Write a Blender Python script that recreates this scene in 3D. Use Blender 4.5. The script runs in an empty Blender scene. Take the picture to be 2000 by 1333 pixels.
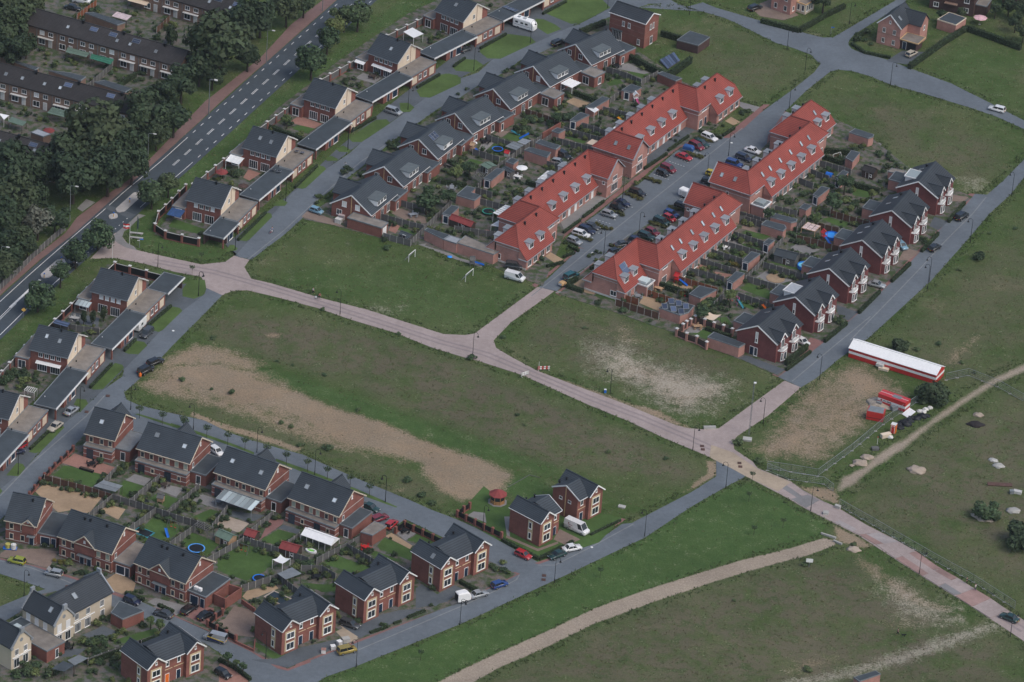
import bpy,bmesh,math,random
import numpy as np
from mathutils import Vector,Matrix
from mathutils.geometry import tessellate_polygon
R=math.radians
random.seed(7);rng=np.random.default_rng(7)
scn=bpy.context.scene
col=scn.collection
CF,CP,CR,CH,CY=9367.0,R(29.56),R(4.3),560.0,987.0
fw=np.array([0,math.cos(CP),-math.sin(CP)]);r0=np.array([1.,0,0]);u0=np.cross(r0,fw)
cr=math.cos(CR)*r0+math.sin(CR)*u0;cu=-math.sin(CR)*r0+math.cos(CR)*u0
cam=bpy.data.cameras.new('camera');camo=bpy.data.objects.new('camera',cam);col.objects.link(camo)
m3=Matrix(((cr[0],cu[0],-fw[0]),(cr[1],cu[1],-fw[1]),(cr[2],cu[2],-fw[2])))
camo.matrix_world=Matrix.Translation((0,-CY,CH))@m3 .to_4x4()
cam.sensor_width=36.0;cam.lens=CF/2000*36.0;cam.clip_start=50;cam.clip_end=20000
scn.camera=camo
SUN_EL,SUN_AZ=52.0,60.0
w=bpy.data.worlds.new('World');scn.world=w;w.use_nodes=True
nt=w.node_tree;bg=nt.nodes['Background']
sky=nt.nodes.new('ShaderNodeTexSky');sky.sky_type='NISHITA';sky.sun_disc=False
sky.sun_elevation=R(SUN_EL);sky.sun_rotation=R(125);sky.air_density=1.0;sky.dust_density=3.0;sky.ozone_density=1.0
nt.links.new(sky.outputs[0],bg.inputs[0]);bg.inputs[1].default_value=0.14
sd=bpy.data.lights.new('sun','SUN');sd.energy=1.1;sd.angle=R(35);sd.color=(1,.965,.91)
so=bpy.data.objects.new('sun',sd);col.objects.link(so)
sa=R(125)
sv=Vector((math.sin(sa)*math.cos(R(SUN_EL)),math.cos(sa)*math.cos(R(SUN_EL)),math.sin(R(SUN_EL))))
so.rotation_euler=(-sv).to_track_quat('-Z','Y').to_euler()
vs=scn.view_settings;vs.view_transform='Standard';vs.look='None';vs.gamma=1;vs.use_curve_mapping=False;vs.exposure=0.12
FR=dict(a=(0,0,3.92),b=(400,0,3.92),c=(850,0,3.92),d=(1250,0,4.9375),e=(1500,0,3.92),f=(0,300,3.92),g=(400,250,4.9375),h=(700,250,4.9375),i=(1050,200,4.9375),j=(1050,400,4.9375),k=(1400,280,3.92),l=(1300,500,4.9375),m=(1500,650,3.92),n=(0,480,4.9375),o=(0,700,4.9375),q=(0,900,4.9375),r=(0,1063,4.9375),s=(350,820,4.384),t=(300,1029,4.384),u=(600,950,4.384),v=(850,880,4.9375),w=(0,0,1.),aa=(350,500,10/3),ab=(900,560,10/3),ac=(1350,850,3.0769),ad=(600,900,2.6667),ae=(1350,1000,3.0769),af=(1600,280,4.9375),ag=(1400,380,8.3333),ah=(860,220,8.3333))
def G(f,x,y,h=0.0):
 ox,oy,s=FR[f];px=ox+x/s;py=oy+y/s
 d=fw+(px-1000)/CF*cr-(py-666.5)/CF*cu
 q=d*((h-CH)/d[2])
 return Vector((q[0],q[1]-CY))
def GL(f,pts,h=0.0):return[G(f,x,y,h)for x,y in pts]
def pix(P):
 D=np.asarray(P,float)-np.array([0,-CY,CH]);z=D@fw
 return 1000+CF*(D@cr)/z,666.5-CF*(D@cu)/z
MATS={}
def newmat(name):
 m=bpy.data.materials.new(name);m.use_nodes=True
 return m,m.node_tree,m.node_tree.nodes['Principled BSDF']
def N(t,ty,**kw):
 n=t.nodes.new(ty)
 for k,v in kw.items():setattr(n,k,v)
 return n
def noise(t,scale,detail=4,vec=None,rough=.6):
 n=N(t,'ShaderNodeTexNoise');n.inputs['Scale'].default_value=scale;n.inputs['Detail'].default_value=detail;n.inputs['Roughness'].default_value=rough
 if vec:t.links.new(vec,n.inputs['Vector'])
 return n.outputs['Fac']
def ramp(t,fac,a,b,lo=0.,hi=1.):
 m=N(t,'ShaderNodeMapRange',clamp=True);t.links.new(fac,m.inputs[0])
 m.inputs[1].default_value=a;m.inputs[2].default_value=b;m.inputs[3].default_value=lo;m.inputs[4].default_value=hi
 return m.outputs[0]
def mixc(t,fac,a,b,mode='MIX'):
 m=N(t,'ShaderNodeMix',data_type='RGBA',blend_type=mode)
 for i,v in((0,fac),(6,a),(7,b)):
  if hasattr(v,'is_linked'):t.links.new(v,m.inputs[i])
  elif i==0:m.inputs[0].default_value=v
  else:m.inputs[i].default_value=(*v[:3],1)
 return m.outputs[2]
def mth(t,op,a,b=None):
 m=N(t,'ShaderNodeMath',operation=op)
 for i,v in((0,a),(1,b)):
  if v is None:continue
  if hasattr(v,'is_linked'):t.links.new(v,m.inputs[i])
  else:m.inputs[i].default_value=v
 return m.outputs[0]
def shade(c,k):return tuple(min(1,x*k)for x in c)
def mat(name,c,rough=.8,var=.25,scale=1.5,fine=14.,spec=.3,metal=0.,stripes=None,rnd=.12,bumpy=0.):
 """plain weathered surface: two scales of noise on the colour; stripes = height of a tile course in metres"""
 if name in MATS:return MATS[name]
 m,t,b=newmat(name)
 tc=N(t,'ShaderNodeTexCoord');oc=tc.outputs['Object']
 oi=N(t,'ShaderNodeObjectInfo')
 f1=ramp(t,noise(t,scale,3,oc),.3,.7,1-var,1+var)
 f2=ramp(t,noise(t,fine,2,oc),.3,.7,1-var*.5,1+var*.5)
 f=mth(t,'MULTIPLY',f1,f2)
 if stripes:f=mth(t,'MULTIPLY',f,ramp(t,noise(t,.16,5,oc,.7),.32,.68,.84,1.12))
 f=mth(t,'MULTIPLY',f,ramp(t,oi.outputs['Random'],0,1,1-rnd,1+rnd))
 if stripes:
  sx=N(t,'ShaderNodeSeparateXYZ');t.links.new(oc,sx.inputs[0])
  z=mth(t,'FRACT',mth(t,'DIVIDE',sx.outputs[2],stripes))
  ln=ramp(t,z,.05,.5,.45,1.08)
  f=mth(t,'MULTIPLY',f,ln)
  mp=N(t,'ShaderNodeMapping');mp.inputs['Scale'].default_value=(1,1,1/stripes*.7);t.links.new(oc,mp.inputs[0])
  wn=noise(t,3.0,1,mp.outputs[0]);f=mth(t,'MULTIPLY',f,ramp(t,wn,.3,.7,.92,1.08))
  bp=N(t,'ShaderNodeBump');bp.inputs['Strength'].default_value=.5;bp.inputs['Distance'].default_value=.05
  t.links.new(z,bp.inputs['Height']);t.links.new(bp.outputs[0],b.inputs['Normal'])
 elif bumpy:
  bp=N(t,'ShaderNodeBump');bp.inputs['Strength'].default_value=.6;bp.inputs['Distance'].default_value=bumpy
  t.links.new(noise(t,fine,3,oc),bp.inputs['Height']);t.links.new(bp.outputs[0],b.inputs['Normal'])
 cc=N(t,'ShaderNodeCombineColor')
 for i in range(3):t.links.new(mth(t,'MULTIPLY',f,c[i]),cc.inputs[i])
 t.links.new(cc.outputs[0],b.inputs['Base Color'])
 b.inputs['Roughness'].default_value=rough;b.inputs['Specular IOR Level'].default_value=spec;b.inputs['Metallic'].default_value=metal
 MATS[name]=m;return m
def brick(name,c,c2):
 if name in MATS:return MATS[name]
 m,t,b=newmat(name)
 tc=N(t,'ShaderNodeTexCoord');oc=tc.outputs['Object']
 big=ramp(t,noise(t,.45,4,oc),.3,.7,.80,1.15)
 mp=N(t,'ShaderNodeMapping');mp.inputs['Scale'].default_value=(4,4,14);t.links.new(oc,mp.inputs[0])
 cc=mixc(t,ramp(t,noise(t,1.2,2,mp.outputs[0]),.35,.65),c,c2)
 sx=N(t,'ShaderNodeSeparateXYZ');t.links.new(oc,sx.inputs[0])
 z=ramp(t,mth(t,'FRACT',mth(t,'MULTIPLY',sx.outputs[2],4.0)),0,.3,.84,1.)
 vm=N(t,'ShaderNodeMix',data_type='RGBA',blend_type='MULTIPLY');vm.inputs[0].default_value=1
 t.links.new(cc,vm.inputs[6])
 g=N(t,'ShaderNodeCombineColor');k=mth(t,'MULTIPLY',big,z)
 for i in range(3):t.links.new(k,g.inputs[i])
 t.links.new(g.outputs[0],vm.inputs[7]);t.links.new(vm.outputs[2],b.inputs['Base Color'])
 b.inputs['Roughness'].default_value=.9;b.inputs['Specular IOR Level'].default_value=.2
 MATS[name]=m;return m
def glassy(name,c,rough=.08,spec=.5,metal=0.):
 if name in MATS:return MATS[name]
 m,t,b=newmat(name)
 oi=N(t,'ShaderNodeObjectInfo')
 t.links.new(mixc(t,oi.outputs['Random'],shade(c,.45),shade(c,1.7)),b.inputs['Base Color'])
 b.inputs['Roughness'].default_value=rough;b.inputs['Specular IOR Level'].default_value=spec;b.inputs['Metallic'].default_value=metal
 MATS[name]=m;return m
def paint(name,c,rough=.25,coat=.6,metal=0.):
 if name in MATS:return MATS[name]
 m,t,b=newmat(name)
 tc=N(t,'ShaderNodeTexCoord')
 t.links.new(mixc(t,ramp(t,noise(t,3.,3,tc.outputs['Object']),.3,.7),shade(c,.9),shade(c,1.06)),b.inputs['Base Color'])
 b.inputs['Roughness'].default_value=rough;b.inputs['Coat Weight'].default_value=coat;b.inputs['Metallic'].default_value=metal
 MATS[name]=m;return m
def leafmat(name,c,var=.5):
 if name in MATS:return MATS[name]
 m,t,b=newmat(name)
 tc=N(t,'ShaderNodeTexCoord');gi=N(t,'ShaderNodeNewGeometry');oi=N(t,'ShaderNodeObjectInfo')
 k=ramp(t,gi.outputs['Random Per Island'],0,1,1-var,1+var)
 k=mth(t,'MULTIPLY',k,ramp(t,noise(t,.9,2,tc.outputs['Object']),.3,.7,.75,1.3))
 k=mth(t,'MULTIPLY',k,ramp(t,oi.outputs['Random'],0,1,.8,1.2))
 cc=N(t,'ShaderNodeCombineColor')
 for i in range(3):t.links.new(mth(t,'MULTIPLY',k,c[i]),cc.inputs[i])
 hs=mixc(t,ramp(t,oi.outputs['Random'],.4,1.,0,.35),cc.outputs[0],shade((c[0]*1.9,c[1]*1.15,c[2]),1.))
 t.links.new(hs,b.inputs['Base Color'])
 b.inputs['Roughness'].default_value=.7;b.inputs['Specular IOR Level'].default_value=.25
 MATS[name]=m;return m
m_dark=mat('dark_tiles',(.050,.062,.074),.62,.06,.35,fine=3.,stripes=.26,rnd=.06)
m_darkT=mat('charcoal_tiles',(.044,.053,.063),.65,.06,.35,fine=3.,stripes=.26,rnd=.06)
m_red=mat('red_tiles',(.30,.070,.053),.6,.06,.35,fine=3.,stripes=.30,rnd=.04)
m_brown=mat('brown_tiles',(.045,.042,.042),.75,.15,.8,stripes=.2)
m_bred=brick('red_brick',(.30,.124,.098),(.205,.088,.070))
m_bpink=brick('salmon_brick',(.50,.27,.225),(.40,.21,.175))
m_bdark=brick('dark_brick',(.10,.06,.055),(.07,.045,.042))
m_btan=brick('tan_brick',(.30,.20,.15),(.22,.145,.11))
m_bpur=brick('maroon_brick',(.22,.078,.074),(.15,.056,.054))
m_cream=mat('cream_render',(.72,.60,.46),.85,.06,.6)
m_beige=mat('beige_render',(.55,.47,.36),.85,.06,.6)
m_white=mat('white_paint',(.82,.82,.80),.5,.05,2)
m_offw=mat('old_white_paint',(.62,.61,.58),.6,.12,2)
m_yel=mat('yellow_brickwork',(.62,.42,.22),.85,.12,4)
m_glass=glassy('window_glass',(.035,.045,.055))
m_blind=mat('white_blind',(.75,.75,.74),.7,.05)
m_felt=mat('black_roofing_felt',(.060,.074,.084),.8,.16,.5)
m_gravel=mat('roof_gravel',(.23,.205,.178),.95,.22,.5,bumpy=.02)
m_grey=mat('grey_metal',(.28,.30,.32),.45,.12,1)
m_zinc=mat('zinc_sheet',(.20,.22,.23),.5,.15,1)
m_conc=mat('pale_concrete',(.42,.41,.38),.9,.15,1)
m_black=mat('black_metal',(.012,.013,.014),.5,.2,1)
m_fence=mat('weathered_fence_boards',(.125,.125,.122),.9,.2,1.2)
m_fenceb=mat('brown_fence_boards',(.115,.062,.042),.85,.25,1.2)
m_fencer=mat('red_cedar_boards',(.23,.082,.04),.8,.2,1.2)
m_wood=mat('pale_wood',(.46,.30,.18),.8,.2,2)
m_dwood=mat('dark_wood',(.06,.042,.034),.85,.25,2)
m_redfelt=mat('red_shingles',(.25,.055,.052),.85,.15,1)
m_greenfelt=mat('green_felt',(.13,.19,.15),.9,.15,1)
m_blue=mat('blue_plastic',(.02,.16,.60),.4,.1)
m_water=glassy('pool_water',(.18,.52,.80),.05)
m_solar=glassy('solar_cells',(.06,.08,.13),.15)
m_clear=glassy('polycarbonate',(.38,.44,.44),.2)
m_canvas=mat('white_canvas',(.84,.84,.82),.8,.05)
m_sail=mat('sand_canvas',(.70,.56,.42),.8,.05)
m_redp=paint('red_paint',(.55,.03,.03),.35,.3)
m_tyre=mat('tyre_rubber',(.012,.012,.012),.8,.2)
m_rim=mat('alloy_rim',(.35,.36,.37),.35,.1,metal=.6)
m_orange=mat('orange_paint',(.72,.16,.02),.5,.1)
m_door=mat('navy_door',(.012,.03,.06),.45,.1)
m_soil=mat('bare_soil',(.085,.062,.045),.95,.3,1,bumpy=.05)
m_stone=mat('pale_stone',(.42,.36,.29),.9,.25,1.5,bumpy=.05)
class MB:
 def __init__(s):s.v=[];s.f=[]
 def poly(s,pts):
  n=len(s.v);s.v+=[tuple(p)for p in pts];s.f.append(tuple(range(n,n+len(pts))));return s
 def box(s,x0,x1,y0,y1,z0,z1):
  n=len(s.v)
  s.v+=[(x0,y0,z0),(x1,y0,z0),(x1,y1,z0),(x0,y1,z0),(x0,y0,z1),(x1,y0,z1),(x1,y1,z1),(x0,y1,z1)]
  s.f+=[tuple(n+i for i in q)for q in((0,3,2,1),(4,5,6,7),(0,1,5,4),(1,2,6,5),(2,3,7,6),(3,0,4,7))];return s
 def prism(s,pts,z0,z1,top=True):
  """pts (x,y) ccw or cw, extruded"""
  a=sum(pts[i][0]*pts[(i+1)%len(pts)][1]-pts[(i+1)%len(pts)][0]*pts[i][1]for i in range(len(pts)))
  pts=[tuple(p[:2])for p in pts]
  if a<0:pts=pts[::-1]
  n=len(s.v);k=len(pts)
  s.v+=[(x,y,z0)for x,y in pts]+[(x,y,z1)for x,y in pts]
  for i in range(k):j=(i+1)%k;s.f.append((n+i,n+j,n+k+j,n+k+i))
  if k<=4:s.f.append(tuple(n+k+i for i in range(k)));s.f.append(tuple(n+k-1-i for i in range(k)))
  else:
   for tr in tessellate_polygon([[Vector((x,y,0))for x,y in pts]]):
    a,b,c=tr;cr_=(pts[b][0]-pts[a][0])*(pts[c][1]-pts[a][1])-(pts[b][1]-pts[a][1])*(pts[c][0]-pts[a][0])
    if cr_<0:b,c=c,b
    s.f.append((n+k+a,n+k+b,n+k+c));s.f.append((n+a,n+c,n+b))
  return s
 def slab(s,pts,th=.16):
  """roof plane: polygon plus thickness downwards"""
  n=len(s.v);k=len(pts)
  s.v+=[tuple(p)for p in pts]+[(p[0],p[1],p[2]-th)for p in pts]
  P=[Vector(p)for p in pts]
  nz=sum((P[i].x*P[(i+1)%k].y-P[(i+1)%k].x*P[i].y)for i in range(k))
  if k<=4:tris=[tuple(range(k))]
  else:tris=[tuple(t)for t in tessellate_polygon([P])]
  for t in tris:
   pz=sum((P[t[i]].x*P[t[(i+1)%len(t)]].y-P[t[(i+1)%len(t)]].x*P[t[i]].y)for i in range(len(t)))
   if pz<0:t=t[::-1]
   s.f.append(tuple(n+i for i in t));s.f.append(tuple(n+k+i for i in t[::-1]))
  for i in range(k):
   j=(i+1)%k
   s.f.append((n+i,n+k+i,n+k+j,n+j)if nz>0 else(n+j,n+k+j,n+k+i,n+i))
  return s
 def beam(s,a,b,w=.1,h=.1):
  a=Vector(a);b=Vector(b);d=(b-a).normalized()
  up=Vector((0,0,1))if abs(d.z)<.95 else Vector((1,0,0))
  x=d.cross(up).normalized()*w/2;y=x.cross(d).normalized()*h/2
  n=len(s.v)
  for p in(a,b):s.v+=[tuple(p-x-y),tuple(p+x-y),tuple(p+x+y),tuple(p-x+y)]
  s.f+=[tuple(n+i for i in q)for q in((3,2,1,0),(4,5,6,7),(0,1,5,4),(1,2,6,5),(2,3,7,6),(3,0,4,7))];return s
 def cyl(s,c,r,z0,z1,k=12,r2=None):
  r2=r if r2 is None else r2;n=len(s.v)
  for z,q in((z0,r),(z1,r2)):
   s.v+=[(c[0]+q*math.cos(2*math.pi*i/k),c[1]+q*math.sin(2*math.pi*i/k),z)for i in range(k)]
  for i in range(k):j=(i+1)%k;s.f.append((n+i,n+j,n+k+j,n+k+i))
  s.f.append(tuple(n+k+i for i in range(k)));s.f.append(tuple(n+k-1-i for i in range(k)));return s
 def tube(s,pts,rads,k=6):
  n0=len(s.v)
  for i,(p,r)in enumerate(zip(pts,rads)):
   p=Vector(p);a=Vector(pts[max(i-1,0)]);b=Vector(pts[min(i+1,len(pts)-1)]);d=(b-a).normalized()
   up=Vector((0,0,1))if abs(d.z)<.9 else Vector((1,0,0))
   x=d.cross(up).normalized();y=x.cross(d)
   s.v+=[tuple(p+(x*math.cos(2*math.pi*j/k)+y*math.sin(2*math.pi*j/k))*r)for j in range(k)]
  for i in range(len(pts)-1):
   for j in range(k):
    a=n0+i*k+j;b=n0+i*k+(j+1)%k;s.f.append((a,b,b+k,a+k))
  s.f.append(tuple(n0+j for j in range(k))[::-1]);s.f.append(tuple(n0+(len(pts)-1)*k+j for j in range(k)));return s
 def mesh(s,name):
  me=bpy.data.meshes.new(name);me.from_pydata(s.v,[],s.f);me.update();return me
 def build(s,name,m,parent=None,smooth=False):
  me=s.mesh(name);me.materials.append(m)
  if smooth:me.shade_smooth()
  o=bpy.data.objects.new(name,me);col.objects.link(o)
  if parent:o.parent=parent
  return o
def link(name,me,parent=None,loc=None,rot=None,m=None,scale=None):
 o=bpy.data.objects.new(name,me);col.objects.link(o)
 if parent:o.parent=parent
 if loc is not None:o.location=loc
 if rot is not None:o.rotation_euler=(0,0,rot)if not hasattr(rot,'__len__')else rot
 if scale is not None:o.scale=scale if hasattr(scale,'__len__')else(scale,)*3
 if m:
  if not me.materials:me.materials.append(None)
  o.material_slots[0].link='OBJECT';o.material_slots[0].material=m
 return o
def tag(o,label,cat,group=None):
 o['label']=label;o['category']=cat
 if group:o['group']=group
 return o
def thing(name,label,cat,loc=(0,0),rot=0,group=None,z=0):
 o=bpy.data.objects.new(name,None);col.objects.link(o);o.empty_display_size=.5
 o.location=(loc[0],loc[1],z);o.rotation_euler=(0,0,rot)
 return tag(o,label,cat,group)
def structure(o,kind='structure'):o['kind']=kind;return o
def axis(f,A,B,h):
 a=G(f,*A,h);b=G(f,*B,h);d=b-a
 return a,math.atan2(d.y,d.x),d.length
 # ================================================================ GROUND
def inside(P,poly):
 x,y=P[:,0],P[:,1];r=np.zeros(len(P),bool);n=len(poly)
 for i in range(n):
  x1,y1=poly[i];x2,y2=poly[(i+1)%n]
  if y1==y2:continue
  c=((y1>y)!=(y2>y))&(x<(x2-x1)*(y-y1)/(y2-y1)+x1);r^=c
 return r
def dist(P,pts,closed=True):
 d=np.full(len(P),1e9);n=len(pts)
 for i in range(n if closed else n-1):
  a=np.array(pts[i]);b=np.array(pts[(i+1)%n]);ab=b-a
  t=np.clip(((P-a)@ab)/max(ab@ab,1e-9),0,1);d=np.minimum(d,np.hypot(*(P-a-t[:,None]*ab).T))
 return d
def pmask(P,poly,feather):
 s=np.where(inside(P,poly),1,-1)*dist(P,poly)
 return np.clip(.5+s/(2*feather),0,1)
W=lambda f,pts:[tuple(p)for p in GL(f,pts)]
xs=np.concatenate([[-6000,-2500,-900,-400,-250],np.arange(-175,165,.75),[250,400,900,2500,6000]])
ys=np.concatenate([[-900,-500,-320],np.arange(-250,215,.75),[300,600,1500,4000,9000]])
X,Y=np.meshgrid(xs,ys);P2=np.stack([X.ravel(),Y.ravel()],1);nx,ny=len(xs),len(ys)
SAND=[('m',[(120,560),(420,330),(560,290),(760,300),(1080,420),(1060,520),(860,640),(660,820),(400,1000),(200,980),(-30,930),(-80,880)],4.,.60),('aa',[(-280,830),(-100,690),(200,660),(560,740),(760,860),(1000,980),(1330,1080),(1640,1210),(2000,1340),(2150,1400),(1900,1450),(1400,1330),(900,1240),(500,1080),(100,960),(-200,900)],3.,.62),('aa',[(0,720),(220,700),(380,740),(520,800),(760,880),(1000,990),(1330,1090),(1640,1220),(1950,1333),(1700,1380),(1300,1270),(1000,1190),(820,1080),(620,990),(380,960),(200,890),(60,840),(-40,900),(-150,860)],2.2,1.),('ab',[(0,1090),(110,1110),(250,1180),(330,1230),(260,1330),(120,1380),(0,1390),(-120,1333),(-250,1200),(-200,1100)],2.,1.),('aa',[(-60,640),(100,570),(300,600),(560,700),(500,760),(300,720),(0,730),(-200,800)],3,.75),('aa',[(80,1010),(250,1080),(560,1170),(800,1250),(780,1280),(560,1210),(240,1110),(70,1040)],.8,.9),('aa',[(560,510),(610,497),(660,510),(640,530),(580,530)],1.,.8),('ab',[(930,420),(1060,430),(1180,520),(1380,560),(1560,620),(1700,650),(1640,720),(1560,770),(1420,780),(1280,690),(1150,610),(1000,560)],5,.75),('ab',[(850,260),(1060,230),(1200,300),(1220,370),(1050,420),(960,330)],4,.4),('ab',[(520,560),(760,640),(1080,755),(1300,810),(1490,920),(1400,910),(1080,775),(760,660),(540,580)],1.2,.9),('ac',[(860,540),(1090,660),(1050,680),(880,640)],1.2,.95),('ac',[(640,310),(860,320),(900,420),(740,370)],1.2,.9),('ac',[(1020,740),(1130,780),(1200,860),(1300,900),(1400,990),(1560,1030),(1560,1080),(1400,1040),(1220,990),(1130,880),(1000,770)],3,.7),('ac',[(1080,1150),(1400,1190),(1640,1080),(1600,1020),(1300,1010)],6,.4),('ae',[(540,950),(620,860),(900,850),(900,900),(760,980),(600,990)],4,.45),('ae',[(200,680),(300,590),(400,610),(420,700)],5,.3),('m',[(500,330),(640,270),(760,290),(900,400),(840,480),(640,560),(470,660),(330,800),(280,900),(60,930),(-60,900),(60,800),(300,660),(560,560),(600,450)],6,1.),('m',[(1330,240),(1420,130),(1560,40),(1620,30),(1560,110),(1470,220),(1500,260)],2.5,.6),('ac',[(0,330),(150,240),(150,160),(90,150),(100,230),(0,300)],.8,.9),('ab',[(1690,1180),(1560,1290),(1450,1333),(1620,1240),(1640,1180)],.8,.9),('d',[(560,240),(720,250),(980,370),(900,370),(700,300),(600,290)],3,.3),('d',[(1250,480),(1380,520),(1330,560),(1260,520)],3,.35),('ad',[(460,150),(520,140),(500,165),(450,160)],.8,.6),('ad',[(560,255),(700,275),(760,310),(640,280)],.8,.7)]
DRY=[('aa',[(160,420),(330,360),(620,380),(900,420),(1250,500),(1700,640),(2000,720),(2150,900),(2000,1190),(1500,1020),(1100,830),(740,720),(480,640),(240,540)],5,.85),('ab',[(0,540),(330,640),(760,790),(1150,980),(1450,1100),(1560,1230),(1450,1290),(1100,1270),(900,1200),(640,1180),(330,1080),(0,930),(-250,800),(-200,600)],5,.85),('ab',[(420,230),(620,120),(1000,170),(1400,300),(1800,460),(1900,560),(1700,780),(1500,820),(1200,720),(900,600),(560,500),(380,420)],5,.7),('w',[(1420,50),(1500,70),(1560,110),(1580,150),(1500,190),(1430,170),(1350,120),(1340,60)],6,.55),('w',[(1620,190),(1700,180),(1850,240),(1950,270),(1980,330),(1900,360),(1760,310),(1690,260)],6,.65),('w',[(1480,870),(1560,750),(1700,690),(1760,740),(1740,800),(1620,900),(1540,930)],4,.5),('w',[(1650,1000),(1800,850),(2000,740),(2100,900),(2100,1200),(1900,1120),(1750,1050)],9,.75),('w',[(1700,680),(1800,560),(2000,420),(2100,600),(1950,760),(1850,760)],8,.55),('w',[(900,1340),(1200,1200),(1500,1090),(1650,1080),(1800,1150),(1900,1230),(2000,1260),(2000,1360),(900,1360)],9,.8),('w',[(540,900),(700,960),(860,990),(900,960),(760,900),(600,840),(420,780),(300,740),(280,760),(430,830)],4,.55)]
LUSH=[('ab',[(-330,850),(0,950),(330,1080),(640,1180),(560,1230),(330,1160),(0,1060),(-330,920)],2.5,.9),('aa',[(520,720),(900,830),(1400,1000),(2000,1240),(2000,1330),(1600,1190),(1100,1000),(740,860),(520,780)],2.2,1.),('ad',[(1000,100),(1160,70),(1250,120),(1280,180),(1240,230),(1100,200),(1000,150)],2.0,1.),('ac',[(0,430),(230,300),(360,285),(700,460),(840,540),(800,610),(500,690),(0,840),(-600,1100),(-1200,1333),(-1500,1333),(-500,700)],2.0,1.),('ad',[(100,1130),(800,860),(1300,640),(1760,420),(2000,320),(2000,620),(1500,830),(1000,1000),(700,1155),(0,1180)],2.0,1.),('ab',[(0,0),(480,0),(90,290),(0,310),(-300,230),(-700,110),(-1200,0),(-1000,-200),(-600,-140),(-200,-60)],6,.55),('w',[(0,690),(120,560),(330,520),(420,560),(330,560),(200,540),(100,640),(0,740)],2,.6),('w',[(250,450),(350,330),(560,170),(780,0),(850,0),(700,90),(480,280),(330,430),(440,480),(420,510),(300,490)],2,.75),('e',[(350,250),(700,60),(950,0),(600,0),(300,180)],2,.6),('e',[(1200,560),(1400,300),(1960,450),(1960,860),(1500,700)],6,.5),('e',[(640,700),(1300,900),(1960,1100),(1800,1300),(1200,1300),(700,1000)],10,.25)]
PATHS=[]
PALE=[('ab',[(900,400),(1060,420),(1200,540),(1420,560),(1560,600),(1700,640),(1640,720),(1480,790),(1250,690),(1120,600),(960,540)],8,.9),('ae',[(560,1025),(900,960),(1250,850),(1600,730),(1850,650),(1860,690),(1600,790),(1300,900),(900,1000),(700,1025)],2.,.8),('ac',[(1130,900),(1250,900),(1400,1000),(1580,1040),(1600,1120),(1400,1130),(1250,1060)],5,.6),('af',[(1330,330),(1530,340),(1650,430),(1560,480),(1440,440)],3,.5),('w',[(690,600),(760,590),(800,610),(740,625)],3,.3)]
SANDPATH=[GL('ad',[(640,1175),(700,1145),(820,1085),(1000,1000),(1250,890),(1500,770),(1750,680),(2000,600)])+GL('ac',[(0,845),(300,755),(600,680),(800,620),(860,635),(865,660),(700,720),(400,800),(100,890),(0,925)])+GL('ad',[(1800,735),(1500,845),(1200,990),(1000,1075),(860,1155),(800,1190)]),GL('ac',[(860,330),(900,250),(1020,190),(1100,120),(1200,50),(1300,0)])+GL('m',[(1000,830),(1200,690),(1330,590),(1500,480),(1700,350),(1960,230),(2100,170),(2100,260),(1960,310),(1750,400),(1560,520),(1400,630),(1250,730),(1060,890),(800,1060),(650,1180),(540,1230)])]
SANDPATH=[[tuple(p)for p in q]for q in SANDPATH]
def combine(L):
 r=np.zeros(len(P2))
 if L is PATHS:return np.maximum(pmask(P2,SANDPATH[0],.9)*1.15,pmask(P2,SANDPATH[1],1.8)*.72)
 for f,pts,fe,k in L:r=np.maximum(r,pmask(P2,W(f,pts),fe)*k)
 return r
me=bpy.data.meshes.new('ground')
idx=np.arange(nx*ny).reshape(ny,nx)
quads=np.stack([idx[:-1,:-1],idx[:-1,1:],idx[1:,1:],idx[1:,:-1]],-1).reshape(-1,4)
me.vertices.add(nx*ny);co=np.zeros((nx*ny,3));co[:,:2]=P2
co[:,2]=-.03-.05*np.abs(np.sin(P2[:,0]*.23+np.sin(P2[:,1]*.11))*np.cos(P2[:,1]*.19))
me.vertices.foreach_set('co',co.ravel());me.loops.add(quads.size);me.polygons.add(len(quads))
me.loops.foreach_set('vertex_index',quads.ravel().astype(np.int32));me.polygons.foreach_set('loop_start',np.arange(0,quads.size,4,dtype=np.int32));me.update();me.validate()
masks={}
for nm,L in(('sand',SAND),('dry',DRY),('lush',LUSH),('pale',PALE),('track',PATHS)):
 masks[nm]=combine(L);at=me.attributes.new(nm,'FLOAT','POINT');at.data.foreach_set('value',masks[nm].astype(np.float32))
m,t,b=newmat('field_grass')
geo=N(t,'ShaderNodeNewGeometry');pos=geo.outputs['Position']
def attr(n):a=N(t,'ShaderNodeAttribute',attribute_name=n);return a.outputs['Fac']
n_big=noise(t,.05,5,pos,.65);n_mid=noise(t,.32,5,pos,.7);n_fin=noise(t,2.2,4,pos,.75);n_tuft=noise(t,7.,2,pos)
green=mixc(t,ramp(t,n_mid,.35,.65),(.060,.108,.028),(.094,.142,.044))
green=mixc(t,ramp(t,n_big,.42,.66,0,.5),green,(.140,.132,.072))
brown=mixc(t,ramp(t,n_fin,.35,.65),(.178,.148,.106),(.128,.120,.076))
n_pat=noise(t,.11,6,pos,.7)
brown=mixc(t,ramp(t,n_mid,.48,.64,0,.85),brown,(.078,.120,.034))
brown=mixc(t,ramp(t,n_pat,.47,.62,0,.9),brown,green)
lush=mixc(t,ramp(t,n_mid,.35,.7),(.062,.118,.034),(.092,.148,.046))
sandc=mixc(t,ramp(t,n_mid,.3,.7),(.41,.295,.195),(.30,.228,.155))
sandc=mixc(t,ramp(t,n_pat,.35,.65),sandc,(.31,.245,.175))
palec=(.50,.45,.37)
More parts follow.
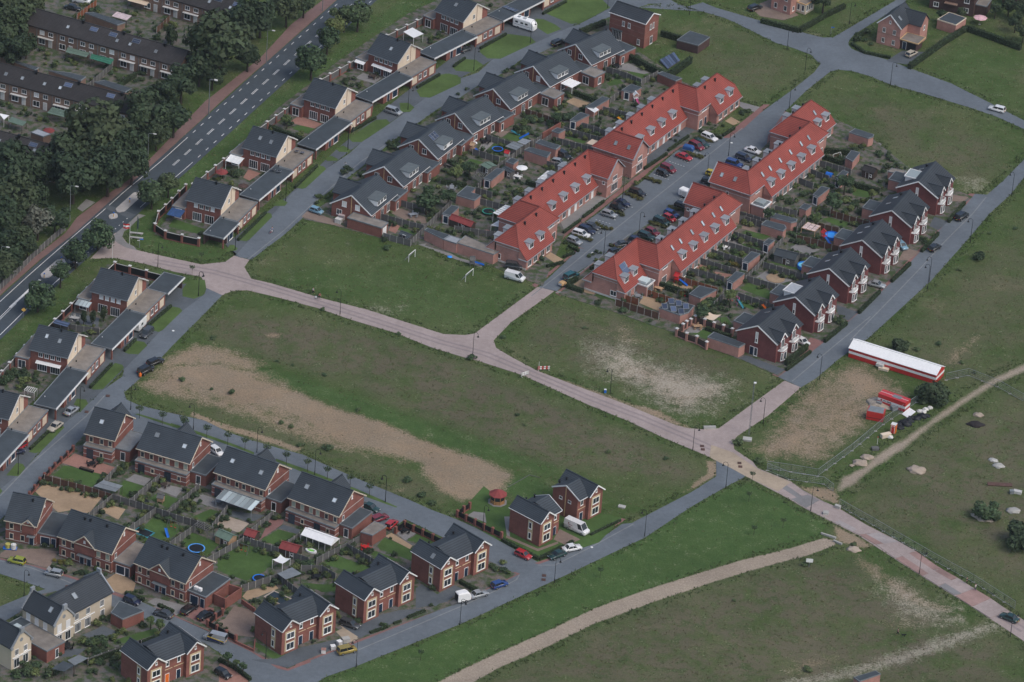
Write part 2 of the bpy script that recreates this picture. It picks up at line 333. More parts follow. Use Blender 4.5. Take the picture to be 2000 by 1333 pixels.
def edge(a,sharp=.22,k=.55):
 s=mth(t,'ADD',a,mth(t,'MULTIPLY',mth(t,'SUBTRACT',mth(t,'MULTIPLY',mth(t,'ADD',n_mid,n_fin),.5),.5),k*2))
 return ramp(t,s,.5-sharp,.5+sharp)
c=mixc(t,edge(attr('dry'),.3,.7),green,brown)
n_scr=noise(t,.16,7,pos,.72);n_scr2=noise(t,.07,6,pos,.7)
c=mixc(t,ramp(t,n_scr,.54,.66,0,.55),c,(.042,.072,.022))
c=mixc(t,ramp(t,n_scr2,.56,.68,0,.5),c,(.20,.172,.112))
c=mixc(t,edge(attr('lush'),.3,.35),c,lush)
c=mixc(t,edge(attr('sand'),.2,1.15),c,sandc)
c=mixc(t,mth(t,'MULTIPLY',edge(attr('pale'),.3,1.6),.7),c,palec)
c=mixc(t,edge(attr('track'),.12,.3),c,mixc(t,ramp(t,n_mid,.3,.7),(.45,.37,.29),(.38,.31,.245)))
c=mixc(t,ramp(t,n_tuft,.45,.75,0,.3),c,(.06,.085,.032))
mult=mth(t,'MULTIPLY',ramp(t,n_fin,.3,.7,.74,1.22),ramp(t,n_big,.3,.7,.88,1.12))
vv=N(t,'ShaderNodeCombineColor')
for i in range(3):t.links.new(mult,vv.inputs[i])
t.links.new(mixc(t,1.,c,vv.outputs[0],'MULTIPLY'),b.inputs['Base Color'])
b.inputs['Roughness'].default_value=.95;b.inputs['Specular IOR Level'].default_value=.1
bp=N(t,'ShaderNodeBump');bp.inputs['Strength'].default_value=.7;bp.inputs['Distance'].default_value=.25
t.links.new(mth(t,'ADD',n_fin,n_tuft),bp.inputs['Height']);t.links.new(bp.outputs[0],b.inputs['Normal'])
me.materials.append(m);MATS['field']=m
go=bpy.data.objects.new('ground',me);col.objects.link(go);structure(go)
def pave(name,c,c2,k=1.0,rough=.9,fine=5.,patch=.25,spec=.2):
 m,t,b=newmat(name);g=N(t,'ShaderNodeNewGeometry');p=g.outputs['Position']
 cc=mixc(t,ramp(t,noise(t,fine,3,p,.7),.35,.65),c,c2)
 f=mth(t,'MULTIPLY',ramp(t,noise(t,.12,4,p),.3,.7,1-patch,1+patch*.8),ramp(t,noise(t,.9,4,p,.7),.3,.7,.88,1.10))
 v=N(t,'ShaderNodeCombineColor')
 for i in range(3):t.links.new(f,v.inputs[i])
 t.links.new(mixc(t,1.,cc,v.outputs[0],'MULTIPLY'),b.inputs['Base Color'])
 b.inputs['Roughness'].default_value=rough;b.inputs['Specular IOR Level'].default_value=spec
 MATS[name]=m;return m
g_asph=pave('asphalt',(.060,.076,.090),(.074,.090,.104),patch=.12)
g_road=pave('grey_clinker',(.128,.150,.170),(.155,.178,.198),patch=.14)
g_drive=pave('dark_grey_paving',(.092,.108,.122),(.118,.134,.147),patch=.2)
g_redr=pave('pink_clinker',(.338,.276,.256),(.40,.332,.308),patch=.12)
g_redp=pave('red_clinker',(.22,.112,.102),(.26,.145,.13),patch=.15)
g_bike=pave('red_cycle_paving',(.19,.118,.108),(.225,.145,.132),patch=.15)
g_ltgrey=pave('pale_paving',(.22,.215,.21),(.27,.26,.25),patch=.15)
g_patio=pave('brown_patio',(.21,.155,.125),(.26,.20,.165),patch=.2)
g_pinkp=pave('salmon_patio',(.30,.155,.12),(.36,.20,.16),patch=.15)
g_sandp=pave('sand_paving',(.42,.30,.19),(.36,.26,.17),patch=.2)
g_lawn=pave('garden_lawn',(.058,.112,.030),(.084,.138,.044),patch=.25,spec=.1)
g_verge=pave('verge_grass',(.074,.124,.036),(.102,.152,.050),patch=.25,spec=.1)
g_track=pave('sand_track',(.44,.36,.285),(.38,.31,.25),patch=.18)
g_bed=pave('planting_bed',(.045,.045,.030),(.075,.06,.042),patch=.3)
g_orange=pave('orange_clinker',(.43,.345,.25),(.38,.31,.235),patch=.15)
g_worn=pave('tyre_worn_clinker',(.27,.225,.222),(.31,.26,.255),patch=.12)
g_paleline=pave('pale_gutter',(.24,.25,.255),(.21,.22,.225),patch=.15)
def garden():
 m,t,b=newmat('garden_mix');g=N(t,'ShaderNodeNewGeometry');p=g.outputs['Position']
 pv=mixc(t,ramp(t,noise(t,.35,2,p),.45,.55),(.20,.165,.145),(.15,.155,.16));pv=mixc(t,ramp(t,noise(t,4.,3,p,.7),.35,.65),pv,(.13,.115,.10))
 gr=mixc(t,ramp(t,noise(t,2.5,4,p,.7),.35,.65),(.040,.066,.026),(.075,.105,.045))
 t.links.new(mixc(t,ramp(t,noise(t,.55,3,p,.6),.42,.60),pv,gr),b.inputs['Base Color']);b.inputs['Roughness'].default_value=.95;b.inputs['Specular IOR Level'].default_value=.1;return m
g_garden=garden()
g_paint=mat('road_paint',(.74,.74,.72),.7,.12,2)
PLACED=[]
def pip(p,poly):
 r=False;n=len(poly)
 for i in range(n):
  (x1,y1),(x2,y2)=poly[i],poly[(i+1)%n]
  if(y1>p[1])!=(y2>p[1])and p[0]<(x2-x1)*(p[1]-y1)/(y2-y1)+x1:r=not r
 return r
def seg(a,b,c,d):
 o=lambda p,q,r_:(q[0]-p[0])*(r_[1]-p[1])-(q[1]-p[1])*(r_[0]-p[0])
 return o(a,b,c)*o(a,b,d)<0 and o(c,d,a)*o(c,d,b)<0
def meet(P,Q):
 return any(pip(p,Q)for p in P)or any(pip(q,P)for q in Q)or any(seg(P[i-1],P[i],Q[j-1],Q[j])for i in range(len(P))for j in range(len(Q)))
def level(pts):
 P=[tuple(p[:2])for p in pts];xs_=[p[0]for p in P];ys_=[p[1]for p in P];bb=(min(xs_),max(xs_),min(ys_),max(ys_));lv=0
 for l2,b2,Q in PLACED:
  if l2<lv or b2[0]>bb[1]or b2[1]<bb[0]or b2[2]>bb[3]or b2[3]<bb[2]:continue
  if meet(P,Q):lv=max(lv,l2+1)
 PLACED.append((lv,bb,P));return lv
def sheet(name,pts,m,z=None,kind='structure',thick=.10,parent=None):
 """flat slab on the ground, each a few millimetres above the one before"""
 z=.012+.0042*level(pts)
 o=MB().prism([tuple(p)for p in pts],z-thick,z).build(name,m,parent)
 if kind and not parent:o['kind']=kind
 return o
def strip(pts,w0,w1):
 """ribbon between two offsets (metres to the left of the line)"""
 L,Rr=[],[]
 for i,p in enumerate(pts):
  a=pts[max(i-1,0)];b_=pts[min(i+1,len(pts)-1)];d=(Vector(b_)-Vector(a)).normalized();n=Vector((-d.y,d.x))
  L.append(Vector(p)+n*w0);Rr.append(Vector(p)+n*w1)
 return L+Rr[::-1]
def resample(pts,step):
 out=[Vector(pts[0])];acc=0
 for a,b_ in zip(pts,pts[1:]):
  a=Vector(a);b_=Vector(b_);L=(b_-a).length;d=step-acc
  while d<L:out.append(a+(b_-a)*d/L);d+=step
  acc=L-(d-step)
 return out
mainL=GL('w',[(-60,680),(0,622),(18,604),(82,545),(150,485),(224,421),(265,384),(339,322),(420,249),(494,182),(567,116),(610,78),(698,0),(780,-72)])
sheet('main_road',strip(mainL,-4.6,4.6),g_asph)
sheet('cycle_path',GL('b',[(1100,-90),(905,0),(660,190),(430,440),(270,570),(0,780)])[0:6]+GL('f',[(1190,0),(990,200),(800,330),(720,390),(590,490),(500,610),(270,790),(100,930),(0,1000),(-200,1180),(-200,1260),(0,1090),(60,1030),(300,820),(560,620),(850,360),(1130,120)])+GL('b',[(200,710),(390,545),(500,450),(690,280),(890,105),(1010,0),(1200,-170)]),g_bike)
sheet('residential_street',GL('w',[(459,500),(512,438),(572,376),(639,329),(684,299),(704,280),(762,241),(831,192),(880,160),(934,142),(960,118),(1046,84),(1095,58),(1128,49),(1194,16),(1215,-20),(1300,-40),(1345,0),(1280,0),(1262,10),(1189,34),(1138,56),(1100,80),(1059,102),(1016,118),(983,144),(934,167),(892,195),(855,213),(765,277),(700,332),(623,389),(590,427),(556,458),(490,508)]),g_road)
sheet('crossing_street',GL('e',[(-1000,-140),(-640,60),(-500,20),(-400,60),(0,178),(200,230),(330,268),(420,290),(500,288),(640,205),(960,15),(1010,-20),(1090,-20),(1000,55),(660,265),(622,310),(615,345),(640,375),(700,400),(900,455),(1100,530),(1400,640),(1700,790),(1960,925),(2060,980),(2060,1060),(1960,990),(1750,895),(1560,830),(1200,720),(940,650),(780,585),(640,545),(540,535),(480,548),(390,470),(395,490),(330,420),(180,365),(60,330),(-100,250),(-240,180),(-330,140),(-500,90),(-700,30),(-800,30),(-900,40),(-980,60),(-1100,30)]),g_road)
sheet('parking_street',GL('w',[(1599,118),(1603,125),(1590,142),(1545,178),(1503,208),(1430,262),(1368,267),(1319,297),(1281,330),(1255,354),(1218,378),(1188,400),(1171,415),(1137,439),(1107,465),(1133,485),(1052,562),(1088,569),(1125,534),(1180,499),(1190,495),(1204,483),(1240,482),(1289,461),(1327,428),(1350,410),(1400,372),(1450,338),(1482,316),(1497,290),(1500,265),(1533,218),(1575,177),(1622,140),(1628,130)]),g_road)
sheet('right_street',GL('w',[(1520,737),(1583,689),(1614,665),(1679,610),(1748,545),(1796,493),(1851,432),(1888,399),(1904,379),(1928,381),(1962,351),(2000,312),(2060,250),(2060,290),(2000,347),(1973,381),(1932,418),(1892,466),(1857,505),(1819,548),(1760,602),(1697,660),(1636,703),(1594,739),(1564,757)]),g_road)
sheet('left_street',GL('w',[(403,563),(434,577),(400,612),(336,676),(300,715),(262,750),(242,767),(200,818),(164,860),(138,878),(89,925),(55,965),(0,1016),(-60,1070),(-60,1010),(0,957),(49,915),(79,884),(121,832),(172,789),(203,761),(239,736),(243,721),(288,674),(310,650),(356,608),(400,575)]),g_road)
sheet('field_street',GL('w',[(236,772),(242,767),(247,781),(269,791),(324,805),(400,822),(446,845),(487,859),(555,879),(590,888),(658,918),(738,952),(800,977),(842,996),(890,1014),(980,1054),(1052,1095),(1060,1110),(1012,1123),(958,1100),(865,1050),(791,1014),(766,1034),(700,1035),(600,1000),(440,945),(300,895),(170,850),(200,818)]),g_road)
sheet('lower_street',GL('w',[(1399,899),(1457,931),(1425,947),(1350,990),(1260,1050),(1087,1132),(900,1219),(697,1301),(637,1322),(600,1345),(480,1345),(489,1323),(428,1275),(400,1257),(332,1229),(240,1190),(89,1151),(49,1137),(0,1121),(-40,1110),(-40,1080),(0,1090),(91,1111),(172,1137),(241,1160),(400,1231),(494,1271),(546,1305),(562,1310),(600,1290),(701,1252),(877,1185),(960,1145),(1012,1121),(1046,1101),(1155,1065),(1215,1024),(1234,1022),(1350,962),(1399,931)]),g_road)
sheet('corner_street',GL('w',[(-40,1240),(0,1219),(49,1190),(100,1165),(110,1148),(89,1151),(60,1160),(0,1185),(-40,1200)]),g_road)
redU=GL('w',[(242,450),(238,462),(252,480),(268,489),(306,498),(393,517),(440,512),(457,500),(487,508),(477,522),(491,545),(530,554),(632,584),(716,605),(800,632),(866,653),(908,655),(927,652),(1050,561),(1083,569),(999,629),(964,665),(969,680),(999,698),(1050,725),(1128,755),(1224,791),(1320,831),(1344,837),(1374,839),(1404,837),(1422,824),(1500,767),(1532,744),(1564,757),(1500,812),(1440,852),(1432,862),(1434,878),(1470,902),(1480,915),(1545,941),(1584,970),(1633,990),(1691,1025),(1756,1058),(1837,1110),(1902,1149),(1967,1191),(2060,1250),(2060,1292),(2000,1253),(1951,1220),(1870,1168),(1805,1129),(1740,1087),(1675,1045),(1623,1019),(1577,996),(1532,970),(1457,931),(1399,899),(1365,884),(1299,857),(1230,824),(1149,791),(1056,749),(1014,731),(930,704),(905,698),(848,681),(770,650),(680,623),(620,602),(545,582),(482,567),(452,569),(434,577),(403,563),(396,547),(393,541),(339,531),(288,517),(222,504),(176,506),(196,486),(224,456)])
sheet('brick_road',redU,g_redr)
cl=GL('w',[(300,510),(420,532),(520,560),(640,597),(760,635),(860,668),(950,692),(1040,730),(1150,777),(1250,815),(1340,853),(1400,880),(1480,925),(1560,960),(1640,1004),(1720,1052),(1800,1102),(1900,1165),(2000,1232)])
for o0,o1 in((1.1,.45),(-.5,-1.15)):sheet('worn_track',strip(cl,o0,o1),g_worn)
A_=GL('ac',[(120,60),(250,105),(400,205),(600,285),(700,360),(770,395),(870,440),(960,490),(1050,545),(1130,590),(1250,645),(1350,700),(1500,805),(1600,860),(1700,925),(1800,985),(1900,1055)])
B_=GL('ac',[(110,135),(240,200),(330,250),(520,340),(600,385),(690,440),(780,490),(860,525),(970,580),(1010,600),(1110,660),(1230,745),(1390,850),(1490,910),(1590,970),(1690,1035),(1800,1105)])
g_mred=pave('muted_red_clinker',(.30,.195,.172),(.35,.235,.21));g_mgrey=pave('muted_grey_clinker',(.20,.195,.195),(.24,.235,.23));g_mpale=pave('pale_pink_clinker',(.36,.32,.31),(.40,.36,.345))
pm={'o':g_orange,'g':g_mgrey,'p':g_redr,'r':g_mred,'l':g_mpale,'b':g_redp}
rr=random.Random(3)
for i,ch in enumerate('oooggpppplpprprpp'[:len(A_)-1]):
 a0,a1,b0,b1=A_[i],A_[i+1],B_[i],B_[i+1]
 n=1 if ch=='o' else 3
 for k in range(n):
  f0,f1=k/n,(k+1)/n;j=rr.uniform(-.12,.12)if n>1 else 0
  c2=ch if n==1 or rr.random()<.5 else rr.choice('glpprp' if i>6 else 'gpp')
  sheet('paving_patch',[a0 .lerp(b0,f0),a1 .lerp(b1,f0),a1 .lerp(b1,f1)+(a1-a0)*j,a0 .lerp(b0,f1)],pm[c2])
fine=resample(mainL,.5)
def mark(i0,i1,off,w=.16):
 if i1-i0<1:return
 sheet('road_marking',strip(fine[i0:i1+1],off-w/2,off+w/2),g_paint,z=.075)
def near(px,py):p=G('w',px,py);return min(range(len(fine)),key=lambda i:(fine[i]-p).length)
iA,iB,iC=near(330,330),near(224,421),near(18,604)
for i in range(iA+4,len(fine)-8,13):
 mark(i,i+7,.13,.13);mark(i,i+7,-.22,.13)
for i in range(iA+14,len(fine)-8,9):mark(i,i+3,3.55);mark(i+4,i+7,-3.55)
mark(4,near(420,249)-20,3.55);mark(near(250,400),iA+12,-3.55);mark(4,near(120,512),-3.55)
for i in range(near(120,512)+2,near(238,410)-2,4):mark(i,i+1,-3.4)
mark(2,iC+6,.2,.12);mark(2,iC+6,-.25,.12)
g_isl=pave('island_paving',(.46,.44,.42),(.52,.50,.48))
def island(i0,i1,hw,label):
 pts=fine[i0:i1+1];n=len(pts);L=[]
 wid=[hw*min(1,.25+min(k,n-1-k)/3.)for k in range(n)]
 e=[]
 for k,p in enumerate(pts):
  d=(pts[min(k+1,n-1)]-pts[max(k-1,0)]).normalized();e.append((p,Vector((-d.y,d.x))))
 poly=[p+q*w_ for(p,q),w_ in zip(e,wid)]+[p-q*w_ for(p,q),w_ in zip(e,wid)][::-1]
 o=MB().prism(poly,0,.18).build('traffic_island',g_isl);o['kind']='structure'
island(near(232,415),near(276,377),1.25,'');island(near(216,428),near(226,419),1.1,'');island(near(84,544),near(124,508),1.25,'')
sheet('island_paint',strip(fine[near(22,601):near(82,546)],-.1,.5),g_paint,z=.075)
sheet('cycle_crossing',GL('f',[(800,420),(1000,500),(1040,470),(830,395)]),g_drive,z=.071)
sheet('side_path',GL('f',[(870,660),(905,690),(960,720),(1050,745),(1030,715),(960,680),(935,640),(950,600),(990,570),(1060,500),(1115,475),(1060,465),(1000,520),(900,600),(870,630)]),g_ltgrey)
sheet('path_stub',GL('f',[(590,420),(660,350),(730,375),(630,445)]),g_ltgrey)
sheet('driveway_paving',GL('w',[(472,505),(459,500),(572,376),(639,329),(704,280),(831,192),(960,118),(1046,84),(1194,16),(1215,-20),(1100,-20),(1000,40),(900,100),(780,190),(660,290),(560,385),(440,478)]),g_drive)
sheet('driveway_paving',GL('w',[(400,575),(356,608),(310,650),(243,721),(203,761),(121,832),(49,915),(0,957),(-60,1010),(-60,920),(0,860),(120,740),(230,640),(310,560),(380,553)]),g_drive)
LOBES=[('c',[(820,95),(1040,185),(1110,180),(1340,60),(1250,-30),(1030,-20)]),('c',[(770,145),(760,200),(860,265),(965,225),(920,190),(830,150)]),('c',[(340,370),(345,405),(400,450),(500,452),(770,325),(730,285),(560,262)]),('c',[(130,515),(160,545),(290,555),(370,500),(310,460),(230,455)]),('c',[(-80,690),(0,725),(190,605),(170,578),(80,565),(0,600)]),('b',[(1620,695),(1650,745),(1725,750),(1960,640),(1960,595),(1870,565),(1800,575)]),('b',[(1490,790),(1500,860),(1570,860),(1605,825),(1560,790)]),('b',[(1100,1060),(1130,1090),(1200,1090),(1420,945),(1390,915),(1310,920)]),('b',[(1000,1140),(1030,1165),(1100,1168),(1118,1150),(1060,1115)]),('b',[(920,1215),(935,1235),(1010,1235),(1020,1220),(970,1195)]),('g',[(860,575),(940,590),(975,580),(1170,400),(1150,375),(1080,360)]),('g',[(650,745),(680,755),(770,755),(800,720),(740,690)]),('g',[(320,1085),(400,1095),(430,1080),(650,860),(640,830),(590,815)]),('g',[(200,1200),(300,1185),(318,1165),(280,1130),(240,1130)]),('n',[(1420,800),(1530,835),(1570,815),(1760,630),(1730,600),(1640,585)]),('n',[(1200,1030),(1240,1045),(1335,1050),(1420,965),(1390,930),(1300,915)]),('o',[(865,290),(905,305),(990,300),(1195,95),(1180,65),(1110,45)]),('o',[(700,470),(770,525),(850,440),(830,400),(740,390)]),('o',[(275,905),(340,917),(390,905),(620,670),(600,640),(470,700)]),('o',[(60,1130),(180,1140),(245,1060),(220,1020),(160,1010)]),('o',[(-20,1290),(0,1310),(25,1280),(0,1255)]),('n',[(1760,420),(1820,340),(1975,330),(1990,420),(1960,480),(1870,515),(1760,490)])]
LOBES+=[('o',[(1300,540),(1480,600),(1750,690),(1740,665),(1500,585),(1330,535)]),('s',[(-80,55),(150,125),(470,235),(640,300),(640,280),(480,215),(150,98),(-70,30)]),('s',[(820,355),(1080,460),(1480,620),(1860,755),(1865,745),(1500,585),(1100,430),(830,335)])]
for f,p in LOBES:sheet('grass_verge',GL(f,p),g_verge)
sheet('red_footway',GL('i',[(1570,275),(1555,330),(1330,470),(1130,620),(1000,740),(820,870),(640,1010),(440,1160),(260,1300),(200,1370),(120,1420),(60,1470),(190,1330),(400,1150),(640,960),(860,790),(1040,640),(1300,440)]),g_redp)
sheet('red_footway',GL('j',[(460,430),(410,420),(-20,800),(-60,780),(0,735),(200,580),(400,410)]),g_redp)
sheet('red_footway',GL('d',[(1250,1010),(1190,1010),(930,1220),(800,1333),(870,1333),(1000,1240)]),g_redp)
sheet('red_footway',GL('w',[(1180,499),(1172,503),(1085,573),(1094,578),(1130,540),(1190,505),(1240,490),(1300,460),(1345,425),(1420,372),(1490,315),(1505,285),(1512,262),(1540,220),(1533,218),(1500,265),(1497,290),(1482,316),(1400,372),(1327,428),(1289,461),(1240,482),(1204,483),(1190,495)]),g_redp)
sheet('red_footway',GL('w',[(1520,737),(1583,689),(1614,665),(1679,610),(1748,545),(1796,493),(1851,432),(1888,399),(1904,379),(1893,378),(1842,428),(1787,488),(1740,538),(1668,605),(1603,662),(1572,687),(1508,732)]),g_redp)
sheet('red_footway',GL('ad',[(1660,305),(1640,300),(1480,400),(1400,440),(1300,490),(1185,535),(1205,540),(1320,500),(1420,450),(1500,410)]),g_redp)
sheet('red_footway',GL('ad',[(1110,590),(1080,580),(960,640),(740,735),(270,930),(0,1025),(-60,1045),(-60,1070),(0,1047),(270,945),(745,755),(960,662)]),g_redp)
sheet('red_footway',GL('t',[(0,650),(200,740),(480,860),(850,1050),(1080,1195),(1150,1215),(1330,1140),(1350,1160),(1150,1235),(1060,1215),(840,1075),(460,890),(180,770),(0,690)]),g_redp)
sheet('red_footway',GL('q',[(0,925),(300,985),(620,1080),(850,1160),(1100,1265),(1300,1333),(1300,1370),(1080,1290),(840,1185),(600,1110),(290,1010),(0,955)]),g_redp)
for f,p in(('i',[(-60,1870),(300,1590),(640,1310),(1000,1025),(1300,790),(1600,550),(1975,250)]),('i',[(900,1333),(1100,1160),(1350,960),(1500,835)]),('j',[(390,670),(640,480),(900,275)]),('af',[(300,1900),(760,1430),(1000,1180),(1200,960),(1480,680),(1610,520)]),('l',[(1220,1210),(1400,1060),(1600,890),(1975,585)]),('ad',[(270,985),(800,760),(1000,670),(1090,620),(1105,595)]),('ad',[(1200,545),(1290,545),(1480,450),(1700,330)]),('r',[(0,160),(300,230),(620,350),(900,470)]),('g',[(420,1265),(770,985),(1130,650),(1500,330),(1900,60)]),('o',[(0,1330),(300,1020),(600,760),(830,560),(1010,360)])):
 sheet('gutter_line',strip(GL(f,p),-.14,.14),g_paleline)
sheet('sand_path',GL('j',[(190,835),(560,870),(760,950),(1180,1110),(1400,1160),(1390,1180),(1170,1135),(740,970),(430,870),(170,850)]),g_ltgrey)
sheet('sand_path',GL('h',[(540,1110),(620,1030),(640,1100),(820,1170),(960,1250),(1200,1320),(1190,1345),(940,1270),(700,1170)]),g_ltgrey)
sheet('sand_path',GL('e',[(795,1085),(875,1100),(740,1260),(600,1390),(560,1333),(700,1240)]),g_ltgrey)
sheet('sand_path',GL('d',[(930,975),(1155,1035),(1100,1085),(1010,1060),(930,1005)]),g_ltgrey)
def pline(f,a,b_):
 A,B=G(f,*a),G(f,*b_);n=max(2,int((B-A).length/.8))
 d=(B-A).normalized();q=Vector((-d.y,d.x))*.07;z=.012+.0042*level([A-q,B-q,B+q,A+q])
 mb=MB()
 for k in range(n):
  p0=A.lerp(B,k/n);p1=p0+d*.38;mb.prism([p0-q,p1-q,p1+q,p0+q],z-.05,z)
 o=mb.build('parking_line',g_paint);o['kind']='structure';return o
for f,a,b_ in[('i',(1330,530),(1470,590)),('i',(1270,570),(1430,625)),('i',(1120,695),(1280,750)),('i',(1500,480),(1590,500)),('i',(720,965),(935,1020)),('i',(620,1085),(770,1145)),('i',(560,1130),(720,1180)),('i',(530,1240),(610,1275)),('i',(490,1290),(560,1320)),('i',(1250,690),(1320,710)),('k',(60,140),(200,190)),('k',(150,120),(240,150)),('i',(1000,1215),(1080,1240)),('i',(960,1265),(1000,1280)),('i',(1180,1090),(1240,1110))]:pline(f,a,b_)
def plot(f,pts,m,name='garden_ground'):return sheet(name,GL(f,pts),m)
plot('w',[(300,460),(350,395),(420,330),(545,210),(660,120),(800,25),(900,-20),(1080,-20),(985,34),(885,95),(765,182),(645,282),(545,375),(440,470)],g_garden)
plot('w',[(100,640),(210,516),(345,552),(295,570),(215,642),(105,742),(0,850),(-60,900),(-60,780),(0,715)],g_garden)
plot('w',[(590,428),(640,395),(700,335),(780,275),(860,215),(935,168),(1060,102),(1138,57),(1195,35),(1230,90),(1330,155),(1300,180),(1180,270),(960,440),(880,470),(800,480),(740,465),(650,440)],g_garden)
plot('w',[(830,480),(880,425),(1150,230),(1310,150),(1440,205),(1400,250),(1320,290),(1110,440),(1060,560),(960,520)],g_garden)
plot('w',[(1090,575),(1200,480),(1480,300),(1570,205),(1690,260),(1790,340),(1900,385),(1880,400),(1680,605),(1520,735),(1440,700),(1330,655),(1200,610)],g_garden)
plot('w',[(136,880),(164,850),(300,890),(440,945),(600,1000),(700,1035),(770,1035),(870,1055),(1010,1122),(880,1184),(700,1250),(560,1305),(400,1228),(240,1158),(90,1110),(0,1090),(0,1020),(60,970)],g_garden)
plot('w',[(0,1250),(60,1165),(110,1155),(240,1190),(400,1258),(490,1325),(480,1350),(0,1350)],g_garden)
plot('w',[(-30,60),(160,-30),(480,60),(400,120),(330,190),(230,270),(60,330),(-30,330)],g_garden)
plot('w',[(890,1010),(945,950),(1020,1010),(1090,985),(1215,1012),(1170,1060),(1050,1098)],g_lawn)
for f,pts in[('o',[(510,1130),(620,1035),(1000,1120),(890,1245)]),('q',[(1200,190),(1390,245),(1250,360),(1150,330),(1160,240)]),('s',[(700,1030),(850,940),(1010,985),(850,1085)]),('q',[(1340,680),(1480,545),(1800,645),(1600,780),(1400,790)]),('q',[(1440,370),(1530,310),(1720,370),(1620,460)]),('s',[(110,835),(270,765),(330,790),(220,870)]),('s',[(20,1050),(100,960),(350,1060),(240,1170),(100,1130)]),('s',[(330,1160),(540,1060),(830,1160),(800,1260),(480,1333),(330,1290)]),('t',[(540,330),(600,230),(1000,290),(960,380),(800,465),(600,400)]),('s',[(1240,1240),(1330,1150),(1560,1250),(1640,1290),(1560,1330)]),('t',[(1460,290),(1600,260),(1860,350),(1740,410),(1500,330)]),('u',[(600,510),(660,440),(900,540),(890,640),(620,540)]),('u',[(540,590),(580,555),(790,630),(780,650)]),('u',[(850,470),(950,405),(1110,465),(1080,495)]),('t',[(1260,480),(1500,500),(1560,470),(1560,530),(1440,560)]),('u',[(100,880),(240,860),(240,900),(120,910)]),('ah',[(1000,410),(1130,330),(1480,400),(1250,475)]),('ah',[(740,620),(890,510),(1100,560),(1080,640),(980,705)]),('ah',[(420,800),(500,750),(700,810),(640,850)]),('c',[(1470,555),(1540,530),(1640,570),(1580,600)]),('c',[(1310,640),(1400,590),(1440,640),(1340,660)]),('ag',[(440,640),(470,590),(900,680),(740,740)]),('ag',[(390,820),(430,795),(720,885),(690,915)]),('ag',[(200,960),(330,880),(520,960),(440,1020)]),('ag',[(870,1110),(900,1090),(1500,1240),(1460,1280)]),('l',[(720,320),(800,260),(1090,370),(1040,440)]),('l',[(690,470),(730,440),(870,490),(840,520)]),('l',[(480,600),(590,590),(640,660),(560,665)]),('l',[(230,740),(390,710),(450,735),(390,805)]),('k',[(1040,370),(1100,340),(1240,380),(1150,420),(1040,400)]),('k',[(800,580),(860,570),(1020,620),(960,650)]),('k',[(500,130),(560,100),(620,140),(560,170)]),('r',[(1060,940),(1500,810),(1540,860),(1240,960)]),('b',[(670,990),(740,960),(840,990),(790,1025)]),('g',[(840,0),(900,-20),(1060,10),(990,50)]),('f',[(1290,560),(1330,500),(1570,580),(1530,620)]),('h',[(330,970),(370,940),(560,1010),(540,1030)]),('i',[(250,340),(330,330),(470,380),(440,400)]),('k',[(200,690),(260,670),(390,720),(350,740)]),('t',[(840,1010),(880,990),(1080,1100),(1290,1080),(1310,1110),(1100,1190)])]:plot(f,pts,g_lawn,'garden_lawn')
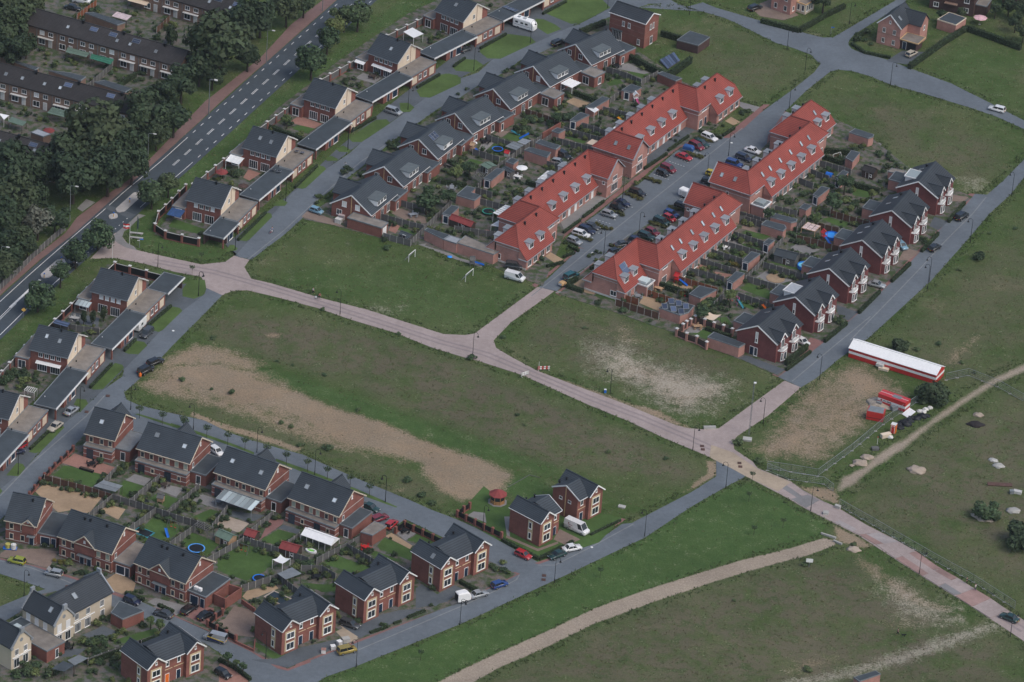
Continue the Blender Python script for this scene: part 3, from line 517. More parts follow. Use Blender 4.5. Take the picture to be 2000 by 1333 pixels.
for f,pts,mm in[('o',[(600,1010),(720,920),(1120,1060),(1060,1140),(780,1070)],g_pinkp),('q',[(340,300),(430,220),(980,360),(860,510),(680,480),(560,500)],g_sandp),('q',[(960,480),(1060,430),(1210,470),(1140,570)],g_sandp),('q',[(1210,190),(1300,130),(1460,180),(1390,245)],g_ltgrey),('q',[(1490,270),(1560,220),(1770,270),(1700,350)],g_ltgrey),('q',[(1840,370),(1900,320),(2100,380),(2000,440)],g_ltgrey),('s',[(100,690),(200,640),(440,720),(380,780)],g_ltgrey),('s',[(290,890),(390,820),(600,890),(510,970)],g_track),('s',[(380,810),(420,780),(740,820),(620,880)],g_drive),('s',[(690,1030),(780,850),(900,860),(880,900)],g_redp),('s',[(850,930),(890,900),(1040,945),(1010,980)],g_drive),('t',[(760,600),(800,550),(1040,500),(1070,530),(900,600),(800,630)],g_sandp),('t',[(610,790),(690,680),(870,720),(860,950),(700,930),(540,820)],g_patio),('t',[(0,690),(120,640),(240,690),(200,740)],g_ltgrey),('t',[(200,740),(330,660),(520,700),(470,850)],g_redp),('t',[(1560,900),(1640,860),(1750,960),(1660,1000)],g_orange),('u',[(280,1190),(310,1160),(440,1280),(400,1333)],g_orange),('u',[(760,400),(840,360),(940,400),(840,465)],g_ltgrey),('u',[(670,430),(720,400),(900,510),(880,540)],g_sandp),('u',[(940,870),(980,840),(1180,970),(1100,1030),(930,960)],g_drive),('ah',[(870,370),(960,290),(1130,310),(990,410)],g_patio),('ah',[(620,600),(700,460),(880,490),(730,625)],g_ltgrey),('c',[(1370,510),(1480,485),(1640,560),(1600,570),(1400,530)],g_ltgrey),('c',[(1000,780),(1060,750),(1180,790),(1120,835)],g_sandp),('h',[(290,810),(380,770),(640,860),(660,920),(520,920)],g_patio),('h',[(290,990),(330,910),(400,950),(360,1020)],g_pinkp),('h',[(1100,1010),(1240,980),(1370,1040),(1340,1090)],g_pinkp),('j',[(350,770),(450,700),(560,850),(540,870),(430,840)],g_sandp),('j',[(980,950),(1020,880),(1240,940),(1170,1030)],g_sandp),('j',[(1290,770),(1400,750),(1540,800),(1450,830)],g_sandp),('j',[(1500,600),(1560,570),(1680,620),(1600,640)],g_pinkp),('j',[(1670,640),(1780,660),(1880,680),(1800,710)],g_pinkp),('j',[(540,880),(580,855),(760,910),(740,930)],g_lawn),('l',[(180,740),(270,650),(370,700),(310,745)],g_ltgrey),('l',[(870,210),(960,150),(1140,170),(1220,240),(1090,275),(960,250)],g_ltgrey),('ag',[(1200,880),(1300,800),(1680,900),(1500,990)],g_ltgrey),('ag',[(400,560),(430,480),(680,560),(660,630)],g_patio),('ag',[(190,770),(230,730),(460,790),(380,830)],g_ltgrey),('r',[(790,880),(1000,790),(1130,850),(940,930)],g_drive),('r',[(590,1090),(600,1010),(830,1010),(740,1080)],g_drive),('v',[(310,630),(370,590),(480,605),(495,700)],g_ltgrey),('v',[(665,640),(720,640),(720,840),(690,820)],g_ltgrey),('v',[(690,820),(990,950),(1180,880),(1190,900),(990,975),(680,840)],g_patio),('v',[(1140,860),(1200,760),(1400,860),(1270,920)],g_patio),('l',[(710,990),(780,960),(1150,1100),(1080,1145)],g_drive),('l',[(1180,1000),(1290,900),(1400,790),(1530,830),(1380,950)],g_redp),('l',[(1640,470),(1860,545),(1760,630),(1660,560)],g_drive),('b',[(640,940),(720,890),(900,950),(840,985)],g_pinkp),('g',[(370,480),(420,400),(540,440),(430,510)],g_pinkp),('b',[(1150,600),(1210,560),(1350,600),(1300,640)],g_ltgrey),('n',[(650,720),(700,640),(960,700),(940,790)],g_drive),('af',[(1060,800),(1110,710),(1240,760),(1150,840)],g_drive),('af',[(760,1130),(830,1010),(970,1050),(860,1130)],g_patio),('af',[(1290,500),(1440,520),(1400,560),(1280,560)],g_patio),('g',[(930,860),(990,800),(1230,880),(1350,960),(1200,930)],g_patio),('d',[(820,1170),(880,1130),(970,1180),(900,1210)],g_sandp),('h',[(1800,1240),(1850,1200),(1975,1270),(1900,1310)],g_sandp),('w',[(1465,15),(1515,-5),(1560,30),(1530,40),(1485,32)],g_patio),('e',[(900,470),(1030,390),(1210,400),(1085,500)],g_drive),('t',[(560,1180),(620,1140),(840,1300),(780,1350),(560,1350)],g_pinkp),('q',[(0,900),(60,860),(400,850),(560,880),(470,1040),(290,990),(0,930)],g_patio),('q',[(980,1180),(1130,1080),(1310,1180),(1270,1320),(1100,1260)],g_sandp),('r',[(1420,560),(1500,520),(1800,600),(1700,690)],g_ltgrey),('u',[(280,1190),(440,1200),(600,1110),(800,1060),(1010,1050),(700,1190),(450,1300)],g_drive),('u',[(930,1050),(930,870),(1110,930),(1260,850),(1330,880),(1200,990)],g_drive),('t',[(840,1140),(1060,1130),(1240,1040),(1600,960),(1660,1000),(1330,1130),(1150,1210)],g_drive),('i',[(200,1110),(600,815),(640,850),(800,830),(640,950),(260,1240)],g_ltgrey),('i',[(1040,450),(1450,160),(1530,260),(1300,430),(1060,610)],g_drive)]:
 plot(f,pts,mm,'terrace_paving')
print('max sheet level',max(l for l,_,_ in PLACED))
# ================================================================ BUILDINGS
WC={}
def wmesh(w,h,nm,fr,kind):
 k=(round(w,2),round(h,2),nm,fr,kind)
 if k in WC:return WC[k]
 if kind=='frame':
  mb=MB();t=fr
  mb.box(-w/2,w/2,-.07,.02,h-t,h);mb.box(-w/2,w/2,-.07,.02,0,t);mb.box(-w/2,-w/2+t,-.07,.02,t,h-t);mb.box(w/2-t,w/2,-.07,.02,t,h-t)
  for i in range(1,nm+1):
   x=-w/2+w*i/(nm+1);mb.box(x-t*.35,x+t*.35,-.06,.02,t,h-t)
  mb.box(-w/2-.06,w/2+.06,-.12,.02,-.07,0)
 elif kind=='surround':mb=MB().box(-w/2,w/2,-.045,.02,0,h)
 else:mb=MB().box(-w/2+fr*.6,w/2-fr*.6,-.03,.01,fr*.6,h-fr*.6)
 WC[k]=mb.mesh('window_'+kind);return WC[k]
FACE={'-v':0,'+u':math.pi/2,'+v':math.pi,'-u':-math.pi/2}
def window(par,face,u,v,z,w=1.,h=1.2,nm=1,fr=.1,m=None,pane=None,name='window'):
 a=FACE[face]if isinstance(face,str)else face
 o=link(name,wmesh(w,h,nm,fr,'frame'),par,(u,v,z),a,m or m_white)
 link('pane',wmesh(w,h,0,fr,'pane'),o,None,None,pane or m_glass)
 return o
def row(par,face,fixed,z,xs_,w=1.,h=1.2,nm=1,**k):
 for x in xs_:
  if face in('-v','+v'):window(par,face,x,fixed,z,w,h,nm,**k)
  else:window(par,face,fixed,x,z,w,h,nm,**k)
def skylight(par,p,nrm_rot,pitch,w=.8,h=1.15,open_=False):
 """roof window: lies in the roof plane; nrm_rot = heading the slope looks to, pitch radians"""
 k=('sky',w,h)
 if k not in WC:
  WC[k]=MB().box(-w/2,w/2,-h/2,-h/2+.09,0,.12).box(-w/2,w/2,h/2-.09,h/2,0,.12).box(-w/2,-w/2+.09,-h/2,h/2,0,.11).box(w/2-.09,w/2,-h/2,h/2,0,.11).mesh('roof_window')
  WC[k+(1,)]=MB().box(-w/2+.05,w/2-.05,-h/2+.05,h/2-.05,0,.06).mesh('pane')
 o=link('roof_window',WC[k],par,p,None,m_zinc);o.rotation_euler=(Matrix.Rotation(nrm_rot,3,'Z')@Matrix.Rotation(pitch,3,'X')).to_euler()
 link('pane',WC[k+(1,)],o,None,None,m_skyl);return o
m_skyl=glassy('roof_window_glass',(.36,.40,.43),.12)
def gable(u0,u1,v0,v1,he,hr,ax='u',th=.2,off=0.):
 """two roof planes; ridge along ax; off shifts the ridge"""
 mb=MB()
 if ax=='u':
  vm=(v0+v1)/2+off
  mb.slab([(u0,v0,he),(u1,v0,he),(u1,vm,hr),(u0,vm,hr)],th);mb.slab([(u0,vm,hr),(u1,vm,hr),(u1,v1,he),(u0,v1,he)],th)
  mb.beam((u0,vm,hr+.02),(u1,vm,hr+.02),.28,.14)
 else:
  um=(u0+u1)/2+off
  mb.slab([(u0,v0,he),(um,v0,hr),(um,v1,hr),(u0,v1,he)],th);mb.slab([(um,v0,hr),(u1,v0,he),(u1,v1,he),(um,v1,hr)],th)
  mb.beam((um,v0,hr+.02),(um,v1,hr+.02),.28,.14)
 return mb
def gwall(mb,u0,u1,v0,v1,he,hr,ax='u',off=0.,z0=0.):
 """walls with pointed gables up to just under the roof"""
 n=len(mb.v)
 if ax=='u':
  vm=(v0+v1)/2+off;pr=[(v0,z0),(v1,z0),(v1,he),(vm,hr),(v0,he)]
  for u in(u0,u1):mb.v+=[(u,a,b)for a,b in pr]
  fl=[(0,4,3,2,1),(5,6,7,8,9)]
 else:
  um=(u0+u1)/2+off;pr=[(u0,z0),(u1,z0),(u1,he),(um,hr),(u0,he)]
  for v in(v0,v1):mb.v+=[(a,v,b)for a,b in pr]
  fl=[(0,1,2,3,4),(5,9,8,7,6)]
 for f in fl:mb.f.append(tuple(n+i for i in f))
 for i in range(5):
  j=(i+1)%5;mb.f.append((n+i,n+5+i,n+5+j,n+j)if ax=='v' else(n+i,n+j,n+5+j,n+5+i))
 return mb
def barge(par,pts,m=None,w=.09,h=.28,name='bargeboard'):
 mb=MB()
 for a,b in zip(pts,pts[1:]):mb.beam(a,b,w,h)
 return mb.build(name,m or m_white,par)
def flatroof(par,u0,u1,v0,v1,z,m,edge=None,name='flat_roof'):
 o=MB().box(u0+.18,u1-.18,v0+.18,v1-.18,z-.1,z+.03).build(name,m,par)
 mb=MB();
 for q in((u0,u1,v0,v0+.2),(u0,u1,v1-.2,v1),(u0,u0+.2,v0+.2,v1-.2),(u1-.2,u1,v0+.2,v1-.2)):mb.box(*q,z-.18,z+.12)
 mb.build('roof_edge',edge or m_zinc,o);return o
def vent(par,u,v,z,h=.7,w=.3):return MB().box(u-w/2,u+w/2,v-w/2,v+w/2,z-.3,z+h).box(u-w*.75,u+w*.75,v-w*.75,v+w*.75,z+h,z+h+.1).build('chimney',m_black,par)
def door(par,face,u,v,w=.95,h=2.1,m=None,z=.1):
 a=FACE[face]if isinstance(face,str)else face
 k=('door',w,h)
 if k not in WC:
  WC[k]=MB().box(-w/2,w/2,-.06,.02,0,h).mesh('door');WC[k+(1,)]=MB().box(-w/2-.1,w/2+.1,-.04,.02,0,h+.12).mesh('door_frame')
 o=link('door',WC[k],par,(u,v,z),a,m or m_door);link('frame',WC[k+(1,)],o,None,None,m_white);return o
def awning(par,face,u,v,z,w,d,m,drop=.5,name='awning'):
 o=thing_part(par,name,u,v,z,face)
 MB().slab([(-w/2,-d,-drop),(w/2,-d,-drop),(w/2,0,0),(-w/2,0,0)],.06).build('canopy',m,o);return o
def thing_part(par,name,u,v,z,face):
 """a part with its own local frame: a thin cassette bar that carries sub-parts"""
 o=MB().box(-.9,.9,-.08,.0,-.05,.1).build(name,m_offw,par);o.location=(u,v,z);o.rotation_euler=(0,0,FACE[face]);return o
def glassroof(par,u0,u1,v0,v1,z0,z1,n=4,m=None,name='veranda_roof'):
 """lean-to of clear sheets: slopes from z1 at v1 down to z0 at v0, posts at v0"""
 o=MB()
 for i in range(n+1):u=u0+(u1-u0)*i/n;o.beam((u,v0,z0+.05),(u,v1,z1+.05),.07,.09)
 o.beam((u0,v0,z0),(u1,v0,z0),.09,.1)
 for u in(u0+.05,u1-.05):o.beam((u,v0+.08,0),(u,v0+.08,z0),.09,.09)
 o=o.build(name,m_white if m is None else m_grey,par)
 for i in range(n):
  a=u0+(u1-u0)*i/n+.04;b=u0+(u1-u0)*(i+1)/n-.04
  MB().slab([(a,v0,z0),(b,v0,z0),(b,v1,z1),(a,v1,z1)],.03).build('sheet',m or m_canvas,o)
 return o
def solar(par,p,rot,w=1.0,d=1.6,tilt=R(25),n=1):
 k=('solar',w,d)
 if k not in WC:
  mb=MB().box(-w/2,w/2,-d/2,d/2,0,.05);WC[k]=mb.mesh('frame')
  mb=MB()
  for i in(0,1):
   y0=-d/2+.05+i*(d-.06)/2;mb.box(-w/2+.05,w/2-.05,y0,y0+(d-.1)/2-.03,.02,.06)
  WC[k+(1,)]=mb.mesh('cells')
 o=link('solar_panel',WC[k],par,p,None,m_grey);o.rotation_euler=(Matrix.Rotation(rot,3,'Z')@Matrix.Rotation(tilt,3,'X')).to_euler()
 link('cells',WC[k+(1,)],o,None,None,m_solar);return o
def villa(f,A,B,label,sky_=(),blinds=(),awn=None,carport=18.4,front=None,extdoor=True,sol=0,back_port=False,carsol=0):
 a,yaw,L=axis(f,A,B,5.3)
 T=thing('villa',label,'house',a,yaw,'villas along the main road')
 U,V=9.75,11.4
 mb=MB();gwall(mb,.35,U-.25,.4,V-.4,5.25,8.75,'u');mb.build('wall',m_bred,T)
 gable(0,U+.15,0,V,5.3,8.9,'u').build('roof',m_dark,T)
 z0=3.2;mb=MB();x=U-.25
 n=[(x+.02,.55,z0),(x+.02,8.6,z0),(x+.02,8.6,6.9),(x+.02,5.7,8.5),(x+.02,.55,5.2)]
 mb.poly(n);mb.poly([(x+.07,b,c)for _,b,c in n]);
 for i in range(5):
  p,q_=n[i],n[(i+1)%5];mb.poly([p,q_,(x+.07,q_[1],q_[2]),(x+.07,p[1],p[2])])
 mb.build('render_panel',m_cream,T)
 window(T,'+u',x+.08,5.0,4.5,.9,1.3,1)
 MB().box(x+.06,x+.12,6.2,6.3,3.2,7.8).build('rain_pipe',m_bred,T)
 barge(T,[(U+.18,0,5.2),(U+.18,5.7,8.8),(U+.18,V,5.2)],m_offw)
 barge(T,[(U+.1,8.2,7.35),(U+.9,8.2,7.35)],m_offw,.12,.1,'roof_edge')
 MB().beam((0,-.08,5.22),(U,-.08,5.22),.14,.12).build('gutter',m_zinc,T)
 for i,xx in enumerate((2.9,4.4,5.9,7.4)):window(T,'-v',xx,.4,3.75,1.05,1.15,1,pane=m_blind if i in blinds else m_glass)
 for xx in(3.3,6.6):window(T,'-v',xx,.4,.15,2.4,2.25,3,name='patio_door')
 vent(T,5.9,5.3,8.7,.6)
 for s in sky_:skylight(T,(s[0],s[1],5.3+s[1]*3.6/5.7+.06),0,math.atan2(3.6,5.7))
 MB().box(U-.3,14.5,-.2,11.1,0,3.1).build('annexe_wall',m_bred,T)
 flatroof(T,U-.2,14.6,-.3,11.2,3.15,m_gravel)
 for p in(4.0,7.2):vent(T,10.8,p-4.4,3.1,.35,.18)
 for i,p in enumerate((1.4,3.9,6.2,9.2)):
  if i in(1,2):window(T,'+u',14.5,p,.9,1.3,1.6,1)
  else:MB().box(14.49,14.56,p-1.1,p+1.1,.4,2.5).build('render_panel',m_cream,T)
 for i in range(sol):solar(T,(10.9+i*1.6,9.2,3.4),R(200),1.0,2.2,R(18))
 v1=-.32;v0=v1-carport
 if carport:
  c=flatroof(T,U-.2,15.1,v0,v1,3.0,m_felt,None,'carport_roof')
  MB().box(15.1,15.2,v0,v1,2.72,3.14).build('fascia',m_white,T)
  k=carport/18.4
  MB().box(U-.1,14.5,v0+6*k,v1-5.5*k,0,2.85).build('garage_wall',m_bred if carport>10 else m_bdark,T)
  window(T,'+u',14.5,v1-7.2*k,.1,2.2,2.3,0,pane=m_door,name='garage_door')
  door(T,'+u',14.5,v0+8.2*k)
  MB().box(U-.1,U+.15,v0+.2,v1,0,2.85).build('carport_wall',m_bdark,T)
  for vv_ in(v0+.4,v1-.5):MB().box(14.6,14.95,vv_,vv_+.35,0,2.85).build('pillar',m_bred,T)
  MB().box(10.5,10.65,v0+4*k,v0+4.15*k,3.,3.25).build('vent_cap',m_white,T)
  for i in range(carsol):solar(T,(10.6+i*1.6,v1-2.4,3.3),R(200),1.0,2.2,R(18))
 MB().box(-3.1,.34,-.5,10.6,0,2.95).build('extension_wall',m_bred,T);flatroof(T,-3.2,.3,-.6,10.7,3.0,m_gravel)
 window(T,'-v',-1.4,-.5,.2,1.9,2.2,1,name='patio_door')
 if awn=='glass':glassroof(T,-2.6,1.2,-3.4,-.6,2.3,2.85,4)
 elif awn=='pale':glassroof(T,-2.6,1.,-2.6,-.6,2.3,2.8,4,m_clear)
 elif awn=='blue':awning(T,'-v',-1.3,-.6,2.7,3.6,3.0,mat('blue_canvas',(.03,.07,.17),.8),.6)
 elif awn=='white':awning(T,'-v',-1.3,-.6,2.75,3.0,1.0,m_canvas,.4)
 if front=='awning':awning(T,'-v',5.,.38,2.75,6.2,.9,m_canvas,.35)
 for i,vv_ in enumerate((-3.0,-7.3,-11.6,-15.9)):
  if v0<-17 or vv_>-12:pass
 return T,a,yaw
def pier_fence(label,pts,panels=True,h=2.0,pm=None,wallh=.25,group='brick pier fences',brickm=None,first=True,last=True,rail=True,cap=True):
 a=pts[0];T=thing('pier_fence',label,'fence',a,0,group)
 P=[Vector(p)-Vector(a)for p in pts]
 for i,p in enumerate(P):
  if(i==0 and not first)or(i==len(P)-1 and not last):continue
  o=MB().box(-.28,.28,-.28,.28,0,h+.25).build('pier',brickm or m_bred,T);o.location=(p.x,p.y,0)
  if i<len(P)-1:d=P[i+1]-p
  else:d=p-P[i-1]
  o.rotation_euler=(0,0,math.atan2(d.y,d.x))
  if cap:MB().box(-.36,.36,-.36,.36,h+.25,h+.42).build('cap',m_offw,o)
 for p,q_ in zip(P,P[1:]):
  d=q_-p;L=d.length;an=math.atan2(d.y,d.x)
  if L<.8:continue
  if wallh:o=MB().box(.28,L-.28,-.11,.11,0,wallh).build('plinth',brickm or m_bred,T);o.location=(p.x,p.y,0);o.rotation_euler=(0,0,an)
  if panels:o=MB().box(.3,L-.3,-.04,.04,wallh+.03,h-.05).build('panel',pm or m_black,T);o.location=(p.x,p.y,0);o.rotation_euler=(0,0,an)
  if rail:o=MB().beam((.28,0,h),(L-.28,0,h),.1,.12).build('rail',m_offw,T);o.location=(p.x,p.y,0);o.rotation_euler=(0,0,an)
 return T
def loc2w(a,yaw,u,v):c,s=math.cos(yaw),math.sin(yaw);return Vector((a[0]+u*c-v*s,a[1]+u*s+v*c))
VL=[('c',(-92,118),(215,170),'dark roofed villa with cream gable beside the white motor home',dict(sky_=[(4.6,3.4)])),('b',(1240,405),(1475,490),'villa with one tilted roof window and a white pavilion in its garden corner',dict(sky_=[(5.6,2.9)],awn='white',front='awning')),('b',(745,755),(990,830),'villa with no roof window and a salmon terrace with round lawn',dict()),('b',(282,1130),(545,1205),'villa with two roof windows, solar panels on its flat roofs and a white glazed veranda',dict(sky_=[(3.4,3.3),(6.6,3.1)],awn='glass',sol=2,carsol=2)),('f',(1415,355),(1690,425),'villa with blue awning at the corner beside the brick road',dict(blinds=(0,3),awn='blue',carport=9.4)),('n',(865,440),(1210,530),'villa with white blinds and pale glass canopy, its carport facing the brick road',dict(blinds=(0,1,2,3),awn='pale')),('n',(275,1000),(640,1085),'villa with two roof windows and white awning above its garden doors',dict(sky_=[(3.,3.6),(6.4,3.2)],front='awning')),('o',(-300,500),(62,590),'villa at the edge of the row with red car in its carport',dict())]
VH=[]
for f,A,B,lb,kw in VL:
 if f=='c':A,B=(-25,150),(215,172)
 VH.append((villa(f,A,B,lb,**kw),lb))if f not in('c',)else None
aB,yB=VH[0][0][1],VH[0][0][2]
pA=G('c',212,172,5.3);yA=R(-35.5);aA=pA-Vector((math.cos(yA),math.sin(yA)))*9.75
FR['_']=(0,0,1)
def villa_at(a,yaw,label,**k):
 global axis
 old=axis;axis=lambda*_:(a,yaw,9.75)
 try:return villa('_',0,0,label,**k)
 finally:axis=old
v0_=villa_at(aA,yA,'dark roofed villa with cream gable beside the white motor home',sky_=[(4.6,3.4)])
v00=villa_at(loc2w(aA,yA,-.9,30.7),yA,'villa at the top of the row with blue solar panels on its carport',carsol=0)
T_,a_,y_=v00
for i in range(4):solar(T_,(10.3+i*1.1,-11.5,3.2),R(180),1.0,1.7,R(6))
Tf,af,yf=VH[4][0]
flatroof(Tf,9.6,15.1,11.3,20.6,3.0,m_felt,None,'carport_roof');MB().box(15.1,15.2,11.3,20.6,2.72,3.14).build('fascia',m_white,Tf)
MB().box(9.7,14.6,20.2,20.5,0,2.85).build('carport_wall',m_bdark,Tf);MB().box(9.7,10.0,11.3,20.2,0,2.85).build('carport_wall',m_bdark,Tf)
def piers_for(vl,label,vs_):
 T,a,y=vl;return pier_fence(label,[loc2w(a,y,-3.55,v)for v in vs_],group='brick pier screens of the villas',pm=m_fence)
for vl,nm in((v00,'the solar carport'),(v0_,'the motor home'),(VH[0][0],'the white pavilion'),(VH[1][0],'the round lawn'),(VH[2][0],'the white veranda'),(VH[5][0],'the villa with white awning'),(VH[6][0],'the red car in its carport')):
 piers_for(vl,'pier fence of the villa garden next to '+nm,(10.4,6.1,1.8,-2.6,-6.9,-11.2,-15.5,-18.6))
pier_fence('pier fence with black screens round the garden with the blue awning',GL('f',[(1420,300),(1368,350),(1315,405),(1265,455),(1212,505),(1185,600),(1265,655),(1392,685),(1520,712)],0),group='brick pier screens of the villas',pm=m_black)
pier_fence('pier fence with black screens between the brick road and the villa with white blinds',[loc2w(af,yf,u,v)for u,v in((-3.55,-15.5),(-3.55,-11),(-3.55,-6.8),(-3.55,-2.5),(-3.55,1.8),(-3.55,6.1),(-3.55,10.4),(-3.55,15),(-3.4,20.6),(0.6,20.6),(5.,20.6),(9.5,20.6))],group='brick pier screens of the villas',pm=m_black)
m_dzinc=mat('dull_dormer_roof',(.115,.135,.14),.7,.15,1)
def dormer(par,face,u,v,z,w,d,h,roofm=None,side=None,nm=1,nwin=1,blind=False):
 """box dormer: front plane at (u,v), runs d metres back into the slope"""
 o=MB().box(-w/2,w/2,.02,d,0,h).build('dormer',side or m_white,par);o.location=(u,v,z);o.rotation_euler=(0,0,FACE[face])
 MB().box(-w/2-.15,w/2+.15,-.22,d,h,h+.14).build('dormer_roof',roofm or m_zinc,o)
 for i in range(nwin):
  x=(i-(nwin-1)/2)*w/nwin;k=link('window',wmesh(w/nwin-.2,h-.3,nm,.09,'frame'),o,(x,.02,.12),0,m_white)
  link('pane',wmesh(w/nwin-.2,h-.3,0,.09,'pane'),o,(x,.02,.12),0,m_blind if blind and i==1 else m_glass)
 return o
def dormhouse(f,A,B,label,blinds=(0,0),solarp=False,annex='flat',dblind=False,porch=None):
 a,yaw,L=axis(f,A,B,3.4)
 T=thing('dormer_house',label,'house',a,yaw,'dormer houses in a staggered row')
 U,V=11.7,13.7
 gwall(MB(),.45,U-.45,.3,V-.3,3.55,7.2,'v').build('wall',m_bred,T)
 gable(0,U,0,V,3.4,7.4,'v').build('roof',m_dark,T)
 mb=MB();gwall(mb,-2.2,3.,6.0,12.6,3.4,5.75,'u');mb.build('wing_wall',m_bred,T)
 gable(-2.5,4.2,5.6,13.,3.4,5.95,'u').build('wing_roof',m_dark,T)
 barge(T,[(0,-.03,3.33),(U/2,-.03,7.33),(U,-.03,3.33)])
 for x in(0,U):MB().beam((x,0,3.3),(x,V,3.3),.14,.12).build('gutter',m_white if x else m_zinc,T)
 window(T,'-v',3.9,.3,3.5,1.3,1.5,1,pane=m_blind if blinds[0]else m_glass);window(T,'-v',7.6,.3,3.5,1.3,1.5,1,pane=m_blind if blinds[1]else m_glass)
 MB().box(5.75,5.95,.25,.31,.3,7.0).build('brick_stripe',m_yel,T)
 window(T,'-v',2.6,.3,.9,1.5,1.5,1)
 s=4/5.85
 dormer(T,'+u',11.3,6.,4.2,4.6,3.2,1.4,m_dzinc,nwin=3,blind=dblind)
 for v in(2.2,6.6,9.8):window(T,'+u',U-.45,v,.15 if v>3 else .8,1.5,2.2 if v>3 else 1.5,1)
 vent(T,.2,9.3,5.6,.5,.25);vent(T,6.0,12.6,7.3,.4,.2)
 if solarp:
  for i in range(3):solar(T,(7.4+i*.02,4.2+i*1.05,7.4-(7.4-5.85)*s+.15),R(90),1.0,1.9,math.atan(s))
 if annex=='flat':
  MB().box(7.,12.6,V-.4,17.4,0,2.95).build('annexe_wall',m_bred,T);flatroof(T,6.9,12.7,V-.2,17.5,3.0,m_felt);door(T,'-v',11.9,V-.4,m=m_white)
  MB().box(11.2,12.6,10.8,V-.38,0,2.9).build('porch_wall',m_bred,T);flatroof(T,U-.4,12.7,10.7,V-.22,2.95,m_felt);window(T,'+u',12.6,12.2,.1,1.,2.1,0,name='glass_door')
 elif annex=='long':
  MB().box(7.,16.4,V-.4,17.8,0,2.95).build('annexe_wall',m_bred,T);flatroof(T,6.9,11.9,V-.2,17.9,3.0,m_felt);flatroof(T,11.95,16.5,V-.5,17.9,3.05,m_gravel)
  window(T,'-v',13.6,V-.4,.2,2.,2.2,1,name='patio_door');window(T,'+u',16.4,15.6,.4,1.4,2.,1)
 return T,a,yaw
DH=[('g',(1205,728),(1605,848),'dormer house with white shutters beside the grass plot and brick garage',dict(blinds=(1,1))),('h',(40,450),(430,570),'dormer house with bright terrace steps and overgrown garden',dict()),('h',(375,185),(760,302),'dormer house with a solar panel array and a blue slide in its garden',dict(solarp=True,dblind=True)),('c',(0,920),(288,1030),'dormer house with trampoline lawn and brown terrace',dict()),('c',(292,735),(572,838),'dormer house between the dense shrub garden and the sand play corner',dict(annex='long')),('c',(605,558),(880,668),'dormer house with white ribbed veranda and half-closed shutters',dict(annex='long',blinds=(0,1))),('c',(935,388),(1195,500),'dormer house beside the clipped hedge and greenhouse',dict(annex='flat'))]
DHH=[dormhouse(f,A,B,lb,**k)for f,A,B,lb,k in DH]
T_,a_,y_=DHH[0]
MB().box(6.7,16.2,-3.1,.28,0,2.7).build('garage_wall',m_bred,T_);flatroof(T_,6.6,16.3,-3.2,.27,2.75,m_gravel,None,'garage_roof');window(T_,'+u',16.2,-1.5,.1,2.,2.2,0,pane=m_white,name='garage_door')
T_,a_,y_=DHH[5];glassroof(T_,11.9,15.6,4.5,8.5,2.9,2.95,4)
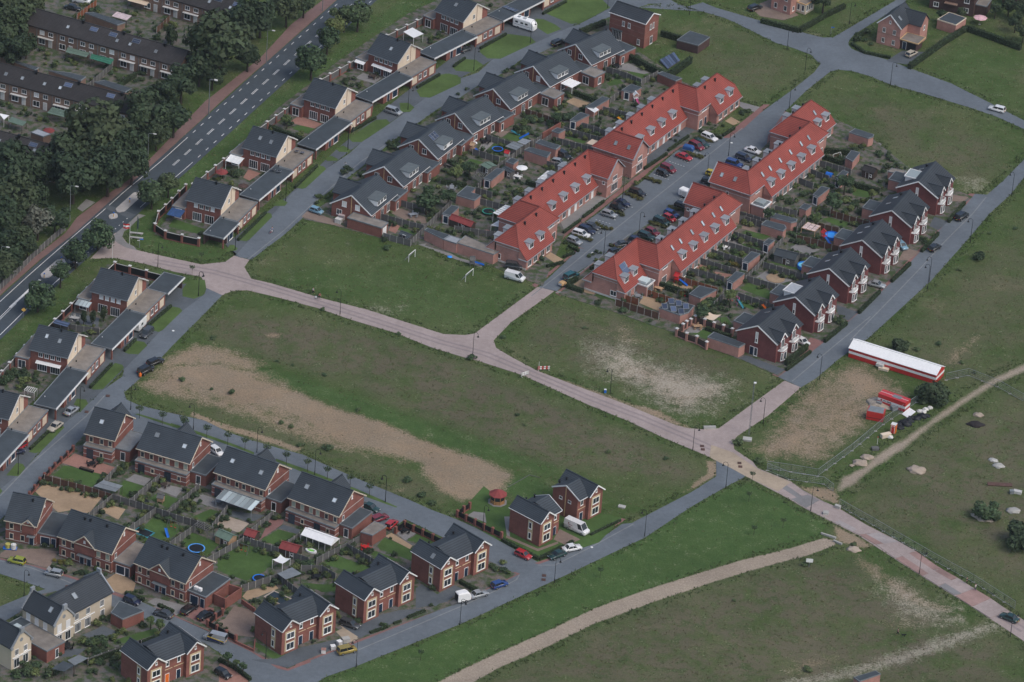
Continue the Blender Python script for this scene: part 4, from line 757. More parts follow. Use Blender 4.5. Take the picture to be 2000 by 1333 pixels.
def terrace(o,su,sv_,label,n_end=2):
 """canonical frame: s towards the street, t along; mirrored by su, sv_"""
 yaw=R(-28.3)
 T=thing('red_terrace',label,'terraced houses',o,yaw,'terraces with red roofs')
 X=lambda s,t,h:(s*su,t*sv_,h)
 K,E,D=3.5,5.92,5.6
 hr,hu,hl=9.5,5.6,2.9
 mb=MB()
 for pl in([(0,0,hr),(-K,-4.3,hu),(-K,2.8,hu),(-E,2.8,hl),(-E,31.7,hl),(-K,31.7,hu),(-K,38.4,hu),(0,34,hr)],[(-K,-4.3,hu),(8.6,-4.3,hu),(8.6,0,hr),(0,0,hr)],[(0,0,hr),(8.6,0,hr),(8.6,4.3,hu),(K,4.3,hu)],[(0,0,hr),(K,4.3,hu),(E,4.3,hl),(E,29.6,hl),(K,29.6,hu),(0,34,hr)],[(K,29.6,hu),(D+K,29.6,hu),(D,34,hr),(0,34,hr)],[(-K,38.4,hu),(0,34,hr),(D,34,hr),(D-K,38.4,hu)],[(D,34,hr),(D+K,29.6,hu),(D+K,35.8,hu),(D+E,35.8,hl),(D+E,49.3,hl),(D+K,49.3,hu),(D,45.2,hr)],[(D,34,hr),(D,45.2,hr),(D-K,49.3,hu),(D-E,49.3,hl),(D-E,38.4,hl),(D-K,38.4,hu)],[(D-K,49.3,hu),(D+K,49.3,hu),(D,45.2,hr)]):
  mb.slab([X(*p)for p in pl],.18)
 for a,b in(((0,0),(0,34)),((0,0),(8.6,0)),((0,34),(D,34)),((D,34),(D,45.2))):mb.beam(X(*a,hr+.03),X(*b,hr+.03),.3,.16)
 for a,b in(((D,45.2,hr),(D-K,49.3,hu)),((D,45.2,hr),(D+K,49.3,hu)),((0,0,hr),(-K,-4.3,hu)),((0,34,hr),(-K,38.4,hu)),((D,34,hr),(D+K,29.6,hu))):mb.beam(X(*a),X(*b),.26,.2)
 mb.build('roof',m_red,T)
 bx=lambda mb,s0,s1,t0,t1,z0,z1:mb.box(min(s0*su,s1*su),max(s0*su,s1*su),min(t0*sv_,t1*sv_),max(t0*sv_,t1*sv_),z0,z1)
 wl=MB();bx(wl,-3.2,8.2,-4.,4.,0,5.5);bx(wl,-5.5,5.5,4.02,31.4,0,2.85);bx(wl,-3.2,D+3.2,29.95,38.,0,5.5);bx(wl,.1,11.1,38.02,48.9,0,2.85);bx(wl,2.4,8.8,38.04,48.88,2.85,5.5);bx(wl,8.8,11.1,36.2,38.01,0,2.85)
 bx(wl,-5.5,-3.3,3.1,4.01,0,2.85)
 for s_,pts in((8.2,[(-4.,5.5),(4.,5.5),(0,9.2)]),):
  P=[X(s_,t,h)for t,h in pts];Q=[X(s_-.3,t,h)for t,h in pts];wl.poly(P if su*sv_>0 else P[::-1]);wl.poly(Q)
 for tt,sgn,base in((4.32,1,0),(29.58,1,0),(2.82,-1,0),(31.68,-1,0),(35.82,1,D),(49.2,1,D),(49.2,-1,D),(38.42,-1,D)):
  p=[(K-.1,hl),(E-.15,hl),(K-.1,hu-.15)];wl.poly([X(base+sgn*s,tt,h)for s,h in p])
 wl.build('wall',m_bpink,T)
 pl=MB();bx(pl,8.19,8.24,-4.03,4.03,2.95,3.1);bx(pl,-3.24,8.2,-4.04,-4.0,4.2,4.32);bx(pl,-3.24,8.2,4.0,4.04,4.2,4.32);bx(pl,2.3,8.9,48.9,48.94,4.5,4.6);bx(pl,.08,11.12,48.9,48.95,.1,.55);bx(pl,-3.22,D+3.24,38.,38.04,4.2,4.32);bx(pl,D-1,D+3.24,29.9,29.95,4.2,4.32);bx(pl,D+3.2,D+3.24,29.9,36,4.2,4.32)
 pl.build('string_course',m_offw,T)
 gt=MB()
 for a,b in(((-E,2.8,hl),(-E,31.7,hl)),((E,4.3,hl),(E,29.6,hl)),((-K,-4.3,hu),(-K,2.8,hu)),((-K,31.7,hu),(-K,38.4,hu)),((-K,-4.3,hu),(8.6,-4.3,hu)),((K,4.3,hu),(8.6,4.3,hu)),((K,29.6,hu),(D+K,29.6,hu)),((D+K,29.6,hu),(D+K,35.8,hu)),((D+E,35.8,hl),(D+E,49.3,hl)),((D-K,49.3,hu),(D+K,49.3,hu)),((D-E,38.4,hl),(D-E,49.3,hl)),((-K,38.4,hu),(D-K,38.4,hu)),((D+K,49.35,hl),(D+E+.1,49.35,hl)),((D-E-.1,49.35,hl),(D-K,49.35,hl)),((8.62,-4.3,hu),(8.62,0,hr)),((8.62,4.3,hu),(8.62,0,hr))):
  gt.beam(X(a[0],a[1],a[2]-.1),X(b[0],b[1],b[2]-.1),.26,.2)
 gt.build('gutter',m_grey_l,T)
 fc={(1,1):'+u',(-1,1):'-u',(1,-1):'-u',(-1,-1):'+u'}
 fs='+u' if su>0 else '-u';fg='-u' if su>0 else '+u';ft='+v' if sv_>0 else '-v';fb='-v' if sv_>0 else '+v'
 k=(hr-hl)/E
 for t in(7.2,13.,18.8,24.6):dormer(T,fs,*X(4.62,t,0)[:2],4.3,2.05,2.6,1.75,m_grey,m_white)
 for t in(5.6,11.,16.6,22.2,27.8):dormer(T,fg,*X(-4.62,t,0)[:2],4.3,2.05,2.6,1.75,m_grey,m_white,blind=False)
 for t in(40.,45.2):dormer(T,fs,*X(D+4.62,t,0)[:2],4.3,2.05,2.6,1.75,m_grey,m_white)
 dormer(T,fg,*X(D-4.62,42.2,0)[:2],4.3,2.05,2.6,1.75,m_grey,m_white);dormer(T,fg,*X(D-4.62,46.6,0)[:2],4.3,2.05,2.6,1.75,m_grey,m_white)
 pitch=math.atan(k)
 for t in(4.4,8.5,14.,19.6,25.4,29.6):p=X(-2.0,t,hr-2.0*k+.1);skylight(T,p,FACE[fg],pitch,.8,1.4)
 for t in(43.5,):p=X(D-2.2,t,hr-2.2*k+.1);skylight(T,p,FACE[fg],pitch,.8,1.4)
 for s in(2.2,6.0):p=X(s,-2.3,hr-2.3*3.9/4.3+.1);skylight(T,p,FACE[fb],math.atan(3.9/4.3),.8,1.2)
 for t in(3.,8.,13.5,19.,24.5,30.):p=X(.9,t,0);vent(T,p[0],p[1],hr-1.1,.8,.32)
 for t in(37.,42.5):p=X(D+.9,t,0);vent(T,p[0],p[1],hr-1.1,.8,.32)
 P=lambda s,t:X(s,t,0)[:2]
 window(T,fs,*P(8.2,0),3.5,2.2,1.3,2);window(T,fs,*P(8.2,0),.5,3.2,2.2,3,name='bay_window')
 for t in(-2.,2.):window(T,fb if t<0 else ft,*P(5.2+t,-4. if t<0 else 4.),3.6,.8,.9,0);
 window(T,fb,*P(5.,-4.),.6,1.6,1.5,1)
 for t in(6.4,9.,12.2,14.8,18.,20.6,23.8,26.4):
  if int(t*10)%4:window(T,fs,*P(5.5,t),.6,1.7,1.8,1)
  else:door(T,fs,*P(5.5,t),m=m_white)
 for i,t in enumerate((5.4,8.6,11.2,14.4,17.,20.2,22.8,26.,28.8)):window(T,fg,*P(-5.5,t),.15,1.9,2.2,3,name='patio_door')
 window(T,fs,*P(D+3.2,33.),4.45,2.4,.8,2);window(T,fs,*P(D+3.2,31.6),.1,1.6,2.3,1);door(T,fs,*P(D+3.2,34.2),z=.1)
 window(T,fg,*P(-3.2,35.),4.45,2.4,.8,2);window(T,fg,*P(-3.2,35.),.15,2.4,2.2,3,name='patio_door');window(T,fg,*P(-3.2,0),4.45,2.2,.8,2)
 for t in(38.2,41.,44.4,47.2):window(T,fs,*P(11.1,t),.6,1.7,1.8,1)
 for t in(40.2,43.,46.6):window(T,fg,*P(.1,t),.15,1.9,2.2,3,name='patio_door')
 window(T,ft,*P(3.1,48.9),.9,1.7,1.4,1)
 return T,X
m_grey_l=mat('pale_grey_gutter',(.36,.38,.40),.5,.1)
def l2w(o,u,v,yaw=R(-28.3)):return loc2w(o,yaw,u,v)
B1=l2w((27.64,89.24),-8.2,2.4);B2=l2w((21.43,77.54),-8.2,2.6);B3=l2w((17.46,29.35),10.7,47.5);B4=l2w((57.3,74.54),-3.3,2.6)
t1=terrace(B1,1,1,'red terrace whose far end faces the open plot and crossing street');t2=terrace(B2,1,-1,'red terrace ending at the gravel roofed garage beside the football goals')
t3=terrace(B3,-1,-1,'red terrace with large solar panel on its hipped end by the dry field');t4=terrace(B4,-1,1,'red terrace backing on to the garden with round tent and pergolas')
kk=6.6/5.92
T3_=t3[0];p=(-5.6+2.7,-44.6,9.5-2.7*kk+.15);solar(T3_,p,R(90),2.6,2.8,math.atan(kk))
for TT,uu,vv_ in((t3[0],.9,-41.2),(t4[0],5.1,-1.6)):
 o=MB().box(uu-1.6,uu+1.9,vv_-1.9,vv_+1.9,0,2.8).build('conservatory_wall',m_bpink,TT);
 flatroof(TT,uu-1.7,uu+2.1,vv_-2.1,vv_+2.1,2.9,m_zinc,m_white);MB().prism([(uu-1.2,vv_-1.2),(uu+1.2,vv_-1.2),(uu+1.2,vv_+1.2),(uu-1.2,vv_+1.2)],2.95,3.5).build('roof_light',m_clear,TT)
 window(TT,'+u',uu+1.9,vv_,.1,3.,2.3,3,name='patio_door')
def balustrade(par,u,v,z,w):
 o=MB().box(0,.9,-w/2-.1,w/2+.1,-.15,.05)
 o.beam((.82,-w/2,.85),(.82,w/2,.85),.1,.1).beam((0,-w/2,.85),(.82,-w/2,.85),.1,.1).beam((0,w/2,.85),(.82,w/2,.85),.1,.1)
 n=6
 for i in range(n+1):y=-w/2+w*i/n;o.beam((.82,y,0),(.82,y,.85),.09,.09)
 for y in(-w/2,w/2):o.beam((.4,y,0),(.4,y,.85),.09,.09)
 o=o.build('balcony',m_white,par);o.location=(u,v,z);return o
def bayhouse(f,A,B,label,flatdormer=None,sky_=1):
 a,yaw,L=axis(f,A,B,5.1)
 T=thing('bay_house',label,'house',a,yaw,'bay-fronted houses along the right street')
 U,V=11.4,12.9
 gwall(MB(),.35,U-.35,.3,V-.3,5.2,8.2,'v').build('wall',m_bpur,T)
 gable(0,U,0,V,5.1,8.4,'v').build('roof',m_darkT,T)
 barge(T,[(0,-.03,5.03),(U/2,-.03,8.33),(U,-.03,5.03)])
 MB().beam((0,0,5.),(0,V,5.),.14,.12).build('gutter',m_zinc,T)
 window(T,'-v',5.6,.3,3.6,.75,2.9,0,.16,pane=m_blind);window(T,'-v',5.6,.24,3.75,.5,1.0,0,.05)
 for bv in(2.5,8.0):
  MB().prism([(U-.4,bv-1.45),(U+.5,bv-1.3),(U+.95,bv-.8),(U+.95,bv+.8),(U+.5,bv+1.3),(U-.4,bv+1.45)],0,2.9).build('bay',m_bpur,T)
  MB().prism([(U-.4,bv-1.5),(U+.55,bv-1.38),(U+1.02,bv-.84),(U+1.02,bv+.84),(U+.55,bv+1.38),(U-.4,bv+1.5)],2.9,3.1).build('bay_cornice',m_white,T)
  window(T,'+u',U+.95,bv,.5,1.3,2.1,0,.12);window(T,R(45),U+.72,bv-1.06,.5,.55,2.1,0,.12);window(T,R(135),U+.72,bv+1.06,.5,.55,2.1,0,.12)
  balustrade(T,U,bv,3.15,2.4)
  g=MB();gwall(g,7.6,U+.05,bv-1.35,bv+1.35,5.9,7.25,'u',0,4.);g.build('dormer_wall',m_bpur,T)
  gable(7.2,U+.35,bv-1.65,bv+1.65,5.65,7.4,'u').build('dormer_roof',m_darkT,T)
  barge(T,[(U+.38,bv-1.65,5.6),(U+.38,bv,7.35),(U+.38,bv+1.65,5.6)])
  window(T,'+u',U+.06,bv,3.3,1.5,2.4,1,.13)
 door(T,'+u',U-.35,5.25);window(T,'+u',U-.35,11.2,.9,1.2,1.5,1)
 for i in range(sky_):skylight(T,(3.3-.6*i,9.2-3.2*i,5.1+(3.3-.6*i)*3.3/5.7+.07),FACE['-u'],math.atan2(3.3,5.7),.8,1.3)
 vent(T,4.2,10.6,7.4,.6,.5)
 if flatdormer:
  MB().box(1.2,4.6,3.2,7.2,5.2,7.3).build('box_dormer',m_white,T);flatroof(T,.9,4.8,2.9,7.5,7.35,m_clear if flatdormer=='glass' else m_grey_l,m_white)
 MB().box(-4.4,.34,7.4,12.4,0,2.85).build('annexe_wall',m_bpink,T);flatroof(T,-4.5,.33,7.3,12.5,2.9,m_felt)
 return T,a,yaw
BH=[bayhouse('k',(1370,340),(1695,425),'bay house with glass-roofed box dormer at the far end beside open grass','glass'),bayhouse('k',(1165,560),(1497,650),'bay house with parked black off-roader outside and a tree garden behind',None,2),bayhouse('k',(940,785),(1268,880),'bay house with deep blue round pool in its garden',None,2),bayhouse('k',(687,1000),(1017,1100),'bay house with pale inflatable pool in its garden',None,2),bayhouse('l',(1035,445),(1440,580),'bay house with white box dormer and bare square lawn','plain',0),bayhouse('l',(675,720),(1072,860),'bay house at the row end with front door in its gable and detached garage',None,1)]
T_,a_,y_=BH[5]
door(T_,'-v',4.6,.28);window(T_,'-v',5.7,.28,.1,.9,2.2,0,pane=m_glass)
def bands(par,u0,u1,v0,v1,zs,m=None):
 for z in zs:
  MB().box(u0-.03,u1+.03,v0-.03,v1+.03,z,z+.12).build('string_course',m or m_offw,par)
def semi(f,A,B,label,L=13.6,front=False,blinds=(),sky_=(),garage=0,veranda=None,gar_m=None):
 a,yaw,_=axis(f,A,B,5.2)
 T=thing('banded_house',label,'house',a,yaw,'banded brick houses')
 V=11.2
 gwall(MB(),.35,L-.35,.4,V-.4,5.25,9.0,'u').build('wall',m_bred,T)
 gable(0,L,0,V,5.2,9.2,'u').build('roof',m_dark,T);bands(T,.35,L-.35,.4,V-.4,(2.75,4.9,.35))
 barge(T,[(L+.02,0,5.13),(L+.02,V/2,9.13),(L+.02,V,5.13)],mat('cream_board',(.62,.54,.42),.7))
 MB().beam((0,-.06,5.12),(L,-.06,5.12),.16,.14).build('gutter',MATS['cream_board'],T)
 window(T,'+u',L-.35,5.6,7.0,.5,.9,0,pane=m_blind);window(T,'+u',L-.35,2.2,3.1,.8,1.3,0)if L>10 else None
 n=6 if L>10 else 3
 xs_=[L*(i+.6)/n+(.15 if i<n/2 else-.35)for i in range(n)]
 for i,x in enumerate(xs_):window(T,'-v',x,.4,3.2,1.0,1.4,0,.12,m=MATS['cream_board'],pane=m_blind_y if i in blinds else m_glass)
 k=4/5.6
 for s in sky_:skylight(T,(s[0],s[1],5.2+s[1]*k+.07),0,math.atan(k),1.0,1.1)
 if not front:
  MB().box(.6,L-.2,-1.3,.38,0,2.9).build('extension_wall',m_bred,T);flatroof(T,.5,L-.1,-1.4,.39,2.95,m_gravel,m_zinc);bands(T,.6,L-.2,-1.3,.3,(.9,2.2))
  for i in range(2 if L>10 else 1):
   o=1.6+i*(L/2-.2);window(T,'-v',o+.6,-1.34,.15,1.6,2.2,1,m=m_door,name='patio_door');window(T,'-v',o+3.4,-1.34,.9,.9,1.2,0,.12,m=MATS['cream_board'])
  gable(L/2-2.4,L/2+2.4,7.,V+.6,5.6,8.0,'v').build('gable_roof',m_dark,T)
  g=MB();gwall(g,L/2-2.,L/2+2.,8.,V+.2,5.6,7.75,'v',0,4.);g.build('gable_wall',m_bred,T)
 else:
  c=L/2
  if L<10:c=5.6
  w_=2.9 if L>10 else 1.7
  g=MB();gwall(g,c-w_+.3,c+w_-.3,.05,4.,5.2,5.2+w_*.8,'v',0,2.9);g.build('gable_wall',m_bred,T)
  gable(c-w_,c+w_,-.25,4.6,5.05,5.2+w_*.85,'v').build('gable_roof',m_dark,T)
  barge(T,[(c-w_,-.28,5.),(c,-.28,5.15+w_*.85),(c+w_,-.28,5.)],MATS['cream_board'],.1,.22)
  window(T,'-v',c,.04,5.75,.5,.6,0,pane=m_blind)
  for i,x in enumerate(xs_):
   if L>10 and i in(2,3)or L<10 and i==2:door(T,'-v',x,.4);MB().box(x-.9,x+.9,-.6,.4,2.4,2.52).build('door_canopy',m_zinc,T)
   else:window(T,'-v',x,.4,.6,1.0,1.5,0,.12,m=MATS['cream_board'])
  for x in((5.6,4.2,9.8)if L>10 else(5.,)):vent(T,x,4.6,8.4,.6,.3)
 if garage:
  u1=L+garage
  MB().box(L-.3,u1,.8 if not front else 1.2,9.2 if not front else 10.4,0,2.9).build('garage_wall',m_bred,T);flatroof(T,L-.34,u1+.1,.7 if not front else 1.1,9.3 if not front else 10.5,2.95,gar_m or m_felt,None,'garage_roof')
  if front:window(T,'-v',L+1.5,1.2,.1,2.2,2.2,0,.1,pane=m_door,name='garage_door');door(T,'-v',L+garage-.8,1.2)if garage>3.4 else None
  else:window(T,'-v',L+garage/2,.8,.15,1.2,2.2,0,.1)
 if veranda:glassroof(T,*veranda)
 return T,a,yaw
m_blind_y=mat('pale_green_blind',(.36,.42,.34),.7,.05)
SA=[semi('o',(808,725),(1108,800),'single banded house beside the walled garden with black bench',7.7,sky_=[(3.,3.)],garage=3.2,gar_m=m_zinc),semi('o',(1310,870),(1840,1025),'banded semi with two roof windows and a tall pipe on its ridge',13.6,sky_=[(3.4,3.6),(10.6,3.)],blinds=(3,4,5),garage=3.6),semi('s',(290,450),(735,605),'banded semi with long glass veranda on slender posts',13.6,sky_=[(3.,3.2),(10.6,2.9)],garage=3.6,veranda=(4.,13.2,-5.2,-1.45,2.4,2.9,8,m_clear)),semi('s',(925,668),(1360,830),'banded semi with one open white roof window behind the party tent',13.6,sky_=[(3.,3.2),(10.6,2.6)],blinds=(0,1,2,3),garage=2.9,gar_m=m_felt)]
SB=[semi('q',(35,575),(355,640),'single banded house with small front gable and puddled flat garage roof',7.7,True,garage=4.2,gar_m=m_felt),semi('q',(550,730),(1085,910),'banded semi with front gable opposite the car with raised bonnet',13.8,True,blinds=(4,5),garage=4.,gar_m=m_gravel),semi('q',(1285,985),(1790,1190),'banded semi with two white box units on its garage roof',13.8,True,garage=4.4)]
T_,a_,y_=SB[2]
for i in(0,1):MB().box(14.4+i*1.0,15.2+i*1.0,2.2,2.9,3.,3.7).build('air_unit',m_white,T_)
def gablepair(a,yaw,label,left=True,right=True,midw=5.1,sky_=False,orange=False,solo=None):
 T=thing('gable_house',label,'house',a,yaw,'paired gable houses along the lower street')
 he,hr=6.2,8.3;D=9.7;w_=5.2;v1=w_+midw
 cb=mat('cream_stone',(.60,.48,.30),.85,.1)
 wings=([(0.,1)]if left else[])+([(v1,-1)]if right else[])
 for v0,sd_ in wings:
  gwall(MB(),.5,D-.3,v0+.3,v0+w_-.3,he+.05,hr-.2,'u').build('wall',m_bred,T);gable(.3,D+.1,v0,v0+w_,he,hr,'u').build('roof',m_dark,T)
  barge(T,[(D+.13,v0,he-.07),(D+.13,v0+w_/2,hr-.07),(D+.13,v0+w_,he-.07)])
  c=v0+w_/2;x=D-.3
  o=link('stone_surround',wmesh(2.9,5.0,0,0,'surround'),T,(x,c,.5),FACE['+u'],cb)
  MB().box(x+.01,x+.06,c-1.15,c+1.15,2.75,3.35).build('brick_panel',m_bred,T)
  window(T,'+u',x+.05,c,.75,2.2,1.8,1,.14);window(T,'+u',x+.05,c,3.5,2.2,1.6,1,.14);window(T,'+u',x,c,6.35,.5,.7,0)
  MB().beam((.3,v0 if sd_>0 else v0+w_,he-.08),(D,v0 if sd_>0 else v0+w_,he-.08),.14,.12).build('gutter',m_white,T)
  fz='-v' if sd_>0 else '+v';y=v0+.3 if sd_>0 else v0+w_-.3
  link('stone_surround',wmesh(1.4,5.0,0,0,'surround'),T,(6.6,y,.5),FACE[fz],cb)
  for z in(.9,3.5):window(T,fz,6.6,y-.05*sd_,z,.85,1.6,0,.12,pane=m_blind if z>2 and not left else m_glass)
 m0=w_-.35 if left else v1-(midw*.42);m1=v1+.35 if right else w_+midw*.42
 if not left:m0=v1-2.6
 if not right:m1=w_+2.6
 g=MB();gwall(g,1.2,D-1.2,m0,m1,he+.05,hr-.2,'v');g.build('middle_wall',m_bred,T)
 r_=MB();c=D/2+.1;r_.slab([(c,m0-1.5 if left else m0-.1,hr),(c,m1+1.5 if right else m1+.1,hr),(D-.6,m1+(.2 if right else .1),he-.05),(D-.6,m0-(.2 if left else .1),he-.05)],.2)
 r_.slab([(.9,m0-.1,he),(.9,m1+.1,he),(c,m1+1.5 if right else m1+.1,hr),(c,m0-1.5 if left else m0-.1,hr)],.2);r_.build('middle_roof',m_dark,T)
 MB().beam((D-.55,m0,he-.12),(D-.55,m1,he-.12),.14,.14).build('gutter',m_white,T)
 if not left:barge(T,[(.9,m0-.14,he-.07),(c,m0-.14,hr-.07),(D-.6,m0-.14,he-.12)]);[window(T,'-v',x,m0-.01,4.2,.9,.7,0)for x in(3.6,6.2)];MB().box(c-.12,c+.12,m0-.05,m0+.01,.3,hr-.4).build('brick_stripe',m_yel,T)
 if not right:barge(T,[(.9,m1+.14,he-.07),(c,m1+.14,hr-.07),(D-.6,m1+.14,he-.12)])
 for i,v in enumerate([m0+1.4,m1-1.4]if left and right else[m0+1.5]if left else[m1-1.5]):
  window(T,'+u',D-1.2,v,4.1,.9,1.4,0,.12);door(T,'+u',D-1.2,v,m=m_orange if orange and i==0 else m_door)
  MB().box(D-1.22,D-1.12,v-1.3,v+1.3,3.3,3.42).build('string_course',cb,T)
 if sky_:skylight(T,(6.,1.2,he+1.2*2.1/2.6+.07),0,math.atan(2.1/2.6),.9,1.2)
 vent(T,1.6,m0-.6 if left else m0+1.6,7.,.5,.25);vent(T,2.,m1+.6 if right else m1-1.2,7.,.5,.25)
 return T,a,yaw
def gp(f,A,B,*k,**kw):
 a,yaw,_=axis(f,A,B,6.2);return gablepair(a-Vector((math.cos(yaw),math.sin(yaw)))*.3,yaw,*k,**kw)
GP=[gp('t',(858,735),(1092,898),'paired gable house at the street corner with big bags of sand in front'),gp('u',(232,820),(482,975),'paired gable house with planted front beds and grey estate car alongside'),gp('u',(885,555),(1135,705),'paired gable house with roof window, white trailer in front',sky_=True),gp('v',(710,550),(1020,712),'gable house whose left wing faces the red hatchback, red shingled gazebo behind',True,False),gp('t',(-290,1055),(40,1300),'paired gable house with orange front door behind three ball-headed trees',orange=True)]
aD,yD=GP[3][1],GP[3][2]
GP.append(gablepair(loc2w(aD,yD,0,6.2),yD,'gable house with long side wall behind the white delivery van',False,True,sky_=False))
def stepgable(par,u,v0,v1,he,hr,sgn):
 c=(v0+v1)/2;mb=MB();o=u
 mb.beam((o,v0-.1,he),(o,c-.5,hr-.1),.3,.34);mb.beam((o,v1+.1,he),(o,c+.5,hr-.1),.3,.34);mb.box(o-.25,o+.25,c-.55,c+.55,hr-.4,hr+.9);mb.box(o-.2,o+.2,v0-.25,v0+.4,he-.35,he+.15);mb.box(o-.2,o+.2,v1-.4,v1+.25,he-.35,he+.15)
 return mb.build('gable_coping',m_grey,par)
aE,yE,lE=axis('r',(205,620),(505,785),5.4)
T=thing('rendered_house','cream rendered house with chimney gables and bright open roof window','house',aE,yE,'cream rendered houses')
he,hr=5.4,8.6
U1=lE+.3
gwall(MB(),.2,U1,.25,6.1,he,hr-.2,'u').build('wall',m_beige,T);gable(.0,U1+.1,0,6.4,he,hr,'u').build('roof',m_darkT,T);stepgable(T,U1+.1,.2,6.2,he,hr-.1,1);stepgable(T,.1,.2,6.2,he,hr-.1,-1)
gwall(MB(),.9,U1-.6,6.0,18.2,he,hr-.2,'v').build('wall',m_beige,T);gable(.6,U1-.3,3.2,18.2,he,hr,'v').build('roof',m_darkT,T)
mb=MB();c=(U1+.3)/2
for u0,u1 in((.5,c-.5),(U1-.2,c+.5)):mb.beam((u0,18.3,he),(u1,18.3,hr-.1),.3,.34)
mb.box(c-.55,c+.55,18.05,18.55,hr-.4,hr+.9);mb.build('gable_coping',m_grey,T)
for x in(1.9,4.4,6.9):window(T,'-v',x,.25,3.2,1.2,1.9,0,.08,pane=m_blind)
for v in(1.8,4.4):window(T,'+u',U1,v,3.1,1.3,1.9,0,.08,pane=m_blind)
o=MB().cyl((0,0),.45,-.05,.05,16).build('round_window',m_grey,T);o.location=(U1+.02,3.15,6.4);o.rotation_euler=(0,R(90),0)
MB().box(U1-.02,U1+.25,.6,5.8,2.6,2.8).build('string_course',m_white,T)
for v in(1.8,4.4):window(T,'+u',U1,v,.1,1.6,2.2,1,name='patio_door')
for v,z in((7.6,3.2),(11.,3.2),(15.2,3.2)):window(T,'+u',U1-.6,v,z,1.2,1.6,2)
MB().box(U1-.62,U1-.45,6.4,13.,2.6,2.8).build('string_course',m_white,T)
for v in(8.,11.):window(T,'+u',U1-.6,v,.1,1.8,2.2,3,name='patio_door')
window(T,'+u',U1-.6,15.4,.1,1.3,2.2,2)
k=(hr-he)/(U1/2-.45);skylight(T,(U1-.3-2.6,9.2,he+2.6*k+.1),FACE['+u'],math.atan(k),1.1,1.4);skylight(T,(U1*.72,1.9,he+1.9*(hr-he)/3.2+.1),0,math.atan((hr-he)/3.2),.9,1.3)
MB().box(-.2,5.5,-5.2,.2,0,3.0).build('annexe_wall',m_bred,T);flatroof(T,-.3,3.,-5.3,.24,3.05,m_felt);flatroof(T,3.02,U1+3.4,-5.3,.22,3.0,m_gravel);MB().box(5.4,U1+3.3,-5.2,.1,0,2.9).build('annexe_wall',m_bred,T)
MB().box(1.2,2.6,-3.6,-2.4,3.,3.4).build('roof_light',m_clear,T)
window(T,'+u',U1+3.3,-2.2,.1,1.0,2.2,0)
T2_=thing('rendered_house','cream rendered house cut by the picture edge with a red brick flat-roofed room','house',aE+Vector((math.sin(yE),-math.cos(yE)))*12.6,yE,'cream rendered houses')
gwall(MB(),.2,U1,.25,6.1,he,hr-.2,'u').build('wall',m_beige,T2_);gable(.0,U1+.1,0,6.4,he,hr,'u').build('roof',m_darkT,T2_);stepgable(T2_,U1+.1,.2,6.2,he,hr-.1,1)
o=MB().cyl((0,0),.45,-.05,.05,16).build('round_window',m_grey,T2_);o.location=(U1+.02,3.15,6.4);o.rotation_euler=(0,R(90),0)
for v in(1.8,4.4):window(T2_,'+u',U1,v,.1,1.6,2.2,1,name='patio_door');window(T2_,'+u',U1,v,3.1,1.1,1.5,2)
MB().box(U1-.02,U1+.25,.6,5.8,2.6,2.8).build('string_course',m_white,T2_)
def detached(f,A,B,h,label,L,D,he,hr,wm,ax='u',roofm=None,rows=2,bands_=None,hipend=False):
 a,yaw,_=axis(f,A,B,h)
 T=thing('detached_house',label,'house',a,yaw,'detached houses along the crossing street')
 gwall(MB(),.3,L-.3,.3,D-.3,he+.05,hr-.2,ax).build('wall',wm,T);gable(0,L,0,D,he,hr,ax).build('roof',roofm or m_darkT,T)
 if ax=='u':barge(T,[(L+.03,0,he-.07),(L+.03,D/2,hr-.07),(L+.03,D,he-.07)])
 else:barge(T,[(0,-.03,he-.07),(L/2,-.03,hr-.07),(L,-.03,he-.07)])
 MB().beam((0,-.06,he-.1),(L,-.06,he-.1),.16,.14).build('gutter',m_white,T)if ax=='u' else None
 for z in(bands_ or()):MB().box(.27,L-.27,.27,D-.27,z,z+.1).build('string_course',m_btan,T)
 return T,a,yaw
T,a_,y_=detached('c',(1330,92),(1665,205),7.4,'tall red brick house with tan bands and a white lattice porch',11.6,7.6,7.4,9.3,m_bred,bands_=(2.7,4.2,5.7))
for x in(4.6,6.4):window(T,'-v',x,.3,4.5,.8,1.5,1)
window(T,'-v',9.6,.3,.6,.9,1.6,1)
for v in(3.2,4.6):window(T,'+u',11.3,v,4.5,.8,1.7,1)
window(T,'+u',11.3,4.,.1,1.4,2.3,1,name='patio_door')
window(T,'-v',2.9,.18,.1,3.0,2.8,5,name='lattice_porch');MB().box(1.2,4.6,-.6,.3,2.95,3.1).build('porch_roof',m_felt,T)
T,a_,y_=detached('e',(835,170),(1020,222),6.2,'salmon brick house with clipped front garden on the street corner',5.6+1.6,9.8,6.0,9.4,m_bpink,'v',bands_=(3.3,))
for x in(2.2,5.2):
 for z in(.7,3.7):window(T,'-v',x,.3,z,.9,1.4,1,.12,m=m_offw)
window(T,'-v',3.7,.3,6.6,.5,.9,0)
gwall(MB(),3.6,10.6,5.2,10.4,6.0,8.4,'u').build('wing_wall',m_bpink,T);gable(2.6,10.9,4.9,10.7,5.9,8.6,'u').build('wing_roof',m_darkT,T)
for v,u in((2.6,5.4),(7.8,5.2)):skylight(T,(u,v,6.+(7.2-u)*3.4/3.6+.08),FACE['+u'],math.atan(3.4/3.6),.9,1.3)
MB().box(6.9,11.6,.9,5.2,0,2.9).build('carport_wall',m_bdark,T);flatroof(T,6.92,12.4,.2,5.3,3.,m_gravel,m_yel)
window(T,'+u',10.6,7.8,3.7,1.,1.4,1);door(T,'-v',8.2,.88);MB().box(9.2,11.4,.8,.92,.1,2.4).build('garage_door',m_black,T)
